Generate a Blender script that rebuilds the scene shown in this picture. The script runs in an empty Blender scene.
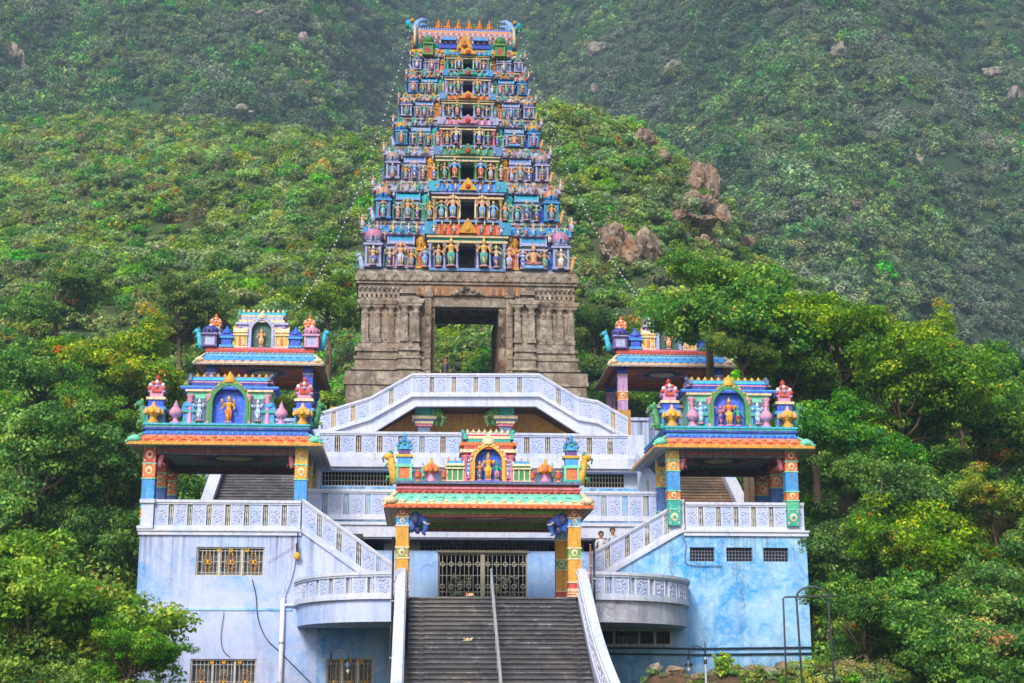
import bpy, bmesh, math, random
import numpy as np
from mathutils import Vector, Matrix, noise as mnoise

R = math.radians
scene = bpy.context.scene
COL = scene.collection

# ------------------------------------------------------------------ camera
PITCH = 13.08
FOC = 1500.0
cam_d = bpy.data.cameras.new('camera')
cam_d.sensor_width = 36.0
cam_d.lens = FOC / 1024.0 * 36.0
cam_d.clip_end = 4000.0
cam = bpy.data.objects.new('camera', cam_d)
COL.objects.link(cam)
cam.location = (0, 0, 0)
cam.rotation_euler = (R(90 + PITCH), 0, 0)
scene.camera = cam

# ------------------------------------------------------------------ sky, sun, exposure
SUN_EL, SUN_AZ = 37.0, 198.0          # azimuth clockwise from +Y: high behind the camera, a little to the left
world = bpy.data.worlds.new('World')
scene.world = world
world.use_nodes = True
wn = world.node_tree
sky = wn.nodes.new('ShaderNodeTexSky')
sky.sky_type = 'NISHITA'
sky.sun_disc = False
sky.sun_elevation = R(SUN_EL)
sky.sun_rotation = R(SUN_AZ)
sky.dust_density = 2.5
bg = wn.nodes['Background']
wn.links.new(sky.outputs[0], bg.inputs[0])
bg.inputs[1].default_value = 0.13
sun_d = bpy.data.lights.new('sun', 'SUN')
sun_d.energy = 2.3
sun_d.angle = R(16)
sun_d.color = (1.0, 0.95, 0.88)
sun = bpy.data.objects.new('sun', sun_d)
COL.objects.link(sun)
sdir = Vector((math.sin(R(SUN_AZ)) * math.cos(R(SUN_EL)), math.cos(R(SUN_AZ)) * math.cos(R(SUN_EL)), math.sin(R(SUN_EL))))
sun.rotation_euler = sdir.to_track_quat('Z', 'Y').to_euler()
scene.view_settings.view_transform = 'Standard'
scene.view_settings.look = 'None'
scene.view_settings.gamma = 1.0
scene.view_settings.exposure = 0.6
scene.render.engine = 'CYCLES'
scene.cycles.max_bounces = 6
scene.cycles.volume_bounces = 1
scene.cycles.transparent_max_bounces = 8

# ------------------------------------------------------------------ measuring: photo point + depth -> place
CP, SP = math.cos(R(PITCH)), math.sin(R(PITCH))
def ray(px, py):
    u = (px - 512.0) / FOC
    v = (341.5 - py) / FOC
    return (u, CP - SP * v, SP + CP * v)
def W(px, py, Y):
    d = ray(px, py)
    t = Y / d[1]
    return (d[0] * t, Y, d[2] * t)
TH = R(3.5)
OX, OY = -0.88, 55.0
AX = (math.cos(TH), math.sin(TH))
DX = (-math.sin(TH), math.cos(TH))
def T(px, py, d):
    r = ray(px, py)
    t = (d + OX * DX[0] + OY * DX[1]) / (r[0] * DX[0] + r[1] * DX[1])
    x, y, z = r[0] * t - OX, r[1] * t - OY, r[2] * t
    return (x * AX[0] + y * AX[1], d, z)
def TA(px, d, py=500): return T(px, py, d)[0]
def TZ(py, d, px=488): return T(px, py, d)[2]
def toworld(a, d, z=0.0):
    return Vector((OX + a * AX[0] + d * DX[0], OY + a * AX[1] + d * DX[1], z))
def S(d): return FOC / (OY + d) * 1.02         # pixels per metre, roughly

# ------------------------------------------------------------------ colours
def lin(c):
    return c / 12.92 if c <= 0.04045 else ((c + 0.055) / 1.055) ** 2.4
def H(h, k=1.0):
    h = h.lstrip('#')
    return tuple(lin(int(h[i:i + 2], 16) / 255.0) * k for i in (0, 2, 4)) + (1.0,)
P = dict(
    blue=H('0d4ed2'), royal=H('1636a6'), sky=H('2f9ae6'), cyan=H('22b2d2'), teal=H('1fa598'), mint=H('6fd0b0'),
    green=H('2f8a55'), leaf=H('5d9a3c'), yellow=H('e0ac25'), gold=H('d4981e'), orange=H('dc6f28'), red=H('c33a2a'),
    maroon=H('7c2f2a'), pink=H('d98fb4'), rose=H('cf6f88'), mauve=H('b58fc6'), lav=H('aab0dd'), cream=H('e2cfa6'),
    peach=H('e0a37c'), white=H('dcdce4'), grey=H('8d929e'), dark=H('15161a'), brown=H('6b4630'), olive=H('8c8a34'),
    ochre=H('b8862c'), skin=H('cf9468'), dusk=H('5a3f8c'), slate=H('4e6488'),
)

# ------------------------------------------------------------------ mesh builder
class MB:
    def __init__(s):
        s.v, s.f, s.c, s.sm = [], [], [], []
    def raw(s, vs, fs, col, smooth=False):
        b = len(s.v)
        s.v.extend(vs)
        for i, f in enumerate(fs):
            s.f.append(tuple(b + k for k in f))
            s.c.append(col[i] if isinstance(col, list) else col)
            s.sm.append(smooth)
    def box(s, x0, x1, y0, y1, z0, z1, col, taper=0.0):
        t = taper
        s.hexa([(x0, y0, z0), (x1, y0, z0), (x1, y1, z0), (x0, y1, z0),
                (x0 + t, y0 + t, z1), (x1 - t, y0 + t, z1), (x1 - t, y1 - t, z1), (x0 + t, y1 - t, z1)], col)
    def hexa(s, p, col):
        s.raw(p, [(3, 2, 1, 0), (4, 5, 6, 7), (0, 1, 5, 4), (1, 2, 6, 5), (2, 3, 7, 6), (3, 0, 4, 7)], col)
    def cbox(s, x, y, z, w, dp, h, col, taper=0.0):
        s.box(x - w / 2, x + w / 2, y - dp / 2, y + dp / 2, z, z + h, col, taper)
    def beam(s, p, q, w, h0, h1, col, n=None):
        # a bar with upright sides from p to q, from h0 to h1 above that line
        if n is None:
            dx, dy = q[0] - p[0], q[1] - p[1]
            l = math.hypot(dx, dy) or 1
            n = (-dy / l, dx / l)
            n0 = n1 = n
        else:
            n0, n1 = n
        k = w / 2
        s.hexa([(p[0] + n0[0] * k, p[1] + n0[1] * k, p[2] + h0), (p[0] - n0[0] * k, p[1] - n0[1] * k, p[2] + h0),
                (q[0] - n1[0] * k, q[1] - n1[1] * k, q[2] + h0), (q[0] + n1[0] * k, q[1] + n1[1] * k, q[2] + h0),
                (p[0] + n0[0] * k, p[1] + n0[1] * k, p[2] + h1), (p[0] - n0[0] * k, p[1] - n0[1] * k, p[2] + h1),
                (q[0] - n1[0] * k, q[1] - n1[1] * k, q[2] + h1), (q[0] + n1[0] * k, q[1] + n1[1] * k, q[2] + h1)], col)
    def lathe(s, x, y, z, prof, col, seg=10, sx=1.0, sy=1.0, smooth=True, rot=0.0):
        # prof: (radius, height[, colour])
        vs, fs, cs = [], [], []
        for r_, h_, *_c in prof:
            for k in range(seg):
                a = 2 * math.pi * (k + .5) / seg + rot
                vs.append((x + r_ * sx * math.cos(a), y + r_ * sy * math.sin(a), z + h_))
        for i in range(len(prof) - 1):
            c = prof[i][2] if len(prof[i]) > 2 else col
            for k in range(seg):
                k2 = (k + 1) % seg
                fs.append((i * seg + k, i * seg + k2, (i + 1) * seg + k2, (i + 1) * seg + k))
                cs.append(c)
        n = len(prof) - 1
        fs.append(tuple(n * seg + k for k in range(seg)))
        cs.append(prof[n - 1][2] if len(prof[n - 1]) > 2 else col)
        s.raw(vs, fs, cs, smooth)
    def ball(s, x, y, z, r, col, seg=8, rings=5, sx=1, sy=1, sz=1):
        prof = []
        for i in range(rings + 1):
            t = -math.pi / 2 + math.pi * i / rings
            prof.append((max(r * math.cos(t), .001 * r), r * sz * math.sin(t)))
        s.lathe(x, y, z, prof, col, seg, sx, sy)
    def tube(s, pts, rad, col, seg=6, smooth=True, cap=True):
        pts = [Vector(p) for p in pts]
        if not isinstance(rad, (list, tuple)):
            rad = [rad] * len(pts)
        vs, fs = [], []
        up = None
        for i, p in enumerate(pts):
            t = (pts[min(i + 1, len(pts) - 1)] - pts[max(i - 1, 0)])
            if t.length < 1e-9: t = Vector((0, 0, 1))
            t.normalize()
            if up is None:
                up = Vector((0, 1, 0)) if abs(t.y) < .9 else Vector((1, 0, 0))
            u = (up - t * up.dot(t)).normalized()
            w = t.cross(u)
            up = u
            for k in range(seg):
                a = 2 * math.pi * k / seg
                vs.append(tuple(p + (u * math.cos(a) + w * math.sin(a)) * rad[i]))
        for i in range(len(pts) - 1):
            for k in range(seg):
                k2 = (k + 1) % seg
                fs.append((i * seg + k, i * seg + k2, (i + 1) * seg + k2, (i + 1) * seg + k))
        if cap:
            fs.append(tuple(range(seg))[::-1])
            fs.append(tuple((len(pts) - 1) * seg + k for k in range(seg)))
        s.raw(vs, fs, col, smooth)
    def prism(s, poly, y0, y1, col):
        # outline in (x, z), from y0 to y1
        n = len(poly)
        vs = [(x, y0, z) for x, z in poly] + [(x, y1, z) for x, z in poly]
        fs = [tuple(range(n)), tuple(range(2 * n - 1, n - 1, -1))]
        fs += [(i, n + i, n + (i + 1) % n, (i + 1) % n) for i in range(n)]
        s.raw(vs, fs, col)
    def prismx(s, poly, x0, x1, col, smooth=False):
        # outline in (y, z), from x0 to x1
        n = len(poly)
        vs = [(x0, y, z) for y, z in poly] + [(x1, y, z) for y, z in poly]
        s.raw(vs, [tuple(range(n))[::-1], tuple(range(n, 2 * n))], col[0] if isinstance(col, list) else col)
        b = len(s.v) - 2 * n
        for i in range(n):
            s.f.append((b + i, b + (i + 1) % n, b + n + (i + 1) % n, b + n + i))
            s.c.append(col[i] if isinstance(col, list) else col)
            s.sm.append(smooth)
    def arch(s, x, z, ri, ro, y0, y1, leg, col, seg=14, point=0.0):
        # horseshoe band: two legs and a round (slightly pointed) head
        inner, outer = [(x - ri, z)], [(x - ro, z)]
        for k in range(seg + 1):
            a = math.pi - math.pi * k / seg
            b = point * max(0, math.sin(a)) ** 8
            inner.append((x + ri * math.cos(a), z + leg + ri * math.sin(a) + b * .5))
            outer.append((x + ro * math.cos(a), z + leg + ro * math.sin(a) + b))
        inner.append((x + ri, z)); outer.append((x + ro, z))
        for i in range(len(inner) - 1):
            q = [inner[i], inner[i + 1], outer[i + 1], outer[i]]
            s.hexa([(q[0][0], y0, q[0][1]), (q[1][0], y0, q[1][1]), (q[1][0], y1, q[1][1]), (q[0][0], y1, q[0][1]),
                    (q[3][0], y0, q[3][1]), (q[2][0], y0, q[2][1]), (q[2][0], y1, q[2][1]), (q[3][0], y1, q[3][1])], col)
    def archfill(s, x, z, r, y0, y1, leg, col, seg=14):
        poly = [(x - r, z)] + [(x + r * math.cos(math.pi - math.pi * k / seg), z + leg + r * math.sin(math.pi * k / seg)) for k in range(seg + 1)] + [(x + r, z)]
        s.prism(poly[::-1], y0, y1, col)
    def barrel(s, x0, x1, y, z, r, hgt, cols, seg=8):
        # half-round roof along x, bands of colour
        poly = [(y - r, z)] + [(y - r * math.cos(math.pi * k / seg), z + hgt * math.sin(math.pi * k / seg)) for k in range(1, seg)] + [(y + r, z)]
        c = [cols[min(i, len(poly) - 1 - i) % len(cols)] for i in range(len(poly))]
        s.prismx(poly, x0, x1, c)

def build(name, mb, mat, parent=None, off=None, smooth_all=False):
    me = bpy.data.meshes.new(name)
    ox, oy, oz = off or (0, 0, 0)
    me.from_pydata([(x - ox, y - oy, z - oz) for x, y, z in mb.v], [], mb.f)
    at = me.attributes.new('Col', 'FLOAT_COLOR', 'FACE')
    at.data.foreach_set('color', np.array(mb.c, dtype=np.float32).ravel())
    me.polygons.foreach_set('use_smooth', np.array(mb.sm, dtype=bool))
    me.materials.append(mat)
    me.update()
    bm = bmesh.new(); bm.from_mesh(me)
    bmesh.ops.recalc_face_normals(bm, faces=bm.faces)
    bm.to_mesh(me); bm.free()
    o = bpy.data.objects.new(name, me)
    COL.objects.link(o)
    if parent is not None:
        o.parent = parent
    return o

OFF = {}
def tag(o, label=None, cat=None, group=None, kind=None):
    if label: o['label'] = label
    if cat: o['category'] = cat
    if group: o['group'] = group
    if kind: o['kind'] = kind
    return o
def thing(name, label, cat, a, d, z, group=None):
    o = bpy.data.objects.new(name, None)
    COL.objects.link(o)
    o.location = toworld(a, d, z)
    o.rotation_euler = (0, 0, TH)
    o.empty_display_size = .3
    OFF[o.name] = (a, d, z)
    return tag(o, label, cat, group)
def part(name, mb, mat, root, parent=None, label=None):
    # verts of mb are in the temple frame (along, deep, up)
    o = build(name, mb, mat, parent or root, OFF[root.name])
    if label: o['label'] = label
    return o
def inst(name, src, parent, loc, scl=1.0, rz=0.0):
    # a child that shares its mesh with its like
    o = bpy.data.objects.new(name, src)
    COL.objects.link(o)
    o.parent = parent
    o.location = loc
    o.scale = scl if isinstance(scl, (tuple, list)) else (scl,) * 3
    o.rotation_euler = (0, 0, rz)
    return o
def wthing(name, mb, mat, label, cat, loc, group=None):
    o = build(name, mb, mat, None, loc)
    o.location = loc
    return tag(o, label, cat, group)

# ------------------------------------------------------------------ materials
def newmat(name):
    m = bpy.data.materials.new(name)
    m.use_nodes = True
    nt = m.node_tree
    return m, nt, nt.nodes['Principled BSDF']
def N(nt, typ, **kw):
    n = nt.nodes.new(typ)
    for k, v in kw.items():
        if k.startswith('i_'):
            key = k[2:]
            n.inputs[int(key) if key.isdigit() else key].default_value = v
        else:
            setattr(n, k, v)
    return n
def ramp(nt, src, stops):
    r_ = nt.nodes.new('ShaderNodeValToRGB')
    e = r_.color_ramp.elements
    while len(e) < len(stops): e.new(0.5)
    for el, (p, c) in zip(e, stops):
        el.position = p
        el.color = c if isinstance(c, tuple) else (c, c, c, 1)
    nt.links.new(src, r_.inputs[0])
    return r_.outputs[0]
def mix(nt, fac, a, b, mode='MIX'):
    m = nt.nodes.new('ShaderNodeMix')
    m.data_type = 'RGBA'
    m.blend_type = mode
    for s_, v in ((0, fac), (6, a), (7, b)):
        if hasattr(v, 'links'): nt.links.new(v, m.inputs[s_])
        else: m.inputs[s_].default_value = v
    return m.outputs[2]
def coords(nt, scale=(1, 1, 1), use='Object'):
    tc = nt.nodes.new('ShaderNodeTexCoord')
    mp = nt.nodes.new('ShaderNodeMapping')
    mp.inputs['Scale'].default_value = scale
    nt.links.new(tc.outputs[use], mp.inputs[0])
    return mp.outputs[0]
def noise(nt, vec, scale, detail=4, rough=.6, dist=0.0):
    n = N(nt, 'ShaderNodeTexNoise')
    n.inputs['Scale'].default_value = scale
    n.inputs['Detail'].default_value = detail
    n.inputs['Roughness'].default_value = rough
    n.inputs['Distortion'].default_value = dist
    nt.links.new(vec, n.inputs['Vector'])
    return n.outputs['Fac']
def geo(nt, scale=(1, 1, 1)):
    g = nt.nodes.new('ShaderNodeNewGeometry')
    mp = nt.nodes.new('ShaderNodeMapping')
    mp.inputs['Scale'].default_value = scale
    nt.links.new(g.outputs['Position'], mp.inputs[0])
    return mp.outputs[0]
def bump(nt, b, h, strength=.4, dist=.03):
    n = N(nt, 'ShaderNodeBump')
    n.inputs['Strength'].default_value = strength
    n.inputs['Distance'].default_value = dist
    nt.links.new(h, n.inputs['Height'])
    nt.links.new(n.outputs[0], b.inputs['Normal'])
def colattr(nt):
    a = N(nt, 'ShaderNodeAttribute', attribute_name='Col')
    return a.outputs['Color']

def mat_paint(name='painted_stucco', rough=.6, dirt=.65, spot=True, deep=None):
    # house paint over stucco: the colour of each face, faded and grimed in patches, with small painted motifs
    m, nt, b = newmat(name)
    c = colattr(nt)
    g = geo(nt)
    n1 = noise(nt, g, 2.2, 6, .7)
    f1 = ramp(nt, n1, [(.35, 0.0), (.75, 1.0)])
    faded = mix(nt, .05, c, H('c9c2bc'))
    c2 = mix(nt, f1, c, faded)
    if spot:
        n3 = noise(nt, g, 9.0, 2, .5)
        f3 = ramp(nt, n3, [(.52, 0.0), (.60, 1.0)])
        light = mix(nt, .08, c2, H('efe7da'))
        c2 = mix(nt, f3, c2, light)
    n2 = noise(nt, geo(nt, (3, 3, .45)), 3.0, 6, .75)
    f2 = ramp(nt, n2, [(.47, 0.0), (.72, dirt)])
    c3 = mix(nt, f2, c2, H('3a362f'))
    if deep:
        hs = N(nt, 'ShaderNodeHueSaturation'); hs.inputs['Saturation'].default_value = deep[0]; hs.inputs['Value'].default_value = deep[1]
        nt.links.new(c3, hs.inputs['Color']); c3 = hs.outputs[0]
    nt.links.new(c3, b.inputs['Base Color'])
    b.inputs['Roughness'].default_value = rough
    bump(nt, b, noise(nt, g, 18, 3, .6), .5, .03)
    return m
def mat_plaster(name, base, blue, amount, rough=.8, zgrad=5.8):
    # limewashed wall: pale coat with washed-in blue patches, run-off streaks and hair cracks
    m, nt, b = newmat(name)
    g = geo(nt)
    n1 = noise(nt, g, .33, 6, .62, .6)
    f1 = ramp(nt, n1, [(amount - .09, 0.0), (amount + .16, 1.0)])
    n1b = noise(nt, g, 1.5, 7, .75, .8)
    f1b = ramp(nt, n1b, [(.36, 0.1), (.62, 1.0)])
    f = mix(nt, 1.0, f1, f1b, 'MULTIPLY')
    c = mix(nt, f, base, blue)
    n2 = noise(nt, geo(nt, (2.2, 2.2, .16)), 1.4, 5, .65)
    c = mix(nt, ramp(nt, n2, [(.48, 0.0), (.78, .5)]), c, H('6d7690'))
    n3 = noise(nt, g, 7, 4, .7)
    c = mix(nt, ramp(nt, n3, [(.5, 0.0), (.8, .35)]), c, H('e6e6ee'))
    n4 = noise(nt, g, .9, 6, .75, 1.2)
    c = mix(nt, ramp(nt, n4, [(.56, 0.0), (.70, .55)]), c, mix(nt, .3, blue, H('5a7fc0')))
    # run-off below the ledge, damp and splash at the foot
    sz = N(nt, 'ShaderNodeSeparateXYZ'); nt.links.new(g, sz.inputs[0])
    def band(z0, z1):
        mr = N(nt, 'ShaderNodeMapRange'); mr.inputs['From Min'].default_value = z0; mr.inputs['From Max'].default_value = z1
        nt.links.new(sz.outputs[2], mr.inputs[0]); return mr.outputs[0]
    drip = ramp(nt, noise(nt, geo(nt, (4.5, 4.5, .10)), 1.0, 5, .7), [(.47, 0.0), (.66, .85)])
    c = mix(nt, mix(nt, 1.0, drip, band(zgrad - 2.4, zgrad), 'MULTIPLY'), c, H('4f5566'))
    damp = ramp(nt, noise(nt, g, 1.1, 6, .75), [(.38, 0.0), (.66, .8)])
    c = mix(nt, mix(nt, 1.0, damp, band(2.4, -1.4), 'MULTIPLY'), c, H('6f6f78'))
    vo = N(nt, 'ShaderNodeTexVoronoi', feature='DISTANCE_TO_EDGE')
    vo.inputs['Scale'].default_value = .22
    dn = N(nt, 'ShaderNodeTexNoise'); dn.inputs['Scale'].default_value = 1.4; dn.inputs['Detail'].default_value = 5
    nt.links.new(g, dn.inputs['Vector'])
    va = N(nt, 'ShaderNodeVectorMath', operation='MULTIPLY_ADD')
    nt.links.new(dn.outputs['Color'], va.inputs[0]); va.inputs[1].default_value = (1.3, 1.3, 1.3); nt.links.new(g, va.inputs[2])
    nt.links.new(va.outputs[0], vo.inputs['Vector'])
    ck = ramp(nt, vo.outputs['Distance'], [(0.0, .55), (.010, 0.0)])
    ckm = ramp(nt, noise(nt, g, .5, 2), [(.45, 0.0), (.6, 1.0)])
    c = mix(nt, mix(nt, 1.0, ck, ckm, 'MULTIPLY'), c, H('3f4a60'))
    nt.links.new(c, b.inputs['Base Color'])
    b.inputs['Roughness'].default_value = rough
    bump(nt, b, noise(nt, g, 6, 6, .7), .35, .03)
    return m
def mat_attr(name, rough=.6, metallic=0.0, var=.25, bscale=14):
    m, nt, b = newmat(name)
    c = colattr(nt)
    g = geo(nt)
    c = mix(nt, ramp(nt, noise(nt, g, 3, 5, .7), [(.4, 0.0), (.75, var)]), c, H('2c2722'))
    nt.links.new(c, b.inputs['Base Color'])
    b.inputs['Roughness'].default_value = rough
    b.inputs['Metallic'].default_value = metallic
    bump(nt, b, noise(nt, g, bscale, 4, .6), .4, .02)
    return m
def mat_granite(name='granite'):
    m, nt, b = newmat(name)
    g = geo(nt)
    c = mix(nt, ramp(nt, noise(nt, g, .8, 6, .7), [(.3, 0.0), (.7, 1.0)]), H('95897c'), H('6d6256'))
    c = mix(nt, ramp(nt, noise(nt, g, 2.2, 6, .75, .5), [(.46, 0.0), (.66, .8)]), c, H('c9bdab'))
    c = mix(nt, ramp(nt, noise(nt, geo(nt, (1.6, 1.6, .25)), 1.2, 5, .7), [(.5, 0.0), (.72, .8)]), c, H('40372f'))
    c = mix(nt, ramp(nt, noise(nt, g, .5, 4, .6), [(.55, 0.0), (.7, .4)]), c, H('8d7050'))
    br = N(nt, 'ShaderNodeTexBrick')
    br.offset = .5
    br.inputs['Scale'].default_value = 1.0
    br.inputs['Color1'].default_value = (1, 1, 1, 1); br.inputs['Color2'].default_value = (.78, .78, .78, 1); br.inputs['Mortar'].default_value = (.35, .33, .3, 1)
    br.inputs['Mortar Size'].default_value = .012
    br.inputs['Brick Width'].default_value = 1.5; br.inputs['Row Height'].default_value = .45
    tc = N(nt, 'ShaderNodeTexCoord')
    sx = N(nt, 'ShaderNodeSeparateXYZ'); nt.links.new(tc.outputs['Object'], sx.inputs[0])
    ad = N(nt, 'ShaderNodeMath', operation='ADD'); nt.links.new(sx.outputs[0], ad.inputs[0]); nt.links.new(sx.outputs[1], ad.inputs[1])
    cx = N(nt, 'ShaderNodeCombineXYZ'); nt.links.new(ad.outputs[0], cx.inputs[0]); nt.links.new(sx.outputs[2], cx.inputs[1])
    nt.links.new(cx.outputs[0], br.inputs['Vector'])
    c = mix(nt, .55, c, br.outputs['Color'], 'MULTIPLY')
    nt.links.new(c, b.inputs['Base Color'])
    b.inputs['Roughness'].default_value = .85
    bump(nt, b, noise(nt, g, 5, 8, .75), .7, .08)
    return m
def mat_rock(name, c0, c1):
    m, nt, b = newmat(name)
    g = geo(nt)
    c = mix(nt, ramp(nt, noise(nt, g, .25, 6, .7), [(.35, 0.0), (.65, 1.0)]), c0, c1)
    c = mix(nt, ramp(nt, noise(nt, geo(nt, (1, 1, .22)), .7, 7, .75, .4), [(.44, 0.0), (.62, .9)]), c, H('332d29'))
    c = mix(nt, ramp(nt, noise(nt, g, 1.3, 6, .7), [(.52, 0.0), (.66, .8)]), c, H('b3a38c'))
    c = mix(nt, ramp(nt, noise(nt, g, .5, 5, .7), [(.55, 0.0), (.66, .6)]), c, H('9a6a3e'))
    nt.links.new(c, b.inputs['Base Color'])
    b.inputs['Roughness'].default_value = .9
    bump(nt, b, noise(nt, g, .9, 8, .7), .9, .5)
    return m
def mat_steps(name, c0, c1, c2):
    m, nt, b = newmat(name)
    g = coords(nt)
    gb = geo(nt)
    c = mix(nt, ramp(nt, noise(nt, coords(nt, (1, 1, 2.5)), 1.3, 6, .7), [(.35, 0.0), (.68, 1.0)]), c0, c1)
    c = mix(nt, ramp(nt, noise(nt, gb, .55, 5, .7), [(.47, 0.0), (.66, .8)]), c, c2)
    c = mix(nt, ramp(nt, noise(nt, gb, 1.8, 5, .75), [(.55, 0.0), (.68, .6)]), c, H('9a9aa0'))
    c = mix(nt, ramp(nt, noise(nt, gb, 9, 4, .7), [(.55, 0.0), (.75, .6)]), c, H('1c1a1a'))
    c = mix(nt, 1.0, c, colattr(nt), 'MULTIPLY')
    nt.links.new(c, b.inputs['Base Color'])
    b.inputs['Roughness'].default_value = .6
    bump(nt, b, noise(nt, gb, 12, 5, .7), .4, .02)
    return m
def mat_leaf(name, rnd=.35, trans=.35, patch=None):
    m, nt, b = newmat(name)
    c = colattr(nt)
    if patch:
        # kinds of plant cover: stands of one tint some tens of metres across
        g = geo(nt)
        c = mix(nt, ramp(nt, noise(nt, g, patch[0], 5, .65), [(.40, 0.0), (.62, patch[1])]), c, patch[2])
        c = mix(nt, ramp(nt, noise(nt, g, patch[0] * 2.7, 4, .6, .5), [(.48, 0.0), (.68, patch[1])]), c, patch[3])
    oi = N(nt, 'ShaderNodeObjectInfo')
    hv = N(nt, 'ShaderNodeHueSaturation')
    mr = N(nt, 'ShaderNodeMapRange'); mr.inputs['To Min'].default_value = .5 - .045 * rnd / .35; mr.inputs['To Max'].default_value = .5 + .03 * rnd / .35
    nt.links.new(oi.outputs['Random'], mr.inputs[0]); nt.links.new(mr.outputs[0], hv.inputs['Hue'])
    ml = N(nt, 'ShaderNodeMath', operation='MULTIPLY'); ml.inputs[1].default_value = 7.31
    fr = N(nt, 'ShaderNodeMath', operation='FRACT')
    nt.links.new(oi.outputs['Random'], ml.inputs[0]); nt.links.new(ml.outputs[0], fr.inputs[0])
    mv = N(nt, 'ShaderNodeMapRange'); mv.inputs['To Min'].default_value = 1 - rnd * .9; mv.inputs['To Max'].default_value = 1 + rnd
    nt.links.new(fr.outputs[0], mv.inputs[0]); nt.links.new(mv.outputs[0], hv.inputs['Value'])
    ml2 = N(nt, 'ShaderNodeMath', operation='MULTIPLY'); ml2.inputs[1].default_value = 13.7
    fr2 = N(nt, 'ShaderNodeMath', operation='FRACT')
    nt.links.new(oi.outputs['Random'], ml2.inputs[0]); nt.links.new(ml2.outputs[0], fr2.inputs[0])
    ms = N(nt, 'ShaderNodeMapRange'); ms.inputs['To Min'].default_value = 1 - rnd; ms.inputs['To Max'].default_value = 1.08
    nt.links.new(fr2.outputs[0], ms.inputs[0]); nt.links.new(ms.outputs[0], hv.inputs['Saturation'])
    nt.links.new(c, hv.inputs['Color'])
    nt.links.new(hv.outputs[0], b.inputs['Base Color'])
    b.inputs['Roughness'].default_value = .5
    b.inputs['Specular IOR Level'].default_value = .35
    tr = N(nt, 'ShaderNodeBsdfTranslucent')
    tc = mix(nt, 1.0, hv.outputs[0], (1.5, 1.6, .6, 1), 'MULTIPLY')
    nt.links.new(tc, tr.inputs[0])
    mx = N(nt, 'ShaderNodeMixShader'); mx.inputs[0].default_value = trans
    nt.links.new(b.outputs[0], mx.inputs[1]); nt.links.new(tr.outputs[0], mx.inputs[2])
    nt.links.new(mx.outputs[0], nt.nodes['Material Output'].inputs[0])
    return m
def mat_ground(name, c0, c1, c2):
    m, nt, b = newmat(name)
    g = geo(nt)
    c = mix(nt, ramp(nt, noise(nt, g, .09, 8, .7), [(.38, 0.0), (.62, 1.0)]), c0, c1)
    c = mix(nt, ramp(nt, noise(nt, g, .45, 8, .8), [(.45, 0.0), (.6, .9)]), c, c2)
    c = mix(nt, ramp(nt, noise(nt, g, .28, 7, .8, 1.0), [(.5, 0.0), (.62, .75)]), c, H('1f2c14'))
    nt.links.new(c, b.inputs['Base Color'])
    b.inputs['Roughness'].default_value = .95
    bump(nt, b, noise(nt, g, 1.5, 8, .75), .8, .3)
    return m

M_PAINT = mat_paint()
M_FIG = mat_paint('painted_figure', .5, .25, False)
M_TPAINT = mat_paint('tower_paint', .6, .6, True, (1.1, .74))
M_TFIG = mat_paint('tower_figure', .6, .5, False, (.86, .84))
def mat_rail(name):
    # limewash over cast concrete: grey grime in streaks and blotches, some blue wash left from an older coat
    m, nt, b = newmat(name)
    g = geo(nt)
    c = colattr(nt)
    c = mix(nt, ramp(nt, noise(nt, g, .8, 6, .7), [(.48, 0.0), (.68, .5)]), c, H('8fb0e0'))
    c = mix(nt, ramp(nt, noise(nt, geo(nt, (4, 4, .4)), 1.6, 6, .75), [(.5, 0.0), (.74, .5)]), c, H('767c90'))
    c = mix(nt, ramp(nt, noise(nt, g, 5, 5, .75), [(.57, 0.0), (.72, .4)]), c, H('50525c'))
    c = mix(nt, ramp(nt, noise(nt, g, 1.9, 5, .7), [(.6, 0.0), (.72, .4)]), c, H('7a6a58'))
    nt.links.new(c, b.inputs['Base Color'])
    b.inputs['Roughness'].default_value = .8
    bump(nt, b, noise(nt, g, 10, 5, .7), .45, .02)
    return m
M_WHITE = mat_rail('limewashed_rail')
M_WALL_L = mat_plaster('limewashed_wall', H('b9c4ea'), H('549fe6'), .555)
M_WALL_R = mat_plaster('blue_washed_wall', H('a9d2f0'), H('2796de'), .41)
M_WALL_U = mat_plaster('blue_stained_wall', H('9cc4f0'), H('2684dc'), .43)
M_STONE = mat_granite()
M_STEP = mat_steps('grey_stone_step', H('5b5b62'), H('3a393f'), H('716a63'))
M_STEPB = mat_steps('brown_stone_step', H('6a5848'), H('453b33'), H('94704c'))
M_METAL = mat_attr('painted_metal', .45, .2, .3)
M_DARK = mat_attr('dark_interior', .9, 0, .1)
M_LEAF = mat_leaf('tree_leaf', .17, .33)
M_SHRUB = mat_leaf('shrub_leaf', .5, .35, (.035, .55, H('6fa61c'), H('9fb83a')))
M_FAR = mat_leaf('far_leaf', .42, .15, (.011, .8, H('446848'), H('868a84')))
M_BARK = mat_attr('bark', .9, 0, .5, 6)
M_ROCK = mat_rock('weathered_rock', H('a8917a'), H('876c56'))
M_HILL = mat_ground('hill_soil', H('35501e'), H('54482f'), H('3d5a20'))
M_FARG = mat_ground('shaded_far_soil', H('2a4a24'), H('3c4c2c'), H('2c4a20'))  # dark greens imitate shadowed undergrowth beneath the trees
M_EARTH = mat_ground('bare_earth', H('6a4a36'), H('7d6246'), H('4a4a2a'))
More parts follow.
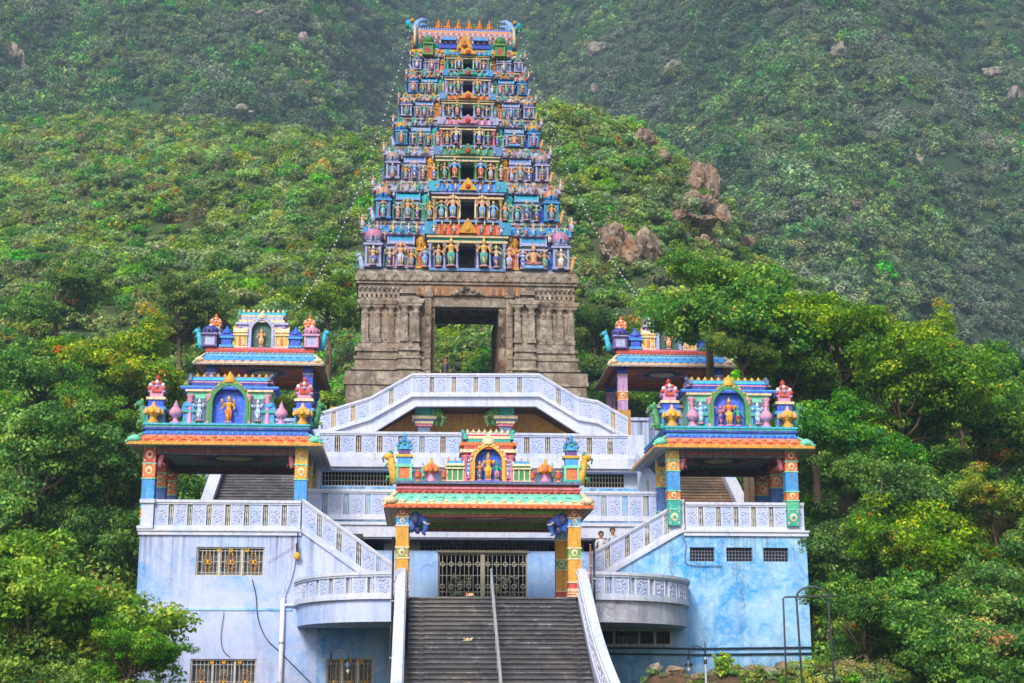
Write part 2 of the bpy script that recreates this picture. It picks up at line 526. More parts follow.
# ------------------------------------------------------------------ ground and hills
RIDGE = [(-260, 120, 300), (0, 132, 290), (100, 120, 270), (200, 126, 255), (260, 132, 240), (330, 140, 225), (400, 138, 205), (480, 122, 192), (545, 108, 185),
         (600, 120, 180), (640, 138, 177), (690, 174, 172), (720, 212, 168), (745, 250, 164), (785, 278, 158), (850, 318, 150), (950, 372, 142), (1100, 430, 135), (1300, 470, 130)]
RU = np.array([ray(p[0], p[1])[0] / ray(p[0], p[1])[1] for p in RIDGE])
RY = np.array([float(p[2]) for p in RIDGE])
RZ = np.array([W(*p)[2] for p in RIDGE])
def fnoise(x, y, s, o=4, seed=0.0):
    return mnoise.fractal(Vector((x / s + seed, y / s - seed, seed)), 1.0, 2.0, o)
def h_near(x, y):
    # level forecourt, a bank beside the temple, the wooded spur behind it
    if y < 20: return -1.6
    u = x / y
    if y < 85:
        t = min(max((y - 54) / 31.0, 0), 1)
        side = min(max((abs(x + 1) - 14) / 6.0, 0), 1)
        z = -1.6 + 16.2 * t * (1 - .0 * side)
        return z + .5 * fnoise(x, y, 9, 3, 2.0) * side
    r = float(np.interp(u, RU, RY)); zr = float(np.interp(u, RU, RZ))
    t = (y - 85) / (r - 85)
    if t <= 1:
        z = 14.6 + (zr - 14.6) * t ** 1.08
        k = math.sin(math.pi * min(t, 1)) 
        z += k * (5.0 * fnoise(x, y, 45, 4, 5.0) + 1.2 * fnoise(x, y, 9, 3, 1.0))
    else:
        z = zr - .55 * (y - r) + 3 * fnoise(x, y, 30, 3, 3.0) * min((y - r) / 20, 1)
    return max(z, 2.0)
def h_far(x, y):
    u = x / max(y, 1)
    t = (y - 205 - 95 * math.exp(-((u + .045) / .075) ** 2) - 25 * math.sin(u * 17 + 1.0)) / 545.0
    z = 8 + 480 * t
    k = min(max(t * 5, 0), 1)
    rid = abs(fnoise(x * 1.0 + .35 * y, y * .35, 150, 4, 9.0))
    z += k * (52 * (.35 - rid) + 17 * fnoise(x, y, 60, 4, 4.0) + 16 * math.sin((x * .9 + y * .45) / 62.0 + 1.2) - 9 * (.3 - abs(fnoise(x + .5 * y, y * .4, 55, 3, 6.0))))
    return z
def grid_mesh(name, fn, ys, us, mat, x_of):
    vs, fs = [], []
    for y in ys:
        for u in us:
            x = x_of(u, y)
            vs.append((x, y, fn(x, y)))
    n = len(us)
    for j in range(len(ys) - 1):
        for i in range(n - 1):
            fs.append((j * n + i, j * n + i + 1, (j + 1) * n + i + 1, (j + 1) * n + i))
    me = bpy.data.meshes.new(name)
    me.from_pydata(vs, [], fs)
    me.polygons.foreach_set('use_smooth', [True] * len(fs))
    me.materials.append(mat)
    me.update()
    o = bpy.data.objects.new(name, me)
    COL.objects.link(o)
    return o
us = np.linspace(-1, 1, 121)
g = grid_mesh('near_hill', h_near, np.concatenate([np.linspace(-12, 52, 14), np.linspace(54, 110, 45), np.linspace(112, 330, 90)]), us, M_HILL, lambda u, y: u * (60 + .62 * max(y, 0)))
tag(g, kind='structure')
g = grid_mesh('far_hill', h_far, np.linspace(165, 840, 160), np.linspace(-1, 1, 150), M_FARG, lambda u, y: u * (150 + .45 * y))
tag(g, kind='structure')
gb = MB(); gb.raw([(-650, -120, -1.9), (650, -120, -1.9), (650, 1000, -1.9), (-650, 1000, -1.9)], [(0, 1, 2, 3)], P['olive'])
tag(build('ground', gb, M_EARTH), kind='structure')

def hill_hit(px, py, fn, y0, y1, step=1.0):
    r = ray(px, py)
    y = y0
    while y < y1:
        t = y / r[1]
        if r[2] * t < fn(r[0] * t, y): return (r[0] * t, y, fn(r[0] * t, y))
        y += step
    return None

# ------------------------------------------------------------------ railings: coping, plinth, carved panels, slots with two slim balusters
def rail(path, h, root, name, white=H('c9cddc'), panel_len=.52, slot=.17, w=.26, panel_col=H('b0bada'), slot_col=H('c6c1ac'), rel_col=H('bcc5e0'), coping=.16, plinth=.20, relief=True, mat=None):
    path = [tuple(p) for p in path]
    base = MB()
    m = mat or M_WHITE
    n = len(path)
    nrm = []
    for i in range(n):
        a, b = path[max(i - 1, 0)], path[min(i + 1, n - 1)]
        dx, dy = b[0] - a[0], b[1] - a[1]
        l = math.hypot(dx, dy) or 1
        nrm.append((-dy / l, dx / l))
    for i in range(n - 1):
        p, q, nn = path[i], path[i + 1], (nrm[i], nrm[i + 1])
        base.beam(p, q, w, 0, plinth * .6, white, nn)
        base.beam(p, q, w * .8, plinth * .6, plinth, white, nn)
        base.beam(p, q, w * 1.25, h - coping * .62, h, white, nn)
        base.beam(p, q, w * .95, h - coping, h - coping * .62, white, nn)
    root_part = part(name, base, m, root)
    # walk along
    seg = [math.dist(path[i][:2], path[i + 1][:2]) for i in range(n - 1)]
    L = sum(seg)
    def at(s_):
        for i, l in enumerate(seg):
            if s_ <= l or i == len(seg) - 1:
                k = s_ / l if l else 0
                return tuple(path[i][j] + (path[i + 1][j] - path[i][j]) * k for j in range(3))
            s_ -= l
    cnt = max(1, round((L + slot) / (panel_len + slot)))
    pl = (L - slot * (cnt - 1)) / cnt
    s_ = 0
    for k in range(cnt):
        p, q = at(s_), at(s_ + pl)
        mb = MB()
        mb.beam(p, q, w * .62, plinth, h - coping, panel_col)
        if relief:
            # raised scroll on the face: a ring of lumps round a boss
            dx, dy, dz = (q[0] - p[0]) / pl, (q[1] - p[1]) / pl, (q[2] - p[2]) / pl
            nx, ny = dy, -dx
            if ny > 0: nx, ny = -nx, -ny
            cz = (plinth + h - coping) / 2
            rr = min(pl, h - coping - plinth) * .33
            off = w * .31 + .004
            mx_, my_, mz_ = [p[i] + (q[i] - p[i]) * .5 for i in range(3)]
            flip = 1 if k % 2 else -1
            for c_ in range(3):
                pts_ = []
                cu, cv, r0 = ((-.45, .55, .62), (.42, -.1, .58), (-.3, -.85, .5))[c_]
                for t in range(9):
                    an = t * .85 + c_ * 2.0
                    r_ = r0 * rr * (1 - t * .095)
                    ru = flip * (cu * rr + r_ * math.cos(an)); rv = cv * rr * 1.1 + r_ * math.sin(an)
                    pts_.append((mx_ + dx * ru + nx * off, my_ + dy * ru + ny * off, mz_ + dz * ru + cz + rv))
                mb.tube(pts_, [.026 - .001 * t for t in range(9)], rel_col, 5)
            for c_ in range(3):
                ru = flip * rr * (.75, -.9, .5)[c_]; rv = rr * (.9, -.25, -1.0)[c_]
                mb.ball(mx_ + dx * ru + nx * off, my_ + dy * ru + ny * off, mz_ + dz * ru + cz + rv, .035, rel_col, 6, 4)
            for sgn in (-1, 1):
                ru = sgn * (pl * .5 - .03)
                x, y, z = mx_ + dx * ru + nx * off * .9, my_ + dy * ru + ny * off * .9, mz_ + dz * ru
                mb.cbox(x, y, z + plinth, .04, .04, h - coping - plinth, white)
        part('panel', mb, m, root, root_part)
        s_ += pl
        if k < cnt - 1:
            for f in (.30, .70):
                c = at(s_ + slot * f)
                bm_ = MB()
                hh = h - coping - plinth
                bm_.lathe(c[0], c[1], c[2] + plinth, [(.016, 0), (.03, hh * .1), (.016, hh * .3), (.03, hh * .5), (.016, hh * .7), (.03, hh * .9), (.016, hh)], slot_col, 6)
                part('baluster', bm_, m, root, root_part)
            s_ += slot
    return root_part

def walled(mb, x0, x1, z0, z1, y0, y1, holes, col):
    # a wall slab left open where holes (xa, xb, za, zb) are
    xs = sorted({x0, x1, *[h_[0] for h_ in holes], *[h_[1] for h_ in holes]})
    for xa, xb in zip(xs, xs[1:]):
        cut = sorted([(h_[2], h_[3]) for h_ in holes if h_[0] < (xa + xb) / 2 < h_[1]])
        z = z0
        for a, b in cut:
            if a > z: mb.box(xa, xb, y0, y1, z, min(a, z1), col)
            z = max(z, b)
        if z < z1: mb.box(xa, xb, y0, y1, z, z1, col)

def frame_box(mb, x0, x1, z0, z1, y0, y1, t, col):
    mb.box(x0, x1, y0, y1, z0, z0 + t, col)
    mb.box(x0, x1, y0, y1, z1 - t, z1, col)
    mb.box(x0, x0 + t, y0, y1, z0 + t, z1 - t, col)
    mb.box(x1 - t, x1, y0, y1, z0 + t, z1 - t, col)

def ornate_window(root, x0, x1, z0, z1, y):
    fr = MB()
    frame_box(fr, x0 - .06, x1 + .06, z0 - .06, z1 + .06, y - .05, y + .12, .11, H('b9b3a8'))
    f = part('window', fr, M_PAINT, root)
    gr = MB()
    nx = max(6, int((x1 - x0) / .13))
    for i in range(nx):
        x = x0 + (x1 - x0) * (i + .5) / nx
        gr.box(x - .012, x + .012, y + .02, y + .045, z0, z1, H('a8a8a6'))
        for q in range(5): gr.ball(x, y + .02, z0 + (z1 - z0) * (.14 + .18 * q), .03, H('b5b5b0'), 5, 4, 1, .5, 1)
    for k in (.12, .5, .88):
        z = z0 + (z1 - z0) * k
        gr.box(x0, x1, y + .012, y + .05, z - .015, z + .015, H('9a9a98'))
    for i in range(1, 3):
        x = x0 + (x1 - x0) * i / 3
        gr.box(x - .035, x + .035, y - .005, y + .06, z0, z1, H('c4bfb0'))
    part('grille', gr, M_METAL, root, f)
    for i in range(3):
        x = x0 + (x1 - x0) * (i + .5) / 3
        mo = MB()
        hh = z1 - z0
        for k in range(5):
            z = z0 + hh * (.22 + .13 * k)
            r_ = .10 if k in (1, 2, 3) else .06
            for sg in (-1, 1):
                mo.tube([(x + sg * r_ * (.3 + 1.1 * math.sin(t * .62)), y - .012, z + r_ * .9 * math.cos(t * .62 + .3)) for t in range(6)], .017, H('b8741c') if k % 2 else P['gold'], 5)
        mo.ball(x, y - .012, z0 + hh * .48, .045, P['yellow'], 7, 5, 1, .5, 1.9)
        part('motif', mo, M_METAL, root, f)
    for i in range(3):
        x = x0 + (x1 - x0) * (.32 + .18 * i + (.06 if i == 2 else 0))
        mo = MB()
        for j in range(6):
            a = j * math.pi / 3
            mo.ball(x + .05 * math.cos(a), y - .012, z1 - .11 + .05 * math.sin(a), .035, P['yellow'], 6, 4, 1, .5)
        part('flower', mo, M_METAL, root, f)
    gl = MB(); gl.box(x0, x1, y + .2, y + .215, z0, z1, H('5c6068'))
    part('shutter', gl, M_METAL, root, f)
    return f

def barred_window(root, x0, x1, z0, z1, y, nx, nz, col=H('5a5f6e'), bar=H('70768a'), name='window'):
    fr = MB()
    frame_box(fr, x0 - .03, x1 + .03, z0 - .03, z1 + .03, y - .03, y + .12, .05, col)
    f = part(name, fr, M_PAINT, root)
    gr = MB()
    for i in range(1, nx):
        x = x0 + (x1 - x0) * i / nx
        gr.box(x - .013, x + .013, y + .03, y + .05, z0, z1, bar)
    for i in range(1, nz):
        z = z0 + (z1 - z0) * i / nz
        gr.box(x0, x1, y + .025, y + .055, z - .012, z + .012, bar)
    part('grille', gr, M_METAL, root, f)
    return f

# ------------------------------------------------------------------ left wing of the temple
Z_LAND = T(488, 597.5, -5.2)[2]
WHITE = H('c9cddc')
xl, xl2, xl3 = TA(138.5, 0, 560), TA(302, 0, 515), TA(396, 0, 580)
zt = T(220, 532, 0)[2]
DKW = P['dark']
wl = thing('temple_wing', 'lavender washed temple wing with gold window grilles and a curved balcony, left of the stairs', 'temple wing', xl, 0, -1.6)
w1 = (TA(196, 0, 560), TA(264.5, 0, 560), TZ(576, 0, 230), TZ(547, 0, 230))
w2 = (TA(190, 0, 670), TA(256.5, 0, 670), TZ(705, 0, 230), TZ(659, 0, 230))
w3 = (TA(326, 0, 670), TA(373.5, 0, 670), TZ(705, 0, 350), TZ(658, 0, 350))
mb = MB()
zmid = Z_LAND
walled(mb, xl, xl2, zmid, zt, 0, .3, [w1], WHITE)
xlb = TA(317, 0, 640)
walled(mb, xl, xlb, -1.6, zmid, 0, .3, [w2], WHITE)
mb.prism([(xl2, zmid), (xl3, zmid), (xl3, T(392, 592, 0)[2]), (xl2, zt)], 0, .3, WHITE)
part('wall', mb, M_WALL_L, wl)
mb = MB(); walled(mb, xlb + .002, xl3, -1.6, zmid - .003, .004, .3, [w3], WHITE); part('wall', mb, M_WALL_U, wl, label='bluer wall under the balcony')
mb = MB()
mb.box(xl + .05, xl2 - .05, .45, 5.8, -1.7, zt - .25, P['dark'])  # near-black solid block, painting in the shade of the room behind
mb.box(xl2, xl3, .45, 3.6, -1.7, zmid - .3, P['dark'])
part('shade_block', mb, M_DARK, wl)
mb = MB(); mb.box(xl, xl2 + 2.2, .3, 6, zt - .2, zt, H('8a8a8e')); part('terrace_floor', mb, M_STEP, wl)
mb = MB(); mb.box(xl - .06, xl2, -.10, .0, zt - .12, zt + .02, WHITE); mb.box(xl - .09, xl2, -.16, -.003, zt + .02, zt + .09, WHITE)
part('ledge', mb, M_WHITE, wl)
ornate_window(wl, *w1, .1); ornate_window(wl, *w2, .1); ornate_window(wl, *w3, .1)
ze = T(220, 500, 0)[2]
mb = MB()                                             # flared corner post
xp = TA(154, 0, 510)
mb.box(xl + .02, xp, -.12, .45, zt + .2, ze - .14, WHITE); mb.box(xl - .10, xp + .02, -.2, .5, zt + .09, zt + .2, WHITE)
mb.box(xl - .04, xp + .05, -.2, .5, ze - .14, ze, WHITE)
part('corner_post', mb, M_WHITE, wl)
rail([(xp + .02, .1, zt + .04), (xl2 - .05, .1, zt + .04)], ze - zt - .04, wl, 'balustrade')
ztop = T(303, 529.5, 0)[2]; zbot = T(394, 597, 0)[2]
rail([(xl2, .1, ztop), (xl3, .1, zbot)], ze - zt - .02, wl, 'stair_balustrade')
mb = MB(); mb.beam((xl2, .0, ztop), (xl3, .0, zbot), .22, -.10, .05, WHITE); part('stair_ledge', mb, M_WHITE, wl)
nst = 18
mb = MB()
for i in range(nst):
    xa = xl2 + (xl3 - xl2) * i / nst; xb = xl2 + (xl3 - xl2) * (i + 1) / nst
    mb.box(xa, xb, .3, 2.3, zmid - .2, zt + (zmid - zt) * (i + 1) / nst, (1, 1, 1, 1))
part('side_steps', mb, M_STEP, wl)
mb = MB(); mb.box(xl + 1.2, TA(292, 0, 608), -.04, .0, T(230, 609, 0)[2] - .05, T(230, 609, 0)[2] + .03, H('9fb0d6')); part('string_course', mb, M_WALL_R, wl)
# curved balcony
def balcony(root, xa, xb, zf, hrail, mat, stained=False):
    pts = []
    for k in range(15):
        t = math.pi / 2 * k / 14
        pts.append((xb + (xa - xb) * math.cos(t), -5.4 * math.sin(t), zf))
    mb = MB()
    c = (xb, 0)
    n = len(pts)
    vs = [(c[0], c[1], zf - .72), (c[0], c[1], zf)]
    for p in pts: vs += [(p[0], p[1], zf - .72), (p[0], p[1], zf)]
    fs = []
    for i in range(n - 1):
        a, b = 2 + 2 * i, 2 + 2 * i + 2
        fs += [(a, b, b + 1, a + 1), (0, b, a), (1, a + 1, b + 1)]
    fs += [(0, 2, 3, 1), (0, 1, 2 * n + 1, 2 * n)]
    mb.raw(vs, fs, WHITE)
    bl = part('balcony', mb, mat, root)
    return rail(pts, hrail, root, 'balcony_balustrade', panel_len=.62, slot=.22)
zb = T(340, 602, -3.6)[2]
hb = T(340, 575.5, -3.6)[2] - zb
XR_END = TA(392.5, -5.4, 600)
balcony(wl, TA(297, -.6, 605), XR_END, zb, hb, M_WALL_L)

# ------------------------------------------------------------------ right wing
xr1, xr2, xr3 = TA(590, 0, 560), TA(683, 0, 520), TA(806.5, 0, 540)
ztr = T(745, 533, 0)[2]; zer = T(745, 502.5, 0)[2]
wr = thing('temple_wing', 'sky blue washed temple wing with three small barred vents and a stained curved balcony', 'temple wing', xr3, 0, -1.6)
v = [(TA(a_, 0, 555), TA(b_, 0, 555), TZ(561.5, 0, 740), TZ(547.5, 0, 740)) for a_, b_ in ((690, 714.5), (726.5, 752.5), (763.5, 788.5))]
sw = (TA(598, 0, 638), TA(671, 0, 638), TZ(645, 0, 640), TZ(630, 0, 640))
mb = MB()
zmr = Z_LAND
walled(mb, xr2, xr3, zmr, ztr, 0, .3, v, WHITE)
walled(mb, xr1, xr3, -1.6, zmr, 0, .3, [sw], WHITE)
mb.prism([(xr1, zmr), (xr2, zmr), (xr2, ztr), (xr1, T(588, 583, 0)[2])], 0, .3, WHITE)
part('wall', mb, M_WALL_R, wr)
mb = MB(); mb.box(xr2 + .05, xr3 - .05, .45, 5.8, -1.7, ztr - .25, P['dark']); mb.box(xr1, xr2, .45, 3.6, -1.7, zmr - .3, P['dark'])  # near-black blocks painted as the unlit inside of the wing
part('shade_block', mb, M_DARK, wr)
mb = MB(); mb.box(xr2 - 2.2, xr3, .3, 6, ztr - .2, ztr, H('8a8a8e')); part('terrace_floor', mb, M_STEP, wr)
mb = MB(); mb.box(xr2, xr3 + .06, -.10, .0, ztr - .12, ztr + .02, WHITE); mb.box(xr2, xr3 + .09, -.16, -.003, ztr + .02, ztr + .09, WHITE)
part('ledge', mb, M_WHITE, wr)
for q in v: barred_window(wr, *q, .12, 8, 4)
fr = MB(); frame_box(fr, sw[0] - .05, sw[1] + .05, sw[2] - .05, sw[3] + .05, -.04, .1, .09, H('cfcfd2'))
for k in (.22, .56, .78): x = sw[0] + (sw[1] - sw[0]) * k; fr.box(x - .04, x + .04, -.03, .1, sw[2], sw[3], H('cfcfd2'))
f = part('window', fr, M_PAINT, wr)
gr = MB()
for i in range(30):
    x = sw[0] + (sw[1] - sw[0]) * (i + .5) / 30
    gr.box(x - .012, x + .012, .05, .07, sw[2], sw[2] + (sw[3] - sw[2]) * (.62 if .25 < (i + .5) / 30 < .55 else 1), H('a5a6a4') if .25 < (i + .5) / 30 < .55 else H('3c3f3a'))
part('grille', gr, M_METAL, wr, f)
rail([(xr2 + .1, .1, ztr + .04), (xr3 - .05, .1, ztr + .04)], zer - ztr - .04, wr, 'balustrade')
zt0 = T(590, 583, 0)[2]; zt1 = T(682, 529, 0)[2]
rail([(xr1, .1, zt0), (xr2 + .05, .1, zt1)], zer - ztr - .02, wr, 'stair_balustrade')
mb = MB(); mb.beam((xr1, .0, zt0), (xr2, .0, zt1), .22, -.10, .05, WHITE); part('stair_ledge', mb, M_WHITE, wr)
mb = MB()
for i in range(nst):
    xa = xr2 + (xr1 - xr2) * i / nst; xb = xr2 + (xr1 - xr2) * (i + 1) / nst
    mb.box(xb, xa, .3, 2.3, zmr - .2, ztr + (zmr - ztr) * (i + 1) / nst, (1, 1, 1, 1))
part('side_steps', mb, M_STEP, wr)
zb = T(630, 603, -3.6)[2]
hb = T(630, 576, -3.6)[2] - zb
M_STAIN = mat_plaster('stained_fascia', H('bcc0d2'), H('8d8a92'), .42)
balcony(wr, TA(686, -.6, 605), TA(586, -5.4, 600), zb, hb, M_STAIN)
for yy in (648, 654):
    mb = MB()
    z = T(700, yy, -.05)[2]
    mb.tube([(TA(604, -.05, yy), -.06, z), (TA(700, -.05, yy), -.06, z - .02), (TA(812, -.05, yy), -.06, z + .03)], .035, H('2f3f5a'), 6)
    part('conduit', mb, M_METAL, wr)

# ------------------------------------------------------------------ entrance hall between the wings
zA = T(470, 521.5, 2.7)[2]
xh0, xh1 = TA(396, 3.1, 570), TA(590, 3.1, 570)
eh = thing('entrance_hall', 'pale blue entrance hall behind the stairs with a barred iron gate', 'hall', 0, 3.1, Z_LAND)
gx0, gx1, gz0, gz1 = TA(438, 3.1, 575), TA(527.5, 3.1, 575), T(482, 598, 3.1)[2], T(482, 551, 3.1)[2]
mb = MB()
lz0, lz1 = T(480, 551, 3.1)[2], T(480, 539.5, 3.1)[2]
walled(mb, xh0 - 1.2, xh1 + 1.2, Z_LAND - .6, lz0, 3.1, 3.35, [(gx0, gx1, gz0 - .2, gz1)], WHITE)
part('wall', mb, mat_plaster('hall_plaster', H('a9cdfc'), H('6aa6f2'), .5, .8, 40), eh)
mb = MB(); mb.box(xh0 - 1.2, xh1 + 1.2, 5.3, 5.5, Z_LAND - .6, zA - .3, P['dark']); mb.box(xh0 - 1.2, xh1 + 1.2, 3.4, 5.3, Z_LAND - .6, Z_LAND, H('4a4a52'))  # back wall coloured near-black to paint in the hall's shade
part('back_wall', mb, M_DARK, eh)
mb = MB()                                              # pierced screen above the wall
mb.box(TA(384, 3.1, 545), TA(420, 3.1, 545), 3.15, 3.3, lz0, lz1 + .2, H('6a6258')); mb.box(TA(566, 3.1, 545), TA(584, 3.1, 545), 3.15, 3.3, lz0, lz1 + .2, H('6a6258'))
x0s, x1s = TA(421, 3.1, 545), TA(548, 3.1, 545)
for i in range(33):
    x = x0s + (x1s - x0s) * i / 32; mb.box(x - .02, x + .02, 3.2, 3.26, lz0, lz1 + .2, H('3d3f47'))
for i in range(4):
    z = lz0 + (lz1 + .1 - lz0) * i / 3; mb.box(x0s, x1s, 3.19, 3.27, z - .015, z + .02, H('3d3f47'))
part('pierced_screen', mb, M_PAINT, eh)
mb = MB(); xs0, xs1 = TA(300, 2.5, 530), TA(702, 2.5, 530)
zs0, zs1 = T(480, 537.5, 2.5)[2], T(480, 522.5, 2.5)[2]
mb.box(xs0, xs1, 2.5, 6.5, zs0, zs1 - .12, WHITE); mb.box(xs0 - .08, xs1 + .08, 2.42, 6.6, zs1 - .12, zs1, WHITE); mb.box(xs0, xs1, 2.56, 3.1, zs0 - .06, zs0 - .003, H('9aa0b4'))
part('canopy_slab', mb, M_WHITE, eh)
for sg, (xa, xb) in ((0, (gx0, (gx0 + gx1) / 2 - .03)), (1, ((gx0 + gx1) / 2 + .03, gx1))):
    g_ = MB()
    y = 3.2
    col = H('a09e94')
    frame_box(g_, xa, xb, gz0, gz1 - .05, y, y + .05, .06, H('aeaa9a'))
    n = 5
    for i in range(1, n * 2):
        x = xa + (xb - xa) * i / (n * 2)
        g_.box(x - .012, x + .012, y + .01, y + .035, gz0, gz1 - .05, col)
    for k in (.13, .48, .72, .92):
        z = gz0 + (gz1 - gz0) * k; g_.box(xa, xb, y + .005, y + .04, z - .014, z + .014, col)
    for i in range(n):
        for k in (.72, .25):
            x = xa + (xb - xa) * (i + .5) / n; z = gz0 + (gz1 - gz0) * k
            g_.tube([(x + .085 * math.cos(t * math.pi / 4), y - .01, z + .085 * math.sin(t * math.pi / 4)) for t in range(9)], .014, H('d0ccbe'), 5)
    gate = part('gate_leaf', g_, M_METAL, eh)
    sc = MB()
    rng = random.Random(4 + sg)
    for j in range(46):
        cx = xa + (xb - xa) * (.25 + .5 * rng.random()); cz = gz0 + (gz1 - gz0) * (.03 + .44 * rng.random()); a0 = rng.random() * 6.3
        rr = .05 + .05 * rng.random()
        sc.tube([(cx + rr * math.cos(a0 + t * .8), y - .015, cz + rr * math.sin(a0 + t * .8)) for t in range(6)], .013, H('8c8e7c'), 4)
    part('scrollwork', sc, M_METAL, eh, gate)
mb = MB(); xm = (gx0 + gx1) / 2; mb.box(xm - .07, xm + .07, 3.16, 3.28, gz0, gz1 - .05, H('aaa68e')); mb.box(gx0 - .05, gx1 + .05, 3.06, 3.16, gz1 - .06, gz1 + .03, H('8f8a78'))
part('gate_post', mb, M_METAL, eh)
# first terrace railing
rz = T(470, 520.5, 2.7)[2]; rh = T(470, 490.5, 2.7)[2] - rz
rail([(TA(306, 2.7, 505), 2.7, rz), (TA(664, 2.7, 505), 2.7, rz)], rh, eh, 'terrace_balustrade', panel_len=.62, slot=.22)
mb = MB(); mb.box(TA(306, 2.7, 505), TA(664, 2.7, 505), 2.9, 7.4, zs1 + .003, zs1 + .06, H('7f93b5')); part('terrace_floor', mb, M_STEP, eh)

# ------------------------------------------------------------------ upper hall: grille strip, thick ledge, railing, bridge stair
zB = T(470, 458, 7)[2]
uh = thing('upper_hall', 'white upper hall with a long barred grille strip under a thick ledge', 'hall', 0, 7.4, zA)
x0, x1 = TA(318, 7.4, 470), TA(641, 7.4, 470)
g0, g1 = T(480, 486.5, 7.4)[2], T(480, 471.5, 7.4)[2]
gl = (TA(322, 7.4, 478), TA(393, 7.4, 478), g0, g1); gr_ = (TA(584, 7.4, 478), TA(624, 7.4, 478), g0, g1)
mb = MB(); walled(mb, x0, x1, zA - .3, zB, 7.4, 7.7, [gl, gr_], WHITE); part('wall', mb, M_WHITE, uh)
mb = MB(); mb.box(x0 + .1, x1 - .1, 7.9, 12, zA, zB - .2, P['dark']); part('shade_block', mb, M_DARK, uh)  # solid block coloured near-black in place of an unlit room
for q, n in ((gl, 22), (gr_, 13)):
    barred_window(uh, *q, 7.45, n, 3, H('7d7468'), H('c0b79c'), 'grille_window')
mb = MB()
l0, l1 = T(480, 470.5, 6.6)[2], T(480, 457.5, 6.6)[2]
mb.box(x0 - .05, x1 - .15, 6.6, 14, l0 + .12, l1, WHITE); mb.box(x0, x1 - .2, 6.75, 7.4, l0, l0 + .12, WHITE)
part('ledge', mb, M_WHITE, uh)
mb = MB(); mb.box(TA(306, 1.3, 489), TA(664, 1.3, 489), 6.9, 7.38, zA - .2, T(480, 487.5, 6.9)[2], H('7fb4e6')); part('wall_base', mb, M_WALL_R, uh)
rh = T(470, 433, 6.8)[2] - l1
rail([(x0 + .05, 6.8, l1), (TA(628, 6.8, 445), 6.8, l1)], rh, uh, 'balustrade', panel_len=.66, slot=.22)
mb = MB(); mb.box(TA(628, 6.7, 445), TA(644, 6.7, 445), 6.6, 9.5, l1 - .3, l1 + rh - .05, WHITE); part('end_pier', mb, M_WHITE, uh)
mb = MB()
p_, q_ = T(640, 459, 6.5), T(666, 491, 2.4)
mb.beam(p_, q_, .35, -.25, .32, WHITE); mb.beam((p_[0], p_[1], p_[2] - .25), (q_[0], q_[1], q_[2] - .25), .25, -2.2, 0, WHITE)
part('raking_parapet', mb, M_WHITE, uh)
mb = MB(); mb.box(TA(311, 5.5, 480), TA(318, 5.5, 480), 5.5, 9, zA - .5, T(312, 468, 5.5)[2], WHITE); part('end_pier', mb, M_WHITE, uh)
mb = MB(); mb.box(x0, x1 + .6, 14.4, 14.7, zB, T(480, 425, 14.4)[2] + .8, P['ochre']); part('ochre_wall', mb, M_PAINT, uh)

br = thing('bridge_stair', 'white bridge stair climbing from both sides to a platform before the tower', 'stair', 0, 13, zB)
D = 12.0
cop = [(316, 413), (372, 395), (410, 374), (541, 374), (580, 397), (596, 398), (624, 414)]
bas = [(316, 437), (370, 420.5), (412, 397), (539, 397), (578, 420.5), (598, 424), (628, 441)]
path = [T(px, py, D) for px, py in bas]
rhs = T(470, 374, D)[2] - T(470, 397, D)[2]
for i in range(len(path) - 1):
    rail([path[i], path[i + 1]], rhs, br, 'balustrade', panel_len=.72, slot=.2)
mb = MB()
sof = [(330, 437), (374, 432), (416, 406), (536, 406), (577, 432), (606, 441)]
poly = [(p[0], p[2]) for p in path] + [(T(px, py, D)[0], T(px, py, D)[2]) for px, py in sof][::-1]
mb.prism(poly[::-1], D + .05, D + .3, WHITE)
part('fascia', mb, M_WHITE, br)
mb = MB()                                            # the deck and flights behind the rail
for i in range(len(path) - 1):
    mb.beam((path[i][0], D + 1.6, path[i][2]), (path[i + 1][0], D + 1.6, path[i + 1][2]), 2.6, -.35, -.05, H('7a6558'))
part('deck', mb, M_STEPB, br)
mb = MB()
xa, xb = path[2][0] + .3, path[3][0] - .3
mb.box(xa, xb, D + 2.9, 24, T(470, 404, D)[2] - .2, path[2][2] - .05, H('6f6a66')); part('platform', mb, M_STEP, br)
def elephant_head(mb, x, y, z, s, face, col, trim):
    # trunk hangs down and curls, ears and tusk; face = +1 looks along +x
    f = face
    mb.ball(x, y, z, .32 * s, col, 10, 7, 1.05, .85, 1.05); mb.ball(x - f * .18 * s, y, z - .28 * s, .26 * s, col, 8, 6, .8, .8, 1.2); mb.ball(x + f * .06 * s, y, z - .48 * s, .13 * s, trim, 7, 5, 1, 1, 1.3)
    mb.ball(x + f * .20 * s, y, z - .02 * s, .20 * s, col, 8, 6)
    mb.tube([(x + f * .30 * s, y, z - .05 * s), (x + f * .40 * s, y, z - .24 * s), (x + f * .38 * s, y, z - .44 * s), (x + f * .28 * s, y, z - .60 * s), (x + f * .38 * s, y, z - .68 * s)], [.16 * s, .14 * s, .11 * s, .08 * s, .05 * s], col, 7)
    for sg in (-1, 1):
        mb.ball(x - f * .06 * s, y + sg * .26 * s, z, .22 * s, trim, 8, 5, .8, .3, 1.15)
        mb.tube([(x + f * .28 * s, y + sg * .13 * s, z - .15 * s), (x + f * .44 * s, y + sg * .17 * s, z - .27 * s), (x + f * .56 * s, y + sg * .16 * s, z - .22 * s)], [.04 * s, .03 * s, .01 * s], P['cream'], 5)
    mb.lathe(x, y, z + .24 * s, [(.2 * s, 0), (.16 * s, .08 * s), (.05 * s, .16 * s)], trim, 8)
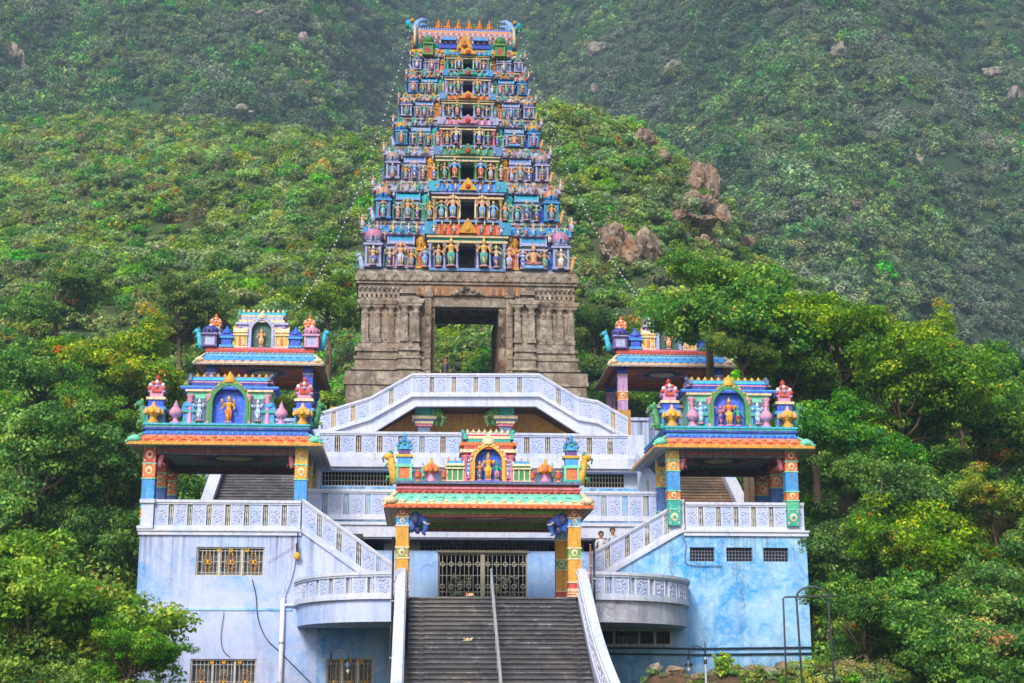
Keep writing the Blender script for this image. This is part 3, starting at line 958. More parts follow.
for px, f in ((424, 1), (505, -1)):
    cx = TA(px, D + 1.2, 425)
    zt_ = T(px, 407, D + 1.2)[2]
    mb = MB()
    mb.cbox(cx, D + 1.2, zB, .55, .55, zt_ - zB - .95, P['slate'])
    z = zt_ - .95
    for w_, h_, c_ in ((.7, .12, P['rose']), (.85, .1, P['cream']), (.95, .1, P['slate']), (1.1, .13, P['cream']), (.8, .45, P['teal'])):
        mb.cbox(cx, D + 1.2, z, w_, w_, h_, c_); z += h_
    c = part('column', mb, M_PAINT, br)
    e = MB(); elephant_head(e, cx + f * .5, D + 1.0, zt_ - .3, .95, f, P['leaf'], P['green']); part('elephant_bracket', e, M_PAINT, br, c)

# ------------------------------------------------------------------ flights that climb behind the side pavilions
def flight(label, xa, xb, d0, z0, d1, z1, n, mat, wallmat):
    f_ = thing('side_staircase', label, 'stair', (xa + xb) / 2, d0, z0)
    for i in range(n):
        mb = MB()
        za = z0 + (z1 - z0) * i / n; zc = z0 + (z1 - z0) * (i + 1) / n
        da = d0 + (d1 - d0) * i / n; db = d0 + (d1 - d0) * (i + 1) / n
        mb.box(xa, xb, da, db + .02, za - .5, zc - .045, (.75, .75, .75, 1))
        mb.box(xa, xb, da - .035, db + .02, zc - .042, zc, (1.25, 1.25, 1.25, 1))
        part('step', mb, mat, f_)
    for x in (xa - .22, xb + .22):
        mb = MB(); mb.beam((x, d0, z0), (x, d1, z1), .4, -2.5, .45, H('aeb2c0')); mb.beam((x, d0, z0), (x, d1, z1), .5, .45, .6, WHITE)
        part('stringer', mb, wallmat, f_)
    return f_
zW = zt
flight('dark grey stone flight rising behind the left pavilion', TA(202, 6, 490), TA(312, 6, 490), 6, zW - .1, 13.5, zW + 4.4, 28, M_STEP, M_WHITE)
flight('brown weathered stone flight rising behind the right pavilion', TA(655, 6, 490), TA(752, 6, 490), 6, ztr - .1, 13.5, ztr + 4.4, 28, M_STEPB, M_WHITE)
# small shed beside the right rear pavilion
sh = thing('small_shed', 'small pale shed with white corrugated roof edge under the right rear pavilion', 'shed', TA(680, 17, 430), 17, 10)
x0, x1, za, zc = TA(655, 17, 425), TA(702, 17, 425), T(680, 470, 17)[2], T(680, 407, 17)[2]
mb = MB(); mb.box(x0, x1, 17, 19, za - 1, zc - .05, H('a9b2d6')); part('wall', mb, M_WALL_L, sh)
mb = MB()
for i in range(26):
    x = x0 - .1 + (x1 - x0 + .2) * i / 25
    mb.prismx([(16.7, zc - .1), (16.7, zc + .06), (19.2, zc + .2), (19.2, zc + .04)], x, x + .06, WHITE)
mb.prismx([(16.75, zc - .1), (16.75, zc), (19.2, zc + .14), (19.2, zc + .04)], x0 - .1, x1 + .1, H('c8ccd8')); part('roof', mb, M_WHITE, sh)

# ------------------------------------------------------------------ main staircase
ms = thing('entrance_staircase', 'broad dark grey stone staircase with white parapets climbing to the entrance', 'stair', 0, -9, -1.6)
D0 = -5.3
xsl, xsr = TA(409, D0, 597), TA(576, D0, 597)
RIS, TRD = .152, .262
n = 31
for i in range(n):
    z1_ = Z_LAND - RIS * i
    da = D0 - TRD * i
    mb = MB()
    rng = random.Random(i)
    x = xsl
    while x < xsr - .01:                             # the slabs of one step
        x2 = min(xsr, x + rng.uniform(.9, 2.2))
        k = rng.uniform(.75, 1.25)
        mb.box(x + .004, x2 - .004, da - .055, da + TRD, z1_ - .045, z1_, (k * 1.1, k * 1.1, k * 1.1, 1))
        k *= .55  # riser tint darkened to paint in the shade below the nosing
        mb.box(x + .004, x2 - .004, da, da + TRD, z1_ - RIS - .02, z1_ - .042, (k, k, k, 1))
        x = x2
    for xx in (xsl + .30, xsr - .42):
        mb.box(xx, xx + .2, da - .045, da + TRD, z1_ - RIS, z1_ + .004, (.22, .22, .25, 1))
    part('step', mb, M_STEP, ms)
mb = MB(); mb.box(xsl - .6, xsr + .6, D0 + TRD + .01, 3.4, Z_LAND - .5, Z_LAND - .004, (1.05, 1.05, 1.05, 1)); part('landing', mb, M_STEP, ms)
mb = MB()
mb.prismx([(D0, -1.7), (D0, Z_LAND - .4), (D0 - TRD * n, -1.8)], xsl + .1, xsr - .1, (.5, .5, .5, 1)); mb.box(xsl - .6, xsr + .6, D0 + .1, 3.0, -1.7, Z_LAND - .52, (.5, .5, .5, 1))
part('core', mb, M_STEP, ms)
for side in (0, 1):
    pts = []
    for k in range(22):
        t = k / 21
        d = D0 + .5 - t * (TRD * n + .8)
        z = Z_LAND - max(0, (D0 - .1 - d)) * RIS / TRD
        if side == 0: x = xsl - .26 
        else: x = xsr + .20 + .55 * max(0, t - .35) ** 2 * 2.2
        pts.append((x, d, z))
    mb = MB(); mo = MB()
    for i in range(21):
        mb.beam(pts[i], pts[i + 1], .24, -1.4, .76, H('b9c0dc'))
        mb.beam(pts[i], pts[i + 1], .36, .76, .84, WHITE); mb.beam(pts[i], pts[i + 1], .28, .84, .95, WHITE)
        mb.beam(pts[i], pts[i + 1], .32, .05, .13, WHITE); mb.beam(pts[i], pts[i + 1], .30, .28, .33, WHITE)
        for f_ in (.2, .5, .8):
            p_ = [pts[i][j] + (pts[i + 1][j] - pts[i][j]) * f_ for j in range(3)]
            for sg in (-1, 1): mo.ball(p_[0] + sg * .12, p_[1], p_[2] + .5 + .1 * math.sin(i * 1.7 + f_ * 9), .09, WHITE, 6, 4, .4, 1, 1.3)
    pp = part('parapet', mb, M_WHITE, ms)
    part('carving', mo, M_WHITE, ms, pp)
# ------------------------------------------------------------------ figures and roof ornaments (base at z = 0, looking along -y)
def figure_mb(h, skin, dress, gold, arms=2, seed=0, halo=None, x=0, y=0, z=0, pedestal=True):
    rng = random.Random(seed)
    mb = MB()
    s = h
    lean = rng.uniform(-.03, .03)
    def p(a, b, c): return (x + (a + lean * math.sin(c * 3)) * s, y + b * s, z + c * s)
    if pedestal:
        mb.lathe(x, y, z, [(.17 * s, 0, P['rose']), (.19 * s, .03 * s, P['rose']), (.14 * s, .06 * s, P['mint']), (.13 * s, .07 * s)], P['rose'], 8)
    for sg in (-1, 1):
        mb.tube([p(sg * .05, 0, .06), p(sg * .075, -.01, .28), p(sg * .07, 0, .5)], [.035 * s, .05 * s, .075 * s], dress, 6)
        mb.ball(*p(sg * .06, -.035, .075), .035 * s, skin, 6, 4, 1, 1.6, .7)
    mb.lathe(*p(0, 0, 0), [(.05 * s, .30 * s, gold), (.12 * s, .34 * s, dress), (.125 * s, .45 * s, dress), (.105 * s, .52 * s, gold), (.085 * s, .555 * s, skin), (.10 * s, .63 * s, skin),
                           (.135 * s, .72 * s, gold), (.125 * s, .765 * s, skin), (.05 * s, .79 * s, skin), (.04 * s, .82 * s)], skin, 8, 1, .7)
    mb.tube([p(-.02, -.085, .33), p(.0, -.10, .2), p(.01, -.085, .08)], [.05 * s, .035 * s, .03 * s], gold, 5)
    mb.ball(*p(0, -.005, .865), .062 * s, skin, 8, 6, 1, 1, 1.15)
    mb.ball(*p(0, -.062, .862), .014 * s, skin, 5, 4)
    mb.lathe(*p(0, 0, .89), [(.075 * s, 0), (.07 * s, .03 * s), (.05 * s, .08 * s), (.02 * s, .14 * s), (.008 * s, .17 * s)], gold, 7)
    for sg in (-1, 1):
        mb.ball(*p(sg * .07, 0, .86), .02 * s, gold, 5, 4)
        ups = [rng.uniform(-.2, .2)] if arms == 2 else [-.16, .13]
        for u in ups:
            e = p(sg * (.22 + .02 * rng.random()), -.02, .60 + .35 * max(u, -.1))
            hnd = p(sg * (.20 + .07 * rng.random()), -.13, .66 + u * 1.0)
            mb.tube([p(sg * .13, 0, .745), e, hnd], [.042 * s, .033 * s, .022 * s], skin, 6)
            mb.ball(*hnd, .032 * s, skin, 6, 4)
            if u > 0:
                mb.lathe(hnd[0], hnd[1], hnd[2], [(.008 * s, 0), (.045 * s, .02 * s), (.045 * s, .06 * s), (.006 * s, .10 * s)], gold, 6, 1, .4)
            mb.ball(*p(sg * .165, 0, .685), .045 * s, gold, 6, 4)
    if halo:
        mb.arch(x, z + .06 * s, .25 * s, .31 * s, y + .06 * s, y + .12 * s, .62 * s, halo, 10, .06 * s)
    return mb
def mesh_of(name, mb, mat):
    o = build(name, mb, mat)
    me = o.data
    bpy.data.objects.remove(o)
    return me
def seated_mb(h, skin, dress, gold, seed=0):
    mb = MB(); s = h
    mb.cbox(0, 0, 0, .75 * s, .4 * s, .12 * s, P['sky'])
    for sg in (-1, 1):
        mb.tube([(sg * .08 * s, 0, .2 * s), (sg * .28 * s, -.14 * s, .2 * s), (sg * .02 * s, -.22 * s, .16 * s)], [.1 * s, .085 * s, .05 * s], dress, 6)
        mb.tube([(sg * .17 * s, 0, .62 * s), (sg * .3 * s, -.04 * s, .45 * s), (sg * .22 * s, -.2 * s, .38 * s + sg * .1 * s)], [.055 * s, .045 * s, .03 * s], skin, 6)
    mb.lathe(0, 0, .14 * s, [(.17 * s, 0, dress), (.14 * s, .14 * s, gold), (.13 * s, .28 * s, skin), (.18 * s, .44 * s, gold), (.15 * s, .52 * s, skin), (.06 * s, .56 * s)], skin, 8, 1, .7)
    mb.ball(0, -.01 * s, .80 * s, .09 * s, skin, 8, 6)
    mb.lathe(0, 0, .84 * s, [(.1 * s, 0), (.08 * s, .07 * s), (.03 * s, .16 * s), (.01 * s, .2 * s)], gold, 7)
    return mb
def finial_prof(h, w): return [(w * .35, 0), (w * .5, .12 * h), (w * .2, .25 * h), (w * .5, .42 * h), (w * .42, .56 * h), (w * .15, .7 * h), (w * .18, .78 * h), (w * .03, h)]
def dome_shrine_mb(w, h, body, trim, dome, fin, niche=None, seg=8):
    # small square shrine: plinth, corner pilasters, cornice, ribbed dome, finial
    mb = MB()
    mb.cbox(0, 0, 0, w, w, .06 * h, trim)
    mb.cbox(0, 0, .06 * h, w * .78, w * .78, .42 * h, body)
    for sx in (-1, 1):
        for sy in (-1, 1):
            mb.cbox(sx * w * .4, sy * w * .4, .06 * h, w * .13, w * .13, .42 * h, trim)
    if niche: mb.archfill(0, .08 * h, w * .2, -w * .41, -w * .36, .2 * h, niche, 8)
    mb.cbox(0, 0, .48 * h, w * 1.12, w * 1.12, .045 * h, trim)
    mb.cbox(0, 0, .525 * h, w * .98, w * .98, .035 * h, body)
    mb.cbox(0, 0, .56 * h, w * .74, w * .74, .04 * h, trim)
    r = w * .5
    mb.lathe(0, 0, .60 * h, [(r * .8, 0, trim), (r * 1.02, .07 * h, dome), (r * 1.04, .15 * h, dome), (r * .88, .24 * h, dome), (r * .55, .29 * h, trim), (r * .22, .31 * h, fin), (r * .26, .33 * h, fin), (r * .3, .36 * h, fin), (r * .1, .39 * h, fin), (r * .02, .44 * h)], dome, seg)
    for sg in (-1, 1):
        mb.arch(0, .60 * h, w * .09, w * .15, -w * .56 if sg < 0 else w * .46, -w * .46 if sg < 0 else w * .56, .05 * h, trim, 8, .02 * h)
    for q in range(8):
        an = q * math.pi / 4; mb.tube([(r * .82 * math.cos(an), r * .82 * math.sin(an), .60 * h), (r * 1.06 * math.cos(an), r * 1.06 * math.sin(an), .72 * h), (r * .9 * math.cos(an), r * .9 * math.sin(an), .83 * h), (r * .5 * math.cos(an), r * .5 * math.sin(an), .89 * h)], w * .022, trim, 4)
    return mb
def barrel_shrine_mb(w, dpt, h, body, trim, roof, fin, niche=None):
    mb = MB()
    mb.cbox(0, 0, 0, w, dpt, .07 * h, trim)
    mb.cbox(0, 0, .07 * h, w * .92, dpt * .8, .42 * h, body)
    n = 4
    for i in range(n):
        x = -w * .44 + w * .88 * i / (n - 1)
        mb.cbox(x, -dpt * .4, .07 * h, w * .06, dpt * .12, .42 * h, trim)
    if niche: mb.archfill(0, .09 * h, w * .12, -dpt * .43, -dpt * .36, .22 * h, niche, 8)
    mb.cbox(0, 0, .49 * h, w * 1.06, dpt * 1.1, .05 * h, trim)
    mb.cbox(0, 0, .54 * h, w * .9, dpt * .8, .08 * h, body)
    mb.barrel(-w * .47, w * .47, 0, .62 * h, dpt * .5, .22 * h, [trim, roof, roof, trim, roof])
    for sg in (-1, 1):
        mb.prismx([(-dpt * .56, .60 * h), (-dpt * .5, .78 * h), (0, .9 * h), (dpt * .5, .78 * h), (dpt * .56, .60 * h)], sg * w * .47 - .03 * w, sg * w * .47 + .03 * w, trim)
    k = max(2, int(w / (.18 * h)))
    for i in range(k):
        x = -w * .36 + w * .72 * i / (k - 1)
        mb.lathe(x, 0, .83 * h, finial_prof(.17 * h, .07 * h), fin, 6)
    return mb
def urn_mb(w, h, cols):
    # lotus urn on a stem, with pointed petals
    a, b, c = cols
    mb = MB()
    mb.lathe(0, 0, 0, [(w * .34, 0, a), (w * .34, .1 * h, a), (w * .22, .2 * h, a), (w * .24, .34 * h, b), (w * .5, .46 * h, b), (w * .52, .58 * h, b), (w * .36, .7 * h, c), (w * .24, .76 * h, c), (w * .1, .84 * h, c), (w * .12, .9 * h, c), (w * .02, h)], b, 10)
    for k in range(8):
        an = k * math.pi / 4
        x, y = math.cos(an) * w * .5, math.sin(an) * w * .5
        mb.lathe(x, y, .42 * h, [(w * .12, 0), (w * .14, .1 * h), (w * .07, .2 * h), (w * .01, .27 * h)], c if k % 2 else b, 6)
    return mb
def bulb_mb(w, h, cols):
    a, b = cols
    mb = MB()
    mb.lathe(0, 0, 0, [(w * .42, 0, b), (w * .42, .08 * h, b), (w * .2, .14 * h, a), (w * .18, .26 * h, a), (w * .34, .3 * h, b), (w * .5, .42 * h, a), (w * .46, .56 * h, a), (w * .28, .68 * h, a), (w * .16, .74 * h, b), (w * .2, .8 * h, a), (w * .08, .88 * h, a), (w * .01, h)], a, 10)
    return mb
def potbox_mb(w, h, cols):
    a, b = cols
    mb = MB()
    mb.cbox(0, 0, 0, w, w * .7, .1 * h, b); mb.cbox(0, 0, .1 * h, w * .7, w * .5, .3 * h, a); mb.cbox(0, 0, .4 * h, w * 1.05, w * .75, .08 * h, b)
    mb.cbox(0, 0, .48 * h, w * .85, w * .6, .12 * h, a)
    mb.lathe(0, 0, .6 * h, [(w * .42, 0, a), (w * .44, .08 * h, a), (w * .3, .17 * h, b), (w * .12, .22 * h, a), (w * .14, .27 * h, a), (w * .02, .4 * h)], a, 8)
    for sg in (-1, 1): mb.lathe(sg * w * .42, 0, .48 * h, finial_prof(.22 * h, .16 * w), b, 6)
    return mb
def turret_mb(w, h, cols, shell):
    # corner turret: stacked blocks, cornices and a shell-shaped crest
    mb = MB()
    z = 0
    for k, (ww, hh) in enumerate(((1.0, .08), (.78, .22), (1.0, .06), (.72, .14), (.92, .05), (.62, .1))):
        mb.cbox(0, 0, z * h, ww * w, ww * w * .8, hh * h, cols[k % len(cols)]); z += hh
    for sg in (-1, 1): mb.cbox(sg * w * .36, -w * .32, .08 * h, w * .12, w * .12, .22 * h, cols[(2) % len(cols)])
    mb.archfill(0, z * h, w * .40, -w * .26, w * .3, .05 * h, shell[0], 10)
    for q in range(7):                                # scalloped rays of the shell
        an = math.pi * (q + .5) / 7
        mb.ball(w * .36 * math.cos(an), -w * .24, z * h + .05 * h + w * .36 * math.sin(an), w * .12, shell[1 if q % 2 else 2], 6, 4, 1, .8)
    mb.archfill(0, z * h, w * .22, -w * .34, -w * .27, .04 * h, shell[2], 8); mb.ball(0, -w * .34, z * h + .1 * h, w * .1, shell[0], 6, 4)
    mb.lathe(0, 0, z * h + .06 * h + w * .46, finial_prof(h * .12, w * .3), shell[2], 6)
    return mb
def yali_mb(h, face, col, trim):
    # rearing guardian beast at a corner
    mb = MB(); f = face; s = h
    mb.tube([(0, 0, 0), (f * .05 * s, 0, .3 * s), (f * .12 * s, 0, .6 * s), (f * .16 * s, 0, .8 * s)], [.16 * s, .15 * s, .13 * s, .1 * s], col, 7)
    mb.ball(f * .22 * s, 0, .86 * s, .13 * s, col, 8, 6, 1.3)
    mb.tube([(f * .05 * s, 0, .55 * s), (f * .28 * s, 0, .62 * s), (f * .34 * s, 0, .5 * s)], [.06 * s, .05 * s, .03 * s], trim, 6)
    mb.tube([(f * .02 * s, 0, .15 * s), (f * .26 * s, 0, .2 * s), (f * .3 * s, 0, 0)], [.08 * s, .06 * s, .04 * s], trim, 6)
    mb.tube([(f * .3 * s, 0, .88 * s), (f * .42 * s, 0, .8 * s), (f * .38 * s, 0, .66 * s)], [.06 * s, .045 * s, .02 * s], trim, 6)
    mb.lathe(f * .16 * s, 0, .95 * s, [(.1 * s, 0), (.07 * s, .06 * s), (.01 * s, .14 * s)], trim, 6)
    return mb
def shifted(mb, dx, dy, dz):
    mb.v = [(x + dx, y + dy, z + dz) for x, y, z in mb.v]
    return mb

# ------------------------------------------------------------------ pavilions
def pavilion(sp):
    ac, dF, depth, zf, ze = sp['a'], sp['d'], sp['depth'], sp['zf'], sp['ze']     # pillar front line, floor, underside of eave
    hw = sp['hw']                                                                # half distance between pillar centres
    rt = thing(sp['name'], sp['label'], 'pavilion', ac, dF + depth / 2, zf, sp.get('group'))
    ps = sp['ps']
    rows = sp['rows']
    for r_ in range(rows):
        d = dF + depth * r_ / (rows - 1)
        for sg in (-1, 1):
            mb = MB()
            x = ac + sg * hw
            bands = sp['pillar'](r_, sg)
            zb_ = zf
            hgt = ze - zf
            tot = sum(b[0] for b in bands)
            for i, (fr, c, kind) in enumerate(bands):
                h_ = hgt * fr / tot
                mb.cbox(x, d, zb_, ps, ps, h_ - .02, c)
                mb.cbox(x, d, zb_ + h_ - .045, ps + .05, ps + .05, .045, sp['ring'])
                if kind == 1:
                    mb.ball(x, d - ps / 2, zb_ + h_ / 2, min(ps, h_) * .34, sp['dot'], 10, 5, 1, .15)
                    mb.ball(x, d - ps / 2 - .02, zb_ + h_ / 2, min(ps, h_) * .16, c, 8, 5, 1, .2)
                    for q in range(4): mb.ball(x + ps * .36 * (-1) ** q, d - ps / 2, zb_ + h_ / 2 + h_ * .34 * (-1 if q > 1 else 1), .04, sp['dot'], 5, 4, 1, .3)
                elif kind == 2:
                    for q in range(3): mb.cbox(x, d, zb_ + h_ * (.1 + .3 * q), ps + .09 - .03 * q, ps + .09 - .03 * q, h_ * .14, sp['dot'])
                zb_ += h_
            pl = part('pillar', mb, M_PAINT, rt)
            if r_ == 0 and sp.get('bracket'):
                e = MB()
                kind, col, tr, sc = sp['bracket']
                if kind == 'elephant': elephant_head(e, x - sg * (ps * .5 + .3 * sc), d - .05, ze - .42 * sc, sc, -sg, col, tr)
                else: e = shifted(yali_mb(.75 * sc, -sg, col, tr), x - sg * (ps * .5 + .1), d, ze - .78 * sc)
                part('bracket', e, M_PAINT, rt, pl)
    if sp.get('plinth'):
        mb = MB(); mb.box(ac - hw - .7, ac + hw + .7, dF - .7, dF + depth + .7, sp['plinth'], zf - .16, H('aab4d6')); mb.box(ac - hw - .8, ac + hw + .8, dF - .8, dF + depth + .8, zf - .16, zf, WHITE)
        part('plinth', mb, M_WALL_L, rt)
    # beams and ceiling
    mb = MB()
    bh = .30
    c1, c2, c3 = sp['beam']
    for d in (dF, dF + depth):
        mb.box(ac - hw + ps * .52, ac + hw - ps * .52, d - ps * .42, d + ps * .42, ze - bh, ze - .20, c1)
        mb.box(ac - hw + ps * .52, ac + hw - ps * .52, d - ps * .5, d + ps * .5, ze - .20, ze - .10, c2)
        mb.box(ac - hw + ps * .52, ac + hw - ps * .52, d - ps * .58, d + ps * .58, ze - .10, ze, c3)
        k = int(hw * 2 / .3)
        for i in range(k):
            x = ac - hw + ps + (2 * hw - 2 * ps) * (i + .5) / k
            mb.ball(x, d - ps * .43, ze - bh + .1, .06, c2 if i % 2 else c3, 6, 4, 1, .3)
    for sg in (-1, 1):
        mb.box(ac + sg * hw - ps * .4, ac + sg * hw + ps * .4, dF + ps * .6, dF + depth - ps * .6, ze - bh, ze, c1)
    part('beam', mb, M_PAINT, rt)
    ov = sp['ov']
    mb = MB()
    mb.box(ac - hw - .3, ac + hw + .3, dF - .3, dF + depth + .3, ze + .003, ze + .12, sp['ceil'])
    for q in range(5):
        r_ = hw * (.9 - .16 * q)
        mb.lathe(ac, dF + depth * .5, ze - .01 - .012 * q, [(r_, 0), (r_, .03)], [P['maroon'], P['teal'], P['rose'], P['slate'], P['cream']][q], 16, 1, min(1, depth * .45 / hw))
    part('ceiling', mb, M_PAINT, rt)
    # sloping eave all round
    zo, zi = ze - sp['drop'], ze + sp['rise']
    xo, xi = hw + ov, hw + ov * .38
    yo0, yo1, yi0, yi1 = dF - ov, dF + depth + ov, dF - ov * .38, dF + depth + ov * .38
    th = .10
    mb = MB()
    ou = [(ac - xo, yo0), (ac + xo, yo0), (ac + xo, yo1), (ac - xo, yo1)]
    inn = [(ac - xi, yi0), (ac + xi, yi0), (ac + xi, yi1), (ac - xi, yi1)]
    nb = 6
    e = sp['eave']
    for i in range(4):
        a, b, c, d_ = ou[i], ou[(i + 1) % 4], inn[(i + 1) % 4], inn[i]
        L = lambda p, q, t: (p[0] + (q[0] - p[0]) * t, p[1] + (q[1] - p[1]) * t)
        curve = [(0, 0), (.18, .10), (.4, .30), (.65, .58), (.85, .84), (1, 1)]
        for j in range(len(curve) - 1):
            t0, s0 = curve[j]; t1, s1 = curve[j + 1]
            p0, p1, p2, p3 = L(a, d_, t0), L(b, c, t0), L(b, c, t1), L(a, d_, t1)
            za_, zb_ = zo + th + (zi - zo - th) * s0, zo + th + (zi - zo - th) * s1
            mb.raw([(p0[0], p0[1], za_), (p1[0], p1[1], za_), (p2[0], p2[1], zb_), (p3[0], p3[1], zb_)], [(0, 1, 2, 3)], e['top'][min(j, len(e['top']) - 1)])
        mb.raw([(a[0], a[1], zo), (b[0], b[1], zo), (b[0], b[1], zo + th), (a[0], a[1], zo + th)], [(0, 1, 2, 3)], e['edge'])
        i0, i1 = L(a, d_, .995), L(b, c, .995)
        for t0, t1, cc in ((0, .14, e['edge2']), (.14, .5, e['soffit']), (.5, .6, e['edge2']), (.6, 1, e['soffit'])):
            p0, p1, p2, p3 = L(a, d_, t0), L(b, c, t0), L(b, c, t1), L(a, d_, t1)
            zz = lambda t: zo + (ze + .004 - zo) * t
            mb.raw([(p0[0], p0[1], zz(t0)), (p1[0], p1[1], zz(t0)), (p2[0], p2[1], zz(t1)), (p3[0], p3[1], zz(t1))], [(0, 1, 2, 3)], cc)
    for i in range(int(2 * xi / .36)):                 # ribs of the tiled slope
        x = ac - xi + 2 * xi * (i + .5) / int(2 * xi / .36)
        x2 = ac + (x - ac) * xo / xi
        mb.tube([(x2, yo0 + .02, zo + th + .01), ((x + x2) / 2, yo0 + (yi0 - yo0) * .5, zo + th + (zi - zo - th) * .42), (x, yi0, zi)], .012, e['rib'], 5)
    # edge teeth and painted lotus dots along the front and sides
    k = int(2 * xo / .24)
    for i in range(k):
        x = ac - xo + 2 * xo * (i + .5) / k
        mb.cbox(x, yo0 - .008, zo + .005, .12, .02, .07, e['teeth'])
    for i in range(int(2 * xo / .5)):
        x = ac - xi + 2 * xi * (i + .5) / int(2 * xo / .5)
        yy = yo0 + (yi0 - yo0) * .42
        mb.ball(x, yy, zo + th + (zi - zo - th) * .34, .1, e['dots'], 8, 4, 1.2, .6, .5)
        mb.ball(x + .25, yo0 + (yi0 - yo0) * .72, zo + th + (zi - zo - th) * .68, .075, e['rib'], 7, 4, 1.6, .6, .5); mb.ball(x + .25, yo0 + (yi0 - yo0) * .16, zo + th + (zi - zo - th) * .10, .05, P['cream'], 6, 4, 1.2, .6, .5)
    ev = part('eave', mb, M_PAINT, rt)
    for sg in (-1, 1):
        m2 = MB(); p0, p1 = (ac + sg * xo, yo0, zo + th + .02), (ac + sg * xi, yi0, zi + .03)
        m2.lathe((p0[0] * .45 + p1[0] * .55), (p0[1] * .45 + p1[1] * .55) - .05, zo + th + (zi - zo - th) * .30, [(.06, -.12), (.24, -.06), (.27, .06), (.12, .16), (.03, .2)], e['corner'], 8)
        m2.beam((p0[0], p0[1], p0[2] - .03), (p1[0], p1[1], p1[2] - .02), .16, 0, .06, e['corner'])
        part('corner_crest', m2, M_PAINT, rt, ev)
    # roof base bands
    mb = MB()
    z = zi
    for (fr, ww, c) in sp['bands']:
        mb.box(ac - xi * ww, ac + xi * ww, yi0 + .02 + (1 - ww) * xi, yi1 - (1 - ww) * xi, z, z + fr - .006, c); z += fr
    k = int(2 * xi / .22)
    for i in range(k):
        mb.ball(ac - xi + 2 * xi * (i + .5) / k, yi0 + .02, zi + sp['bands'][0][0] * .5, .055, sp['pearl'], 6, 4, 1, .5)
    part('roof_base', mb, M_PAINT, rt)
    zr = z
    yr = yi0 + sp.get('set', .45)
    # the central niche shrine
    ns = sp['niche']
    nw, nh = ns['w'], ns['h']
    mb = MB()
    lw = nw * .5
    aw = ns['arch_w']
    leg = ns['arch_h'] - aw
    tz = zr + ns['arch_h'] * .88
    # side bodies, so the recess between them stays open
    for sg in (-1, 1):
        xa, xb = ac + sg * (aw * 1.04), ac + sg * lw * .95
        mb.box(min(xa, xb), max(xa, xb), yr, yr + 1.1, zr, tz, ns['body'])
        for q in range(2):
            x = ac + sg * (aw * 1.22 + (lw * .88 - aw * 1.22) * q)
            hcol = tz - zr
            mb.lathe(x, yr - .04, zr, [(.12, 0), (.12, .08 * hcol), (.075, .14 * hcol), (.075, .66 * hcol), (.12, .72 * hcol), (.08, .78 * hcol), (.15, .86 * hcol), (.15, .9 * hcol)], ns['pil'], 8)
        xm_ = ac + sg * (aw * 1.22 + lw * .88) / 2
        mb.box(xm_ - .26, xm_ + .26, yr - .02, yr + .01, zr + .12, zr + (tz - zr) * .8, ns['panel'])
        mb.archfill(xm_, zr + .14, .19, yr - .04, yr - .015, (tz - zr) * .42, ns['panel'], 8)
        fg = figure_mb((tz - zr) * .66, ns['panel2'], ns['panel2'], H('d5e2f0'), 2, 3, None, xm_, yr - .06, zr + .12)
        mb.raw(fg.v, fg.f, fg.c, True)
    mb.box(ac - aw * 1.04, ac + aw * 1.04, yr + .15, yr + 1.1, zr, tz + .3, ns['recess'])
    mb.box(ac - aw * 1.04, ac + aw * 1.04, yr - .2, yr + .145, zr, zr + .05, ns['recess'])
    z = tz
    top = zr + nh
    layers = ns['layers']
    hh = (top - tz) * .58
    tot = sum(l[0] for l in layers)
    for fr, wf, c in layers:
        h_ = hh * fr / tot
        for sg in (-1, 1):
            g = max(0, aw * .9 if z < zr + ns['arch_h'] - .1 else 0)
            xa, xb = (ac + sg * g, ac + sg * lw * wf)
            mb.box(min(xa, xb), max(xa, xb), yr - .12 * wf, yr + 1.1 + .1 * wf, z, z + h_ - .006, c)
        z += h_
    bh_ = (top - z) * .72
    bw = lw * ns.get('barrel', .9)
    mb.barrel(ac - bw, ac + bw, yr + .5, z, .62, bh_, ns['roof'])
    for sg in (-1, 1):
        mb.prismx([(yr - .2, z - .03), (yr - .14, z + bh_ * .7), (yr + .5, z + bh_ * 1.25), (yr + 1.14, z + bh_ * .7), (yr + 1.2, z - .03)], ac + sg * bw - .06, ac + sg * bw + .06, ns['gable'])
        mb.tube([(ac + sg * bw, yr + .3, z + bh_ * 1.0), (ac + sg * (bw + .10), yr + .3, z + bh_ * 1.3), (ac + sg * (bw + .05), yr + .3, z + bh_ * 1.6)], [.1, .07, .02], ns['gable'], 6)
    sh_ = part('niche_shrine', mb, M_PAINT, rt)
    k = ns['nf']
    for i in range(k):
        m2 = MB(); x = ac - bw * .88 + 2 * bw * .88 * i / (k - 1)
        m2.lathe(x, yr + .5, z + bh_ - .02, finial_prof((top - z) * .62, .19), ns['fin'], 7)
        part('finial', m2, M_PAINT, rt, sh_)
    m2 = MB(); m2.arch(ac, zr, aw, aw * 1.22, yr - .16, yr + .145, leg, ns['ring'], 18, .12); m2.arch(ac, zr, aw * 1.22, aw * 1.34, yr - .12, yr + .145, leg, ns['ring2'], 18, .14)
    for i in range(11):
        t = math.pi * (i + .5) / 11
        m2.ball(ac + aw * 1.28 * math.cos(t), yr - .14, zr + leg + aw * 1.28 * math.sin(t), .055, ns['fin'], 6, 4)
    m2.lathe(ac, yr - .1, zr + leg + aw * 1.3, [(.2, 0), (.24, .12), (.1, .26), (.02, .42)], ns['fin'], 7, 1, .6)
    part('arch_ring', m2, M_PAINT, rt, sh_)
    for k, (dx, hf, skin, dress, gold, arms, halo) in enumerate(ns['deity']):
        f_ = figure_mb(hf, skin, dress, gold, arms, 7 + k, halo, ac + dx, yr - .05, zr + .05)
        part('statue', f_, M_FIG, rt, sh_)
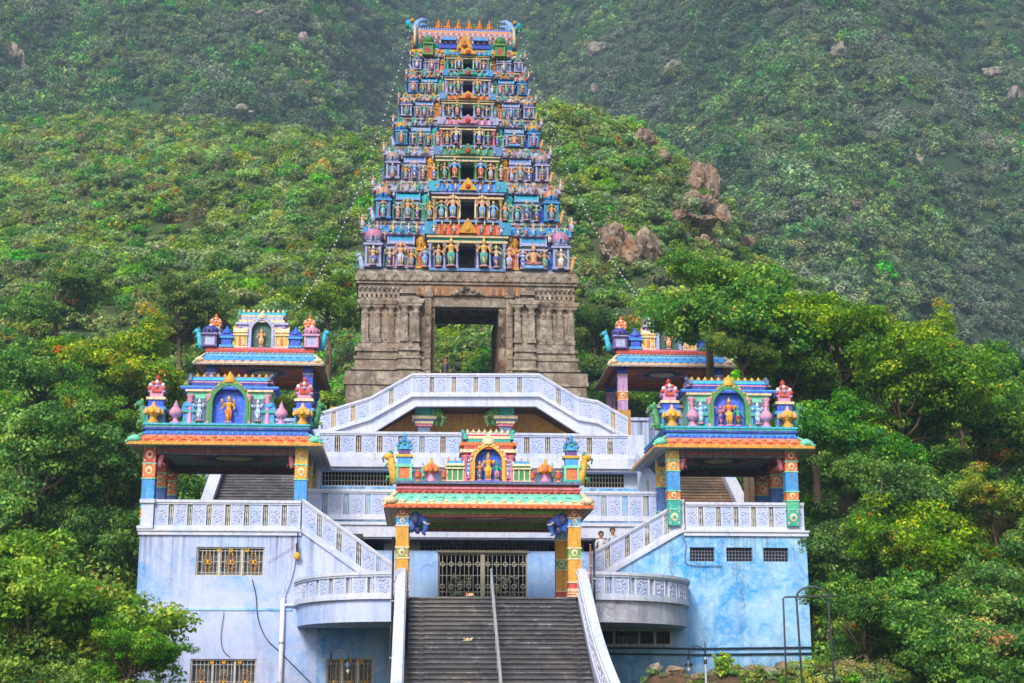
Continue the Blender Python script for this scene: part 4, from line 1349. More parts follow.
    # ornaments standing along the roof edge
    for nm, fn, dx, oy in sp['orn']:
        part(nm, shifted(fn(), ac + dx, yr + oy, zr), M_PAINT, rt)
    return rt

def rep(*bands): return lambda r_, sg: list(bands)
# entrance pavilion
dE = -5.0
aL, aR = TA(402, dE, 550), TA(574, dE, 550)
zfE, zeE = Z_LAND, T(488, 508.5, dE)[2]
orn = []
def at_px(px, d): return TA(px, d, 465)
cE = (aL + aR) / 2
yE = dE - .38 * .62 + .45
for sg in (-1, 1):
    orn += [('corner_turret', lambda: turret_mb(.62, 1.75, [P['teal'], P['orange'], P['mint'], P['sky'], P['yellow'], P['dusk']], (P['teal'], P['slate'], P['sky'])), sg * 2.83, .3),
            ('guardian_beast', (lambda s_=sg: yali_mb(1.05, s_, P['yellow'], P['green'])), sg * 3.12, .25),
            ('small_post', lambda: bulb_mb(.26, .5, (P['red'], P['gold'])), sg * 2.36, -.05),
            ('lotus_urn', lambda: urn_mb(.46, .84, (P['pink'], P['orange'], P['gold'])), sg * 1.92, 0),
            ('small_post', lambda: bulb_mb(.26, .5, (P['red'], P['gold'])), sg * 1.48, -.05),
            ('box_shrine', lambda: barrel_shrine_mb(.62, .5, .9, P['green'], P['cream'], P['sky'], P['orange']), sg * 1.12, .1),
            ('small_post', lambda: bulb_mb(.2, .8, (P['teal'], P['cream'])), sg * 2.2, .45)]
pavilion(dict(name='entrance_pavilion', label='mint roofed entrance pavilion with blue elephant brackets at the head of the main stairs', a=cE, d=dE, depth=4.6, zf=zfE, ze=zeE, hw=(aR - aL) / 2, ps=.42, rows=2,
    pillar=lambda r_, sg: [(.10, P['orange'], 2), (.08, P['red'], 0), (.26, P['gold'], 0), (.12, P['olive'] if sg < 0 else P['leaf'], 1), (.24, P['gold'], 0), (.10, P['sky'], 1), (.10, H('b8514a'), 1)],
    ring=P['cream'], dot=P['cream'], bracket=('elephant', H('1c56b8'), H('1a2f66'), .82), beam=(H('a04a3c'), P['leaf'], P['olive']), ceil=H('a8a850'), ov=.62, drop=.06, rise=.46,
    eave=dict(top=[P['orange'], H('e0c79a'), P['mint'], P['mint'], H('5fc0a4')], edge=P['orange'], edge2=P['maroon'], soffit=H('9a9030'), teeth=P['red'], dots=P['cream'], corner=P['cream'], rib=H('5fb89c')),
    bands=[(.16, .99, H('a8483f')), (.07, 1.0, P['rose']), (.10, .96, P['maroon']), (.10, 1.0, P['slate'])], pearl=P['red'],
    niche=dict(w=1.75, h=1.82, arch_w=.46, arch_h=1.15, body=P['red'], pil=P['rose'], panel=P['dusk'], panel2=P['sky'], recess=H('1260ee'),
               layers=[(1, 1.1, P['cream']), (1, .95, P['red']), (1, 1.1, P['orange']), (1, .85, P['teal'])], roof=[P['cream'], P['red'], P['white'], P['teal'], P['cream']], gable=P['teal'], nf=8, fin=P['cream'], ring=P['yellow'], ring2=P['orange'],
               deity=[(0, .92, P['gold'], P['yellow'], P['gold'], 2, None), (-.29, .66, H('a8746a'), P['slate'], P['gold'], 2, None), (.29, .66, P['teal'], P['rose'], P['green'], 2, None)]),
    orn=orn))

# side pavilions on the wings
def side_pav(px0, px1, py_f, py_e, d, depth, label, deity, mirror, recess, top_tint):
    aL, aR = TA(px0, d, 470), TA(px1, d, 470)
    c = (aL + aR) / 2; hw = (aR - aL) / 2
    orn = []
    for sg in (-1, 1):
        orn += [('corner_turret', lambda: turret_mb(.78, 1.95, [P['teal'], P['mauve'], P['sky'], P['blue'], P['cream'], P['pink']], (P['mauve'], P['white'], P['red'])), sg * (hw - .02), .45),
                ('lotus_urn', lambda: urn_mb(.62, .85, (P['gold'], P['yellow'], P['peach'])), sg * (hw - .02), -.15),
                ('guardian_beast', (lambda s_=sg: yali_mb(1.0, s_, P['green'], P['leaf'])), sg * (hw + .38), .5),
                ('bulb_ornament', lambda: bulb_mb(.5, .92, (P['pink'], P['mauve'])), sg * (hw - .82), -.05),
                ('pot_shrine', lambda: potbox_mb(.56, 1.12, (P['sky'], P['teal'])), sg * (hw - 1.28), .1)]
    hw2 = hw
    return pavilion(dict(name='side_pavilion', label=label, group='pavilions flanking the tower and stairs', a=c, d=d, depth=depth, zf=TZ(py_f, d, int(px0)), ze=TZ(py_e, d, int(px0)), hw=hw, ps=.46, rows=3,
        pillar=lambda r_, sg: ([(.14, P['teal'], 1), (.14, P['orange'] if r_ == 0 else P['dusk'], 1), (.34, H('2f8fd8') if r_ == 0 else H('2f62b0'), 0), (.18, P['gold'] if (sg > 0) != mirror else P['orange'], 1), (.2, P['yellow'] if (sg > 0) != mirror else P['red'], 1)] if not (mirror and r_ == 0) else
                               [(.22, P['teal'], 1), (.12, H('43b08a') if sg > 0 else P['teal'], 0), (.12, P['orange'], 1), (.26, H('2f8fd8'), 0), (.14, P['gold'] if sg < 0 else P['orange'], 1), (.14, P['yellow'] if sg < 0 else P['red'], 1)]),
        ring=P['mint'], dot=P['cream'], bracket=('yali', P['rose'], P['maroon'], .95), beam=(H('3a3d4c'), P['maroon'], H('5b6478')), ceil=H('b3b4be'), ov=.78, drop=.02, rise=.42,
        eave=dict(top=[P['gold'], P['orange'], P['orange'], H('dd8a55'), H('d97f6a')], edge=P['gold'], edge2=P['cream'], soffit=H('b9b6b4'), teeth=P['gold'], dots=P['red'], corner=P['mint'], rib=H('b85a34')),
        bands=[(.12, 1.0, P['blue']), (.10, .97, P['sky']), (.08, 1.0, P['royal']), (.08, .985, P['teal']), (.07, 1.0, P['cyan'])], pearl=P['sky'], set=.40,
        niche=dict(w=3.25, h=1.98, arch_w=.60, arch_h=1.42, body=P['mint'], pil=P['pink'], panel=P['slate'], panel2=H('9fc4e8'), recess=recess,
                   layers=[(1, 1.0, P['cream']), (.8, 1.1, P['blue']), (.7, 1.12, P['sky']), (1.5, .86, P['royal']), (.6, .98, P['pink']), (.5, .94, P['blue'])], roof=[P['cyan'], P['sky'], P['cream'], P['cyan'], P['sky']], gable=P['slate'], nf=11, fin=top_tint, ring=P['green'], ring2=P['leaf'],
                   deity=deity),
        orn=orn))
dS = .6
side_pav(150, 301.5, 531, 447, dS, 4.8, 'left front pavilion with one four armed golden statue in its blue niche', [(0, 1.02, P['gold'], P['orange'], P['yellow'], 4, None)], False, H('1260ee'), P['gold'])
side_pav(672.5, 790, 526, 450, .05, 4.8, 'right front pavilion with three standing statues in its blue niche', [(0, 1.05, P['orange'], P['yellow'], P['gold'], 2, None), (-.33, .8, H('9a6a78'), P['dusk'], P['rose'], 2, None), (.33, .8, P['teal'], P['maroon'], P['leaf'], 2, None)], True, H('1260ee'), P['yellow'])

def rear_pav(px0, px1, py_f, py_e, d, depth, label, tilt):
    aL, aR = TA(px0, d, 370), TA(px1, d, 370)
    c = (aL + aR) / 2; hw = (aR - aL) / 2
    orn = []
    for sg in (-1, 1):
        orn += [('corner_turret', lambda: turret_mb(.74, 2.0, [P['cream'], P['lav'], P['teal'], P['cream'], P['slate'], P['peach']], (P['peach'], P['cream'], P['orange'])), sg * (hw - .05), .5),
                ('dome_shrine', (lambda s_=sg: dome_shrine_mb(.8, 1.25, P['lav'], P['dusk'] if s_ < 0 else P['pink'], P['royal'] if s_ < 0 else P['pink'], P['white'])), sg * (hw + .12), -.15),
                ('guardian_beast', (lambda s_=sg: yali_mb(1.1, s_, P['cyan'], P['green'])), sg * (hw + .62), .2),
                ('pot_shrine', lambda: potbox_mb(.72, 1.2, (P['blue'], P['sky'])), sg * (hw - .72), -.1),
                ('box_shrine', lambda: barrel_shrine_mb(.75, .5, 1.35, P['yellow'], P['cream'], P['cream'], P['gold'], P['orange']), sg * (hw - 1.42), .05)]
    return pavilion(dict(name='side_pavilion', label=label, group='pavilions flanking the tower and stairs', a=c, d=d, depth=depth, zf=TZ(py_f, d, int(px0)), ze=TZ(py_e, d, int(px0)), hw=hw, ps=.5, rows=2, plinth=8.5,
        pillar=lambda r_, sg: [(.15, P['pink'], 1), (.2, P['mauve'], 0), (.15, P['orange'], 1), (.3, P['mauve'] if tilt else P['blue'], 0), (.2, P['blue'], 0)],
        ring=P['cream'], dot=P['cream'], bracket=None, beam=(H('7a4a2a'), P['red'], P['ochre']), ceil=P['orange'], ov=.82, drop=.30, rise=.36,
        eave=dict(top=[P['cream'], P['peach'], P['sky'], P['sky'], H('6fb4e6')], edge=H('a08f7c'), edge2=P['slate'], soffit=H('d08a34'), teeth=H('8a8494'), dots=P['sky'], corner=P['cream'], rib=H('4a86c0')),
        bands=[(.14, .99, P['sky']), (.16, 1.0, P['red']), (.10, .97, P['rose'])], pearl=P['yellow'], set=.4,
        niche=dict(w=2.6, h=2.15, arch_w=.52, arch_h=1.45, body=P['lav'], pil=P['mauve'], panel=P['mauve'], panel2=P['pink'], recess=H('1d5a52'),
                   layers=[(1, 1.05, P['lav']), (1, .9, P['cream']), (1.2, .84, P['lav']), (.7, .95, P['cream'])], roof=[P['cyan'], P['teal'], P['sky'], P['cream'], P['cyan']], gable=P['teal'], nf=9, fin=P['cream'], ring=P['lav'], ring2=H('8fa6dd'),
                   deity=[(0, .98, P['peach'], P['peach'], P['gold'], 2, None)]),
        orn=orn))
dR = 22
rear_pav(211.5, 308.5, 420, 362, dR, 5.0, 'left rear pavilion with sky blue eaves and a dark green niche, clear of the trees', False)
rear_pav(622, 717, 420, 364, dR, 5.0, 'right rear pavilion half hidden behind the large tree', True)
# ------------------------------------------------------------------ the gopuram: granite base and seven painted storeys
dG = 24.0
GC = TA(467, dG, 300)
gz0 = 12.0
gp = thing('gopuram_tower', 'tall seven storey gateway tower of painted statues on a grey granite base', 'tower', GC, dG + 4, gz0)
def gx(px, d=dG, py=330): return TA(px, d, py)
def gzz(py, d=dG): return T(467, py, d)[2]
hwb = (gx(576) - gx(357)) / 2
base = MB()
DEP = 8.0
ST = (1, 1, 1, 1)
dxa, dxb = gx(434.5) - GC, gx(498.5) - GC            # clear opening
joa, job = gx(424.5) - GC, gx(512) - GC              # outside of the door jambs
ztopb, zdoor = gzz(273), gzz(308.5)
bands = [(400, 388, 11.5), (388, 383, 13.2), (383, 375, 12.5), (375, 361, 3.6), (361, 358, 5), (372, 369.5, 6), (358, 353, 2), (353, 349, 4.0), (349, 344, 1.5), (344, 302, -1.5), (302, 299, 1.5), (299, 296, -1), (296, 292, 2.2), (292, 289, 0), (289, 285.5, 1.5), (285.5, 283, 4.0), (283, 276.5, 5.5), (276.5, 273, 3.2)]
def ring_boxes(mb, hw, hd, z0, z1, col, gap=None, yc=dG + DEP / 2):
    # a storey of masonry left and right of the passage (or right across above it)
    if gap:
        mb.box(GC - hw, GC + gap[0], yc - hd, yc + hd, z0, z1, col)
        mb.box(GC + gap[1], GC + hw, yc - hd, yc + hd, z0, z1, col)
    else:
        mb.box(GC - hw, GC + hw, yc - hd, yc + hd, z0, z1, col)
for y0, y1, e in bands:
    k = e / 18.0
    za, zb_ = gzz(y0), gzz(y1)
    if y0 > 395: za = gz0 - 1.5
    gap = (joa, job) if zb_ <= gzz(288) else None
    ring_boxes(base, hwb - .15 + k, DEP / 2 + k, za, zb_ - .004, ST, gap)
# projecting bays either side of the door
for sg in (-1, 1):
    for (pa, pb, ex) in ((515, 533, .32),):
        for y0, y1, e in bands[3:14]:
            k = e / 18.0
            xa = (gx(pa) - GC) * sg if sg > 0 else -(gx(pb) - GC); xb = (gx(pb) - GC) * sg if sg > 0 else -(gx(pa) - GC)
            base.box(GC + xa - k * .5, GC + xb + k * .5, dG - ex - k, dG - .02, gzz(y0), gzz(y1) - .004, ST)
bo = part('stone_base', base, M_STONE, gp)
# pilasters with brackets, niches
PIL = [365, 377, 391, 400, 404.5, 416, 517, 531, 543, 549, 560, 571]
for i, px in enumerate(PIL):
    m_ = MB()
    x = gx(px)
    inb = 514 < px < 534 or 400 < px < 420
    yf = dG - (.40 if inb else .0) + .02
    za, zb_ = gzz(344), gzz(302)
    h = zb_ - za
    m_.cbox(x, yf, za, .46, .3, .10 * h, ST); m_.cbox(x, yf, za + .10 * h, .34, .22, .5 * h, ST)
    m_.lathe(x, yf, za + .60 * h, [(.19, 0), (.15, .03 * h), (.24, .08 * h), (.24, .11 * h), (.13, .14 * h), (.2, .2 * h), (.3, .23 * h)], ST, 8, 1, .8)
    m_.cbox(x, yf, za + .84 * h, .62, .36, .06 * h, ST); m_.prism([(x - .5, za + h), (x - .36, za + .9 * h), (x + .36, za + .9 * h), (x + .5, za + h)], yf - .22, yf + .1, ST)
    part('pilaster', m_, M_STONE, gp, bo)
m_ = MB()
for sg, px in ((-1, 394), (1, 540)):
    x = gx(px); za = gzz(340)
    m_.box(x - .5, x + .5, dG + .0, dG + .12, za, gzz(318), ST)
for i in range(46):
    x = GC - hwb + 2 * hwb * (i + .5) / 46
    if abs(x - GC) < 2.6: continue
    m_.cbox(x, dG - .06, gzz(299.5), .16, .12, .22, ST); m_.ball(x, dG - .2, gzz(290.5), .11, ST, 6, 4)
for i in range(14):
    x = GC - hwb - .1 + (2 * hwb + .2) * (i + .5) / 14
    m_.arch(x, gzz(282.5), .14, .26, dG - .36, dG - .24, .1, ST, 8, .08)
part('stone_carving', m_, M_STONE, gp, bo)
# the door: light jambs, lintel, inner frame, passage ceiling
M_JAMB = mat_rock('pale_jamb_stone', H('a59684'), H('8a7a68'))
for px0, px1 in ((424.5, 431), (505.5, 512)):
    m_ = MB(); m_.box(gx(px0), gx(px1), dG - .55, dG + .3, gz0, gzz(289), ST); m_.cbox((gx(px0) + gx(px1)) / 2, dG - .5, gzz(300), .5, .25, .3, ST)
    for k in range(6): m_.cbox((gx(px0) + gx(px1)) / 2, dG - .56, gzz(372) + k * .6, .26, .06, .35, ST)
    part('door_jamb', m_, M_JAMB, gp, bo)
m_ = MB()
m_.box(gx(431), gx(434.7), dG - .25, dG + 7.9, gz0, gzz(300), ST); m_.box(gx(498.3), gx(505.5), dG - .25, dG + 7.9, gz0, gzz(300), ST)
part('inner_jamb', m_, mat_rock('brown_jamb_stone', H('7a5a40'), H('6a5444')), gp, bo)
m_ = MB()
m_.box(gx(431), gx(505.5), dG - .35, dG + .5, gzz(308.5), gzz(298.5), ST)
m_.box(gx(431), gx(505.5), dG + .5, dG + DEP, gzz(308.5) + 1.1, gzz(289), ST)
for k in range(4): m_.box(gx(434), gx(499), dG + 1.2 + 1.7 * k, dG + 1.7 + 1.7 * k, gzz(308.5) + .85, gzz(308.5) + 1.15, ST)
part('lintel', m_, M_STONE, gp, bo)
m_ = MB()
m_.box(gx(416), gx(519), dG - .48, dG - .1, gzz(298.3), gzz(289.2), H('8a5c34'))
for i in range(30):
    x = gx(417) + (gx(518) - gx(417)) * (i + .5) / 30
    if abs(x - GC) > 1.15: m_.cbox(x, dG - .5, gzz(297.5), .12, .05, .36, H('a87440') if i % 2 else H('6b4426'))
part('carved_lintel', m_, M_PAINT, gp, bo)
m_ = MB(); m_.prism([(gx(450), gzz(297.8)), (gx(484), gzz(297.8)), (gx(480), gzz(292.5)), (gx(467), gzz(288.8)), (gx(454), gzz(292.5))], dG - .62, dG - .4, ST)
for k in (-2, -1, 0, 1, 2): m_.ball(GC + k * .28, dG - .63, gzz(295.5) + .12 * (2 - abs(k)), .14, ST, 7, 5)
part('lintel_figure', m_, M_JAMB, gp, bo)
m_ = MB(); m_.box(gx(424), gx(512), dG - .3, dG + DEP, gz0, gzz(380), ST); part('threshold', m_, M_STONE, gp, bo)

# statue and shrine kinds, shared by the storeys
SK = [P['skin'], H('c9b49c'), P['gold'], P['teal'], P['sky'], H('b9a89c'), H('a98c74')]
DR = [P['sky'], H('6f9aa8'), H('a85a50'), P['royal'], P['teal'], P['blue'], P['lav'], P['cyan'], P['white']]
rng = random.Random(11)
FIGS = [mesh_of('statue', figure_mb(1.0, SK[k % len(SK)], DR[(k * 2 + 1) % len(DR)], [P['gold'], P['yellow'], P['cream']][k % 3], 4 if k % 3 == 0 else 2, k, [None, P['green'], None, P['rose']][k % 4]), M_TFIG) for k in range(12)]
BIG = [mesh_of('statue', figure_mb(1.0, [P['gold'], P['peach'], P['sky'], P['cream'], P['leaf']][k], [P['teal'], P['sky'], P['red'], P['blue'], P['rose']][k], P['yellow'], 4, 40 + k, [None, P['cream'], None, P['teal'], None][k]), M_TFIG) for k in range(5)]
SIT = [mesh_of('statue', seated_mb(1.0, SK[k], DR[k + 2], P['gold'], k), M_TFIG) for k in range(3)]

# per storey: floor y, wall half width px, colours: wall, side cornice, centre roof, corner dome, centre pillars
TIER = [
    (272.0, 105, P['royal'], P['sky'], H('cf5a34'), P['pink'], P['lav'], H('3f9fd0')),
    (223.5, 94, P['slate'], H('b3b2c2'), H('4a86d8'), P['peach'], H('b89a5a'), P['cyan']),
    (183.0, 83.5, P['dusk'], P['lav'], P['green'], H('b8a08c'), P['leaf'], H('5f8fc8')),
    (148.5, 74, P['royal'], H('8fa4c8'), P['pink'], P['yellow'], P['rose'], P['lav']),
    (119.5, 68.5, P['slate'], H('e0b890'), P['orange'], P['yellow'], H('9fb4d8'), H('5f9fd8')),
    (96.0, 61, P['blue'], P['gold'], P['teal'], P['peach'], P['lav'], P['sky']),
    (72.5, 57, P['royal'], P['yellow'], P['sky'], P['green'], P['teal'], P['cyan']),
]
ZTOP7 = 53.0
hd0 = 3.9
yc = dG + DEP / 2
MINI = MB()                                           # the many small attendants, past the hundred largest statues
def tz(py, d): return T(467, py, d)[2]
for ti, (py, hpx, cw, ccor, croof, cdome, cpil, cshr) in enumerate(TIER):
    inset = .62 * (105 - hpx) / 18.5
    hd = hd0 - inset
    yf = yc - hd
    hw = TA(467 + hpx, yf, py) - TA(467, yf, py)
    z0 = tz(py, yf)
    pyn = TIER[ti + 1][0] if ti < 6 else ZTOP7
    hpn = TIER[ti + 1][1] if ti < 6 else 52
    z1 = tz(pyn, yf)
    Ht = z1 - z0
    zc0 = z0 + Ht * .72                               # underside of the cornice
    nxt = .62 * (hpx - hpn) / 18.5
    rngt = random.Random(100 + ti)
    cx = GC - .012 * (z0 - gz0) * 0
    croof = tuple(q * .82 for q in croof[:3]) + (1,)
    cw = tuple(q * .38 for q in cw[:3]) + (1,)  # recessed wall darkened, painting shade into the gaps behind the statues
    k = MB()
    # core and plinth
    dw = hw * .072                                    # half of the door
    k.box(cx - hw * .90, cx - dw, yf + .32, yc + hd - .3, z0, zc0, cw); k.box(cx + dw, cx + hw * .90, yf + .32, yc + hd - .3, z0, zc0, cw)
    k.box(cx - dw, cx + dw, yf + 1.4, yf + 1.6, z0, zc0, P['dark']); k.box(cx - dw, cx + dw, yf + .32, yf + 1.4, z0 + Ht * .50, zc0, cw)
    k.box(cx - hw, cx + hw, yf, yc + hd, z0 - .05, z0 + .06 * Ht, H('5f86c0') if ti % 2 else H('6f90c4')); k.box(cx - hw * 1.015, cx + hw * 1.015, yf - .08, yc + hd + .08, z0 - .09, z0 + .02 * Ht, H('b9b4b0'))
    st = part('storey', k, M_TPAINT, gp)
    # wall pilasters, panels
    k = MB()
    for u in (-.96, -.82, -.74, -.48, -.34, .34, .48, .74, .82, .96):
        x = cx + u * hw * .93
        k.cbox(x, yf + .28, z0 + .06 * Ht, .13, .16, .52 * Ht, cpil if abs(u) < .6 else (P['sky'] if ti % 2 else P['lav'])); k.cbox(x, yf + .26, z0 + .5 * Ht, .26, .24, .06 * Ht, P['slate'] if abs(u) > .6 else P['cream'])
    for u in (-.89, -.61, -.41, .41, .61, .89):
        x = cx + u * hw * .93
        k.box(x - .07 * hw, x + .07 * hw, yf + .30, yf + .318, z0 + .1 * Ht, z0 + .48 * Ht, rngt.choice([P['blue'], H('1f4fd0'), P['dark'], H('2a66d8'), H('123a6e'), P['royal']]))  # blue panels; the near-black ones paint in recess shade
    for sg in (-1, 1):                                # side faces: pilasters and panels
        for v_ in range(5):
            y = yf + .5 + (2 * hd - 1.0) * v_ / 4
            k.cbox(cx + sg * hw * .91, y, z0 + .06 * Ht, .2, .2, .55 * Ht, P['lav'])
            if v_ < 4: k.cbox(cx + sg * hw * .905, y + (2 * hd - 1) / 8, z0 + .1 * Ht, .1, .5, .42 * Ht, rngt.choice([P['sky'], P['teal'], P['orange'], P['pink']]))
    part('pilaster_row', k, M_TPAINT, gp, st)
    # cornice with pearls and little gables, centre piece of its own colour
    k = MB()
    e1 = hw * 1.0
    ch = z1 - zc0
    prof = [(0.00, -.04, H('9fb4d8')), (.10, .10, P['slate'] if ti % 2 else H('8f7aa8')), (.22, .16, H('9fb4d8')), (.30, .12, ccor), (.55, .07, ccor), (.78, -.06, ccor), (.86, -.06, H('9fb4d8')), (1.0, .0, P['slate'] if ti % 3 == 0 else H('aab4c8'))]
    for (t0, o0, c0), (t1, o1, c1) in zip(prof, prof[1:]):
        xa, xb = e1 + o0 - .14, e1 + o1 - .14
        ya, yb = yf + .14 - o0, yf + .14 - o1
        k.hexa([(cx - xa, ya, zc0 + ch * t0), (cx + xa, ya, zc0 + ch * t0), (cx + xa, 2 * yc - ya, zc0 + ch * t0), (cx - xa, 2 * yc - ya, zc0 + ch * t0),
                (cx - xb, yb, zc0 + ch * t1 - .003), (cx + xb, yb, zc0 + ch * t1 - .003), (cx + xb, 2 * yc - yb, zc0 + ch * t1 - .003), (cx - xb, 2 * yc - yb, zc0 + ch * t1 - .003)], c1)
    n = int(2 * hw / .21)
    for i in range(n):
        x = cx - hw + 2 * hw * (i + .5) / n
        k.ball(x, yf - .04, zc0 + ch * .16, .055, P['white'] if i % 2 else P['rose'], 5, 4)
    for u in (-.9, -.72, -.5, .5, .72, .9):
        x = cx + u * hw
        k.arch(x, zc0 + ch * .34, .09, .16, yf - .1, yf + .1, .12, rngt.choice([P['yellow'], P['teal'], P['gold'], P['orange']]), 8, .08); k.archfill(x, zc0 + ch * .34, .1, yf - .06, yf, .16, P['teal'], 8)
    for u in np.linspace(-.97, .97, 25):               # small finials and posts along the cornice top
        if abs(u) < .38: continue
        k.lathe(cx + u * hw * .97, yf + .06, z1 - .06 * Ht, finial_prof(.11 * Ht, .11), [P['gold'], P['cream'], P['teal'], P['rose']][int(abs(u) * 40) % 4], 5)
    for u in np.linspace(-.93, .93, 19):               # painted lozenges on the cornice
        k.ball(cx + u * hw, yf + .06, zc0 + ch * .56, .085, [P['white'], P['royal'], P['white'], P['orange']][int(abs(u) * 30 + ti) % 4], 6, 4, 1.3, .35, 1)
    part('cornice', k, M_TPAINT, gp, st)
    # centre bay: slab, columns, broad roof band, crest
    k = MB()
    cb = hw * .36
    yb = yf - .34
    k.box(cx - cb, cx + cb, yb, yf + .3, z0 - .03, z0 + .045 * Ht, H('6f9ad4'))
    for u in (-.98, -.60, -.27, .27, .60, .98):
        x = cx + u * cb
        k.lathe(x, yb + .14, z0 + .05 * Ht, [(.10, 0), (.10, .05 * Ht), (.065, .08 * Ht), (.065, .36 * Ht), (.12, .40 * Ht), (.07, .43 * Ht), (.16, .48 * Ht), (.16, .50 * Ht)], cpil, 7)
    k.box(cx - cb * 1.06, cx + cb * 1.06, yb - .05, yf + .3, z0 + .555 * Ht, z0 + .60 * Ht, P['cream']); k.box(cx - cb * 1.0, cx + cb * 1.0, yb + .05, yf + .3, z0 + .60 * Ht, z0 + .66 * Ht, P['maroon'] if ti % 2 else P['teal'])
    k.box(cx - cb * 1.08, cx + cb * 1.08, yb - .10, yf + .3, z0 + .66 * Ht, z0 + .71 * Ht, P['lav'] if ti % 2 else P['cream'])
    cc2 = tuple(min(1, c_ * 1.6 + .04) for c_ in croof[:3]) + (1,)
    poly = [(yb - .16, z0 + .715 * Ht), (yb - .13, z0 + .80 * Ht), (yb - .02, z0 + .88 * Ht), (yb + .16, z0 + .95 * Ht), (yf + .3, z0 + .98 * Ht), (yf + .3, z0 + .715 * Ht)]
    ns_ = 13
    for i in range(ns_):
        xa = cx - cb * .86 + 2 * cb * .86 * i / ns_; xb = cx - cb * .86 + 2 * cb * .86 * (i + 1) / ns_
        k.prismx(poly, xa + .01, xb - .01, croof if i % 2 else cc2)
    for sg in (-1, 1):
        k.box(cx + sg * cb * .98 - .16 * cb, cx + sg * cb * .98 + .16 * cb, yb - .18, yf + .3, z0 + .715 * Ht, z0 + .97 * Ht, cshr)
    n = 9
    for i in range(n):
        k.lathe(cx - cb * .9 + 1.8 * cb * i / (n - 1), yb + .05, z0 + .93 * Ht, finial_prof(.12 * Ht, .13), P['gold'] if ti % 2 else P['cream'], 6)
    part('centre_bay', k, M_TPAINT, gp, st)
    k = MB()
    gc = P['yellow'] if ti in (1, 6) else P['gold'] if ti in (0, 4) else croof
    k.prism([(cx - .5, z0 + .74 * Ht), (cx + .5, z0 + .74 * Ht), (cx + .34, z0 + .86 * Ht), (cx + .1, z0 + 1.0 * Ht), (cx, z0 + 1.05 * Ht), (cx - .1, z0 + 1.0 * Ht), (cx - .34, z0 + .86 * Ht)], yb - .28, yb - .1, gc)
    k.ball(cx, yb - .28, z0 + .82 * Ht, .16, P['red'] if ti != 0 else P['yellow'], 8, 5, 1, .5)
    part('crest', k, M_TPAINT, gp, st)
    # corner domes, barrel shrines, small shrines (meshes shared left and right)
    dm = mesh_of('dome_shrine', dome_shrine_mb(hw * .165, Ht * .90, rngt.choice([P['slate'], P['royal'], P['dusk']]), P['sky'] if ti % 2 else P['lav'], cdome, P['gold'], rngt.choice([P['gold'], P['blue'], P['teal']])), M_TPAINT)
    bs = mesh_of('barrel_shrine', barrel_shrine_mb(hw * .26, .6, Ht * .80, P['dark'] if ti in (0, 1) else P['slate'], H('7fb0e0') if ti % 2 else P['lav'], cshr, P['mint'], None), M_TPAINT)
    ks = mesh_of('dome_shrine', dome_shrine_mb(hw * .11, Ht * .80, P['teal'] if ti % 2 else P['orange'], P['mint'] if ti % 2 else P['yellow'], P['cyan'] if ti % 2 else P['gold'], P['gold']), M_TPAINT)
    o_ = OFF[gp.name]
    for sg in (-1, 1):
        inst('dome_shrine', dm, st, (cx + sg * hw * .89 - o_[0], yf + .10 - o_[1], z0 + .05 * Ht - o_[2]))
        inst('barrel_shrine', bs, st, (cx + sg * hw * .63 - o_[0], yf + .22 - o_[1], z0 + .05 * Ht - o_[2]))
        inst('dome_shrine', ks, st, (cx + sg * hw * .435 - o_[0], yf + .22 - o_[1], z0 + .05 * Ht - o_[2]), (1, 1, .95))
        inst('dome_shrine', dm, st, (cx + sg * hw * .90 - o_[0], yc - o_[1], z0 + .05 * Ht - o_[2]))
    # statues in front
    def stat(me, u, h, dy=-.06, zoff=.055):
        inst('statue', me, st, (cx + u * hw - o_[0], yf + dy - o_[1], z0 + zoff * Ht - o_[2]), h * Ht, 0)
    for sg in (-1, 1):
        stat(BIG[(ti) % 5], sg * .155, .58, -.42); stat(FIGS[(ti * 3 + (sg > 0)) % 12], sg * .275, .46, -.30)
        stat(FIGS[(ti * 5 + 4 + (sg > 0) * 3) % 12], sg * .40, .44, -.2)
        if ti in (0, 3) and sg > 0: stat(SIT[ti % 3], sg * .63, .5, -.2)
        else: stat(FIGS[(ti * 2 + 7 + (sg > 0)) % 12], sg * .63, .50, -.24)
        if ti < 6:
            stat(FIGS[(ti * 4 + 1 + (sg > 0) * 5) % 12], sg * .735, .40, -.14)
            stat(FIGS[(ti * 4 + 9 + (sg > 0) * 2) % 12], sg * .53, .38, -.14)
        stat(FIGS[(ti + 2 + (sg > 0) * 6) % 12], sg * .89, .40, -.42)
    rm = random.Random(300 + ti)
    for u in list(np.linspace(-.95, .95, 26)):
        if abs(u) < .37: continue
        zz = z0 + Ht * (.60 if abs(abs(u) - .63) > .14 and abs(abs(u) - .89) > .08 else .735)
        f_ = figure_mb(Ht * rm.uniform(.19, .25), rm.choice([P['cream'], P['peach'], P['gold'], P['sky'], P['lav'], P['rose']]), rm.choice(DR), rm.choice([P['gold'], P['cream'], P['teal']]), 2, rm.randrange(99), None, cx + u * hw * .98, yf - .16 + rm.uniform(-.05, .1), zz, False)
        MINI.raw(f_.v, f_.f, f_.c, True)
    for u in (-.32, -.22, -.13, .13, .22, .32):
        f_ = figure_mb(Ht * .19, rm.choice([P['cream'], P['gold'], P['sky'], P['lav']]), rm.choice(DR), P['gold'], 2, rm.randrange(99), None, cx + u * hw, yb - .22, z0 + .73 * Ht, False)
        MINI.raw(f_.v, f_.f, f_.c, True)
    # little guardians perched on the corners, seen against the hill
    k = MB()
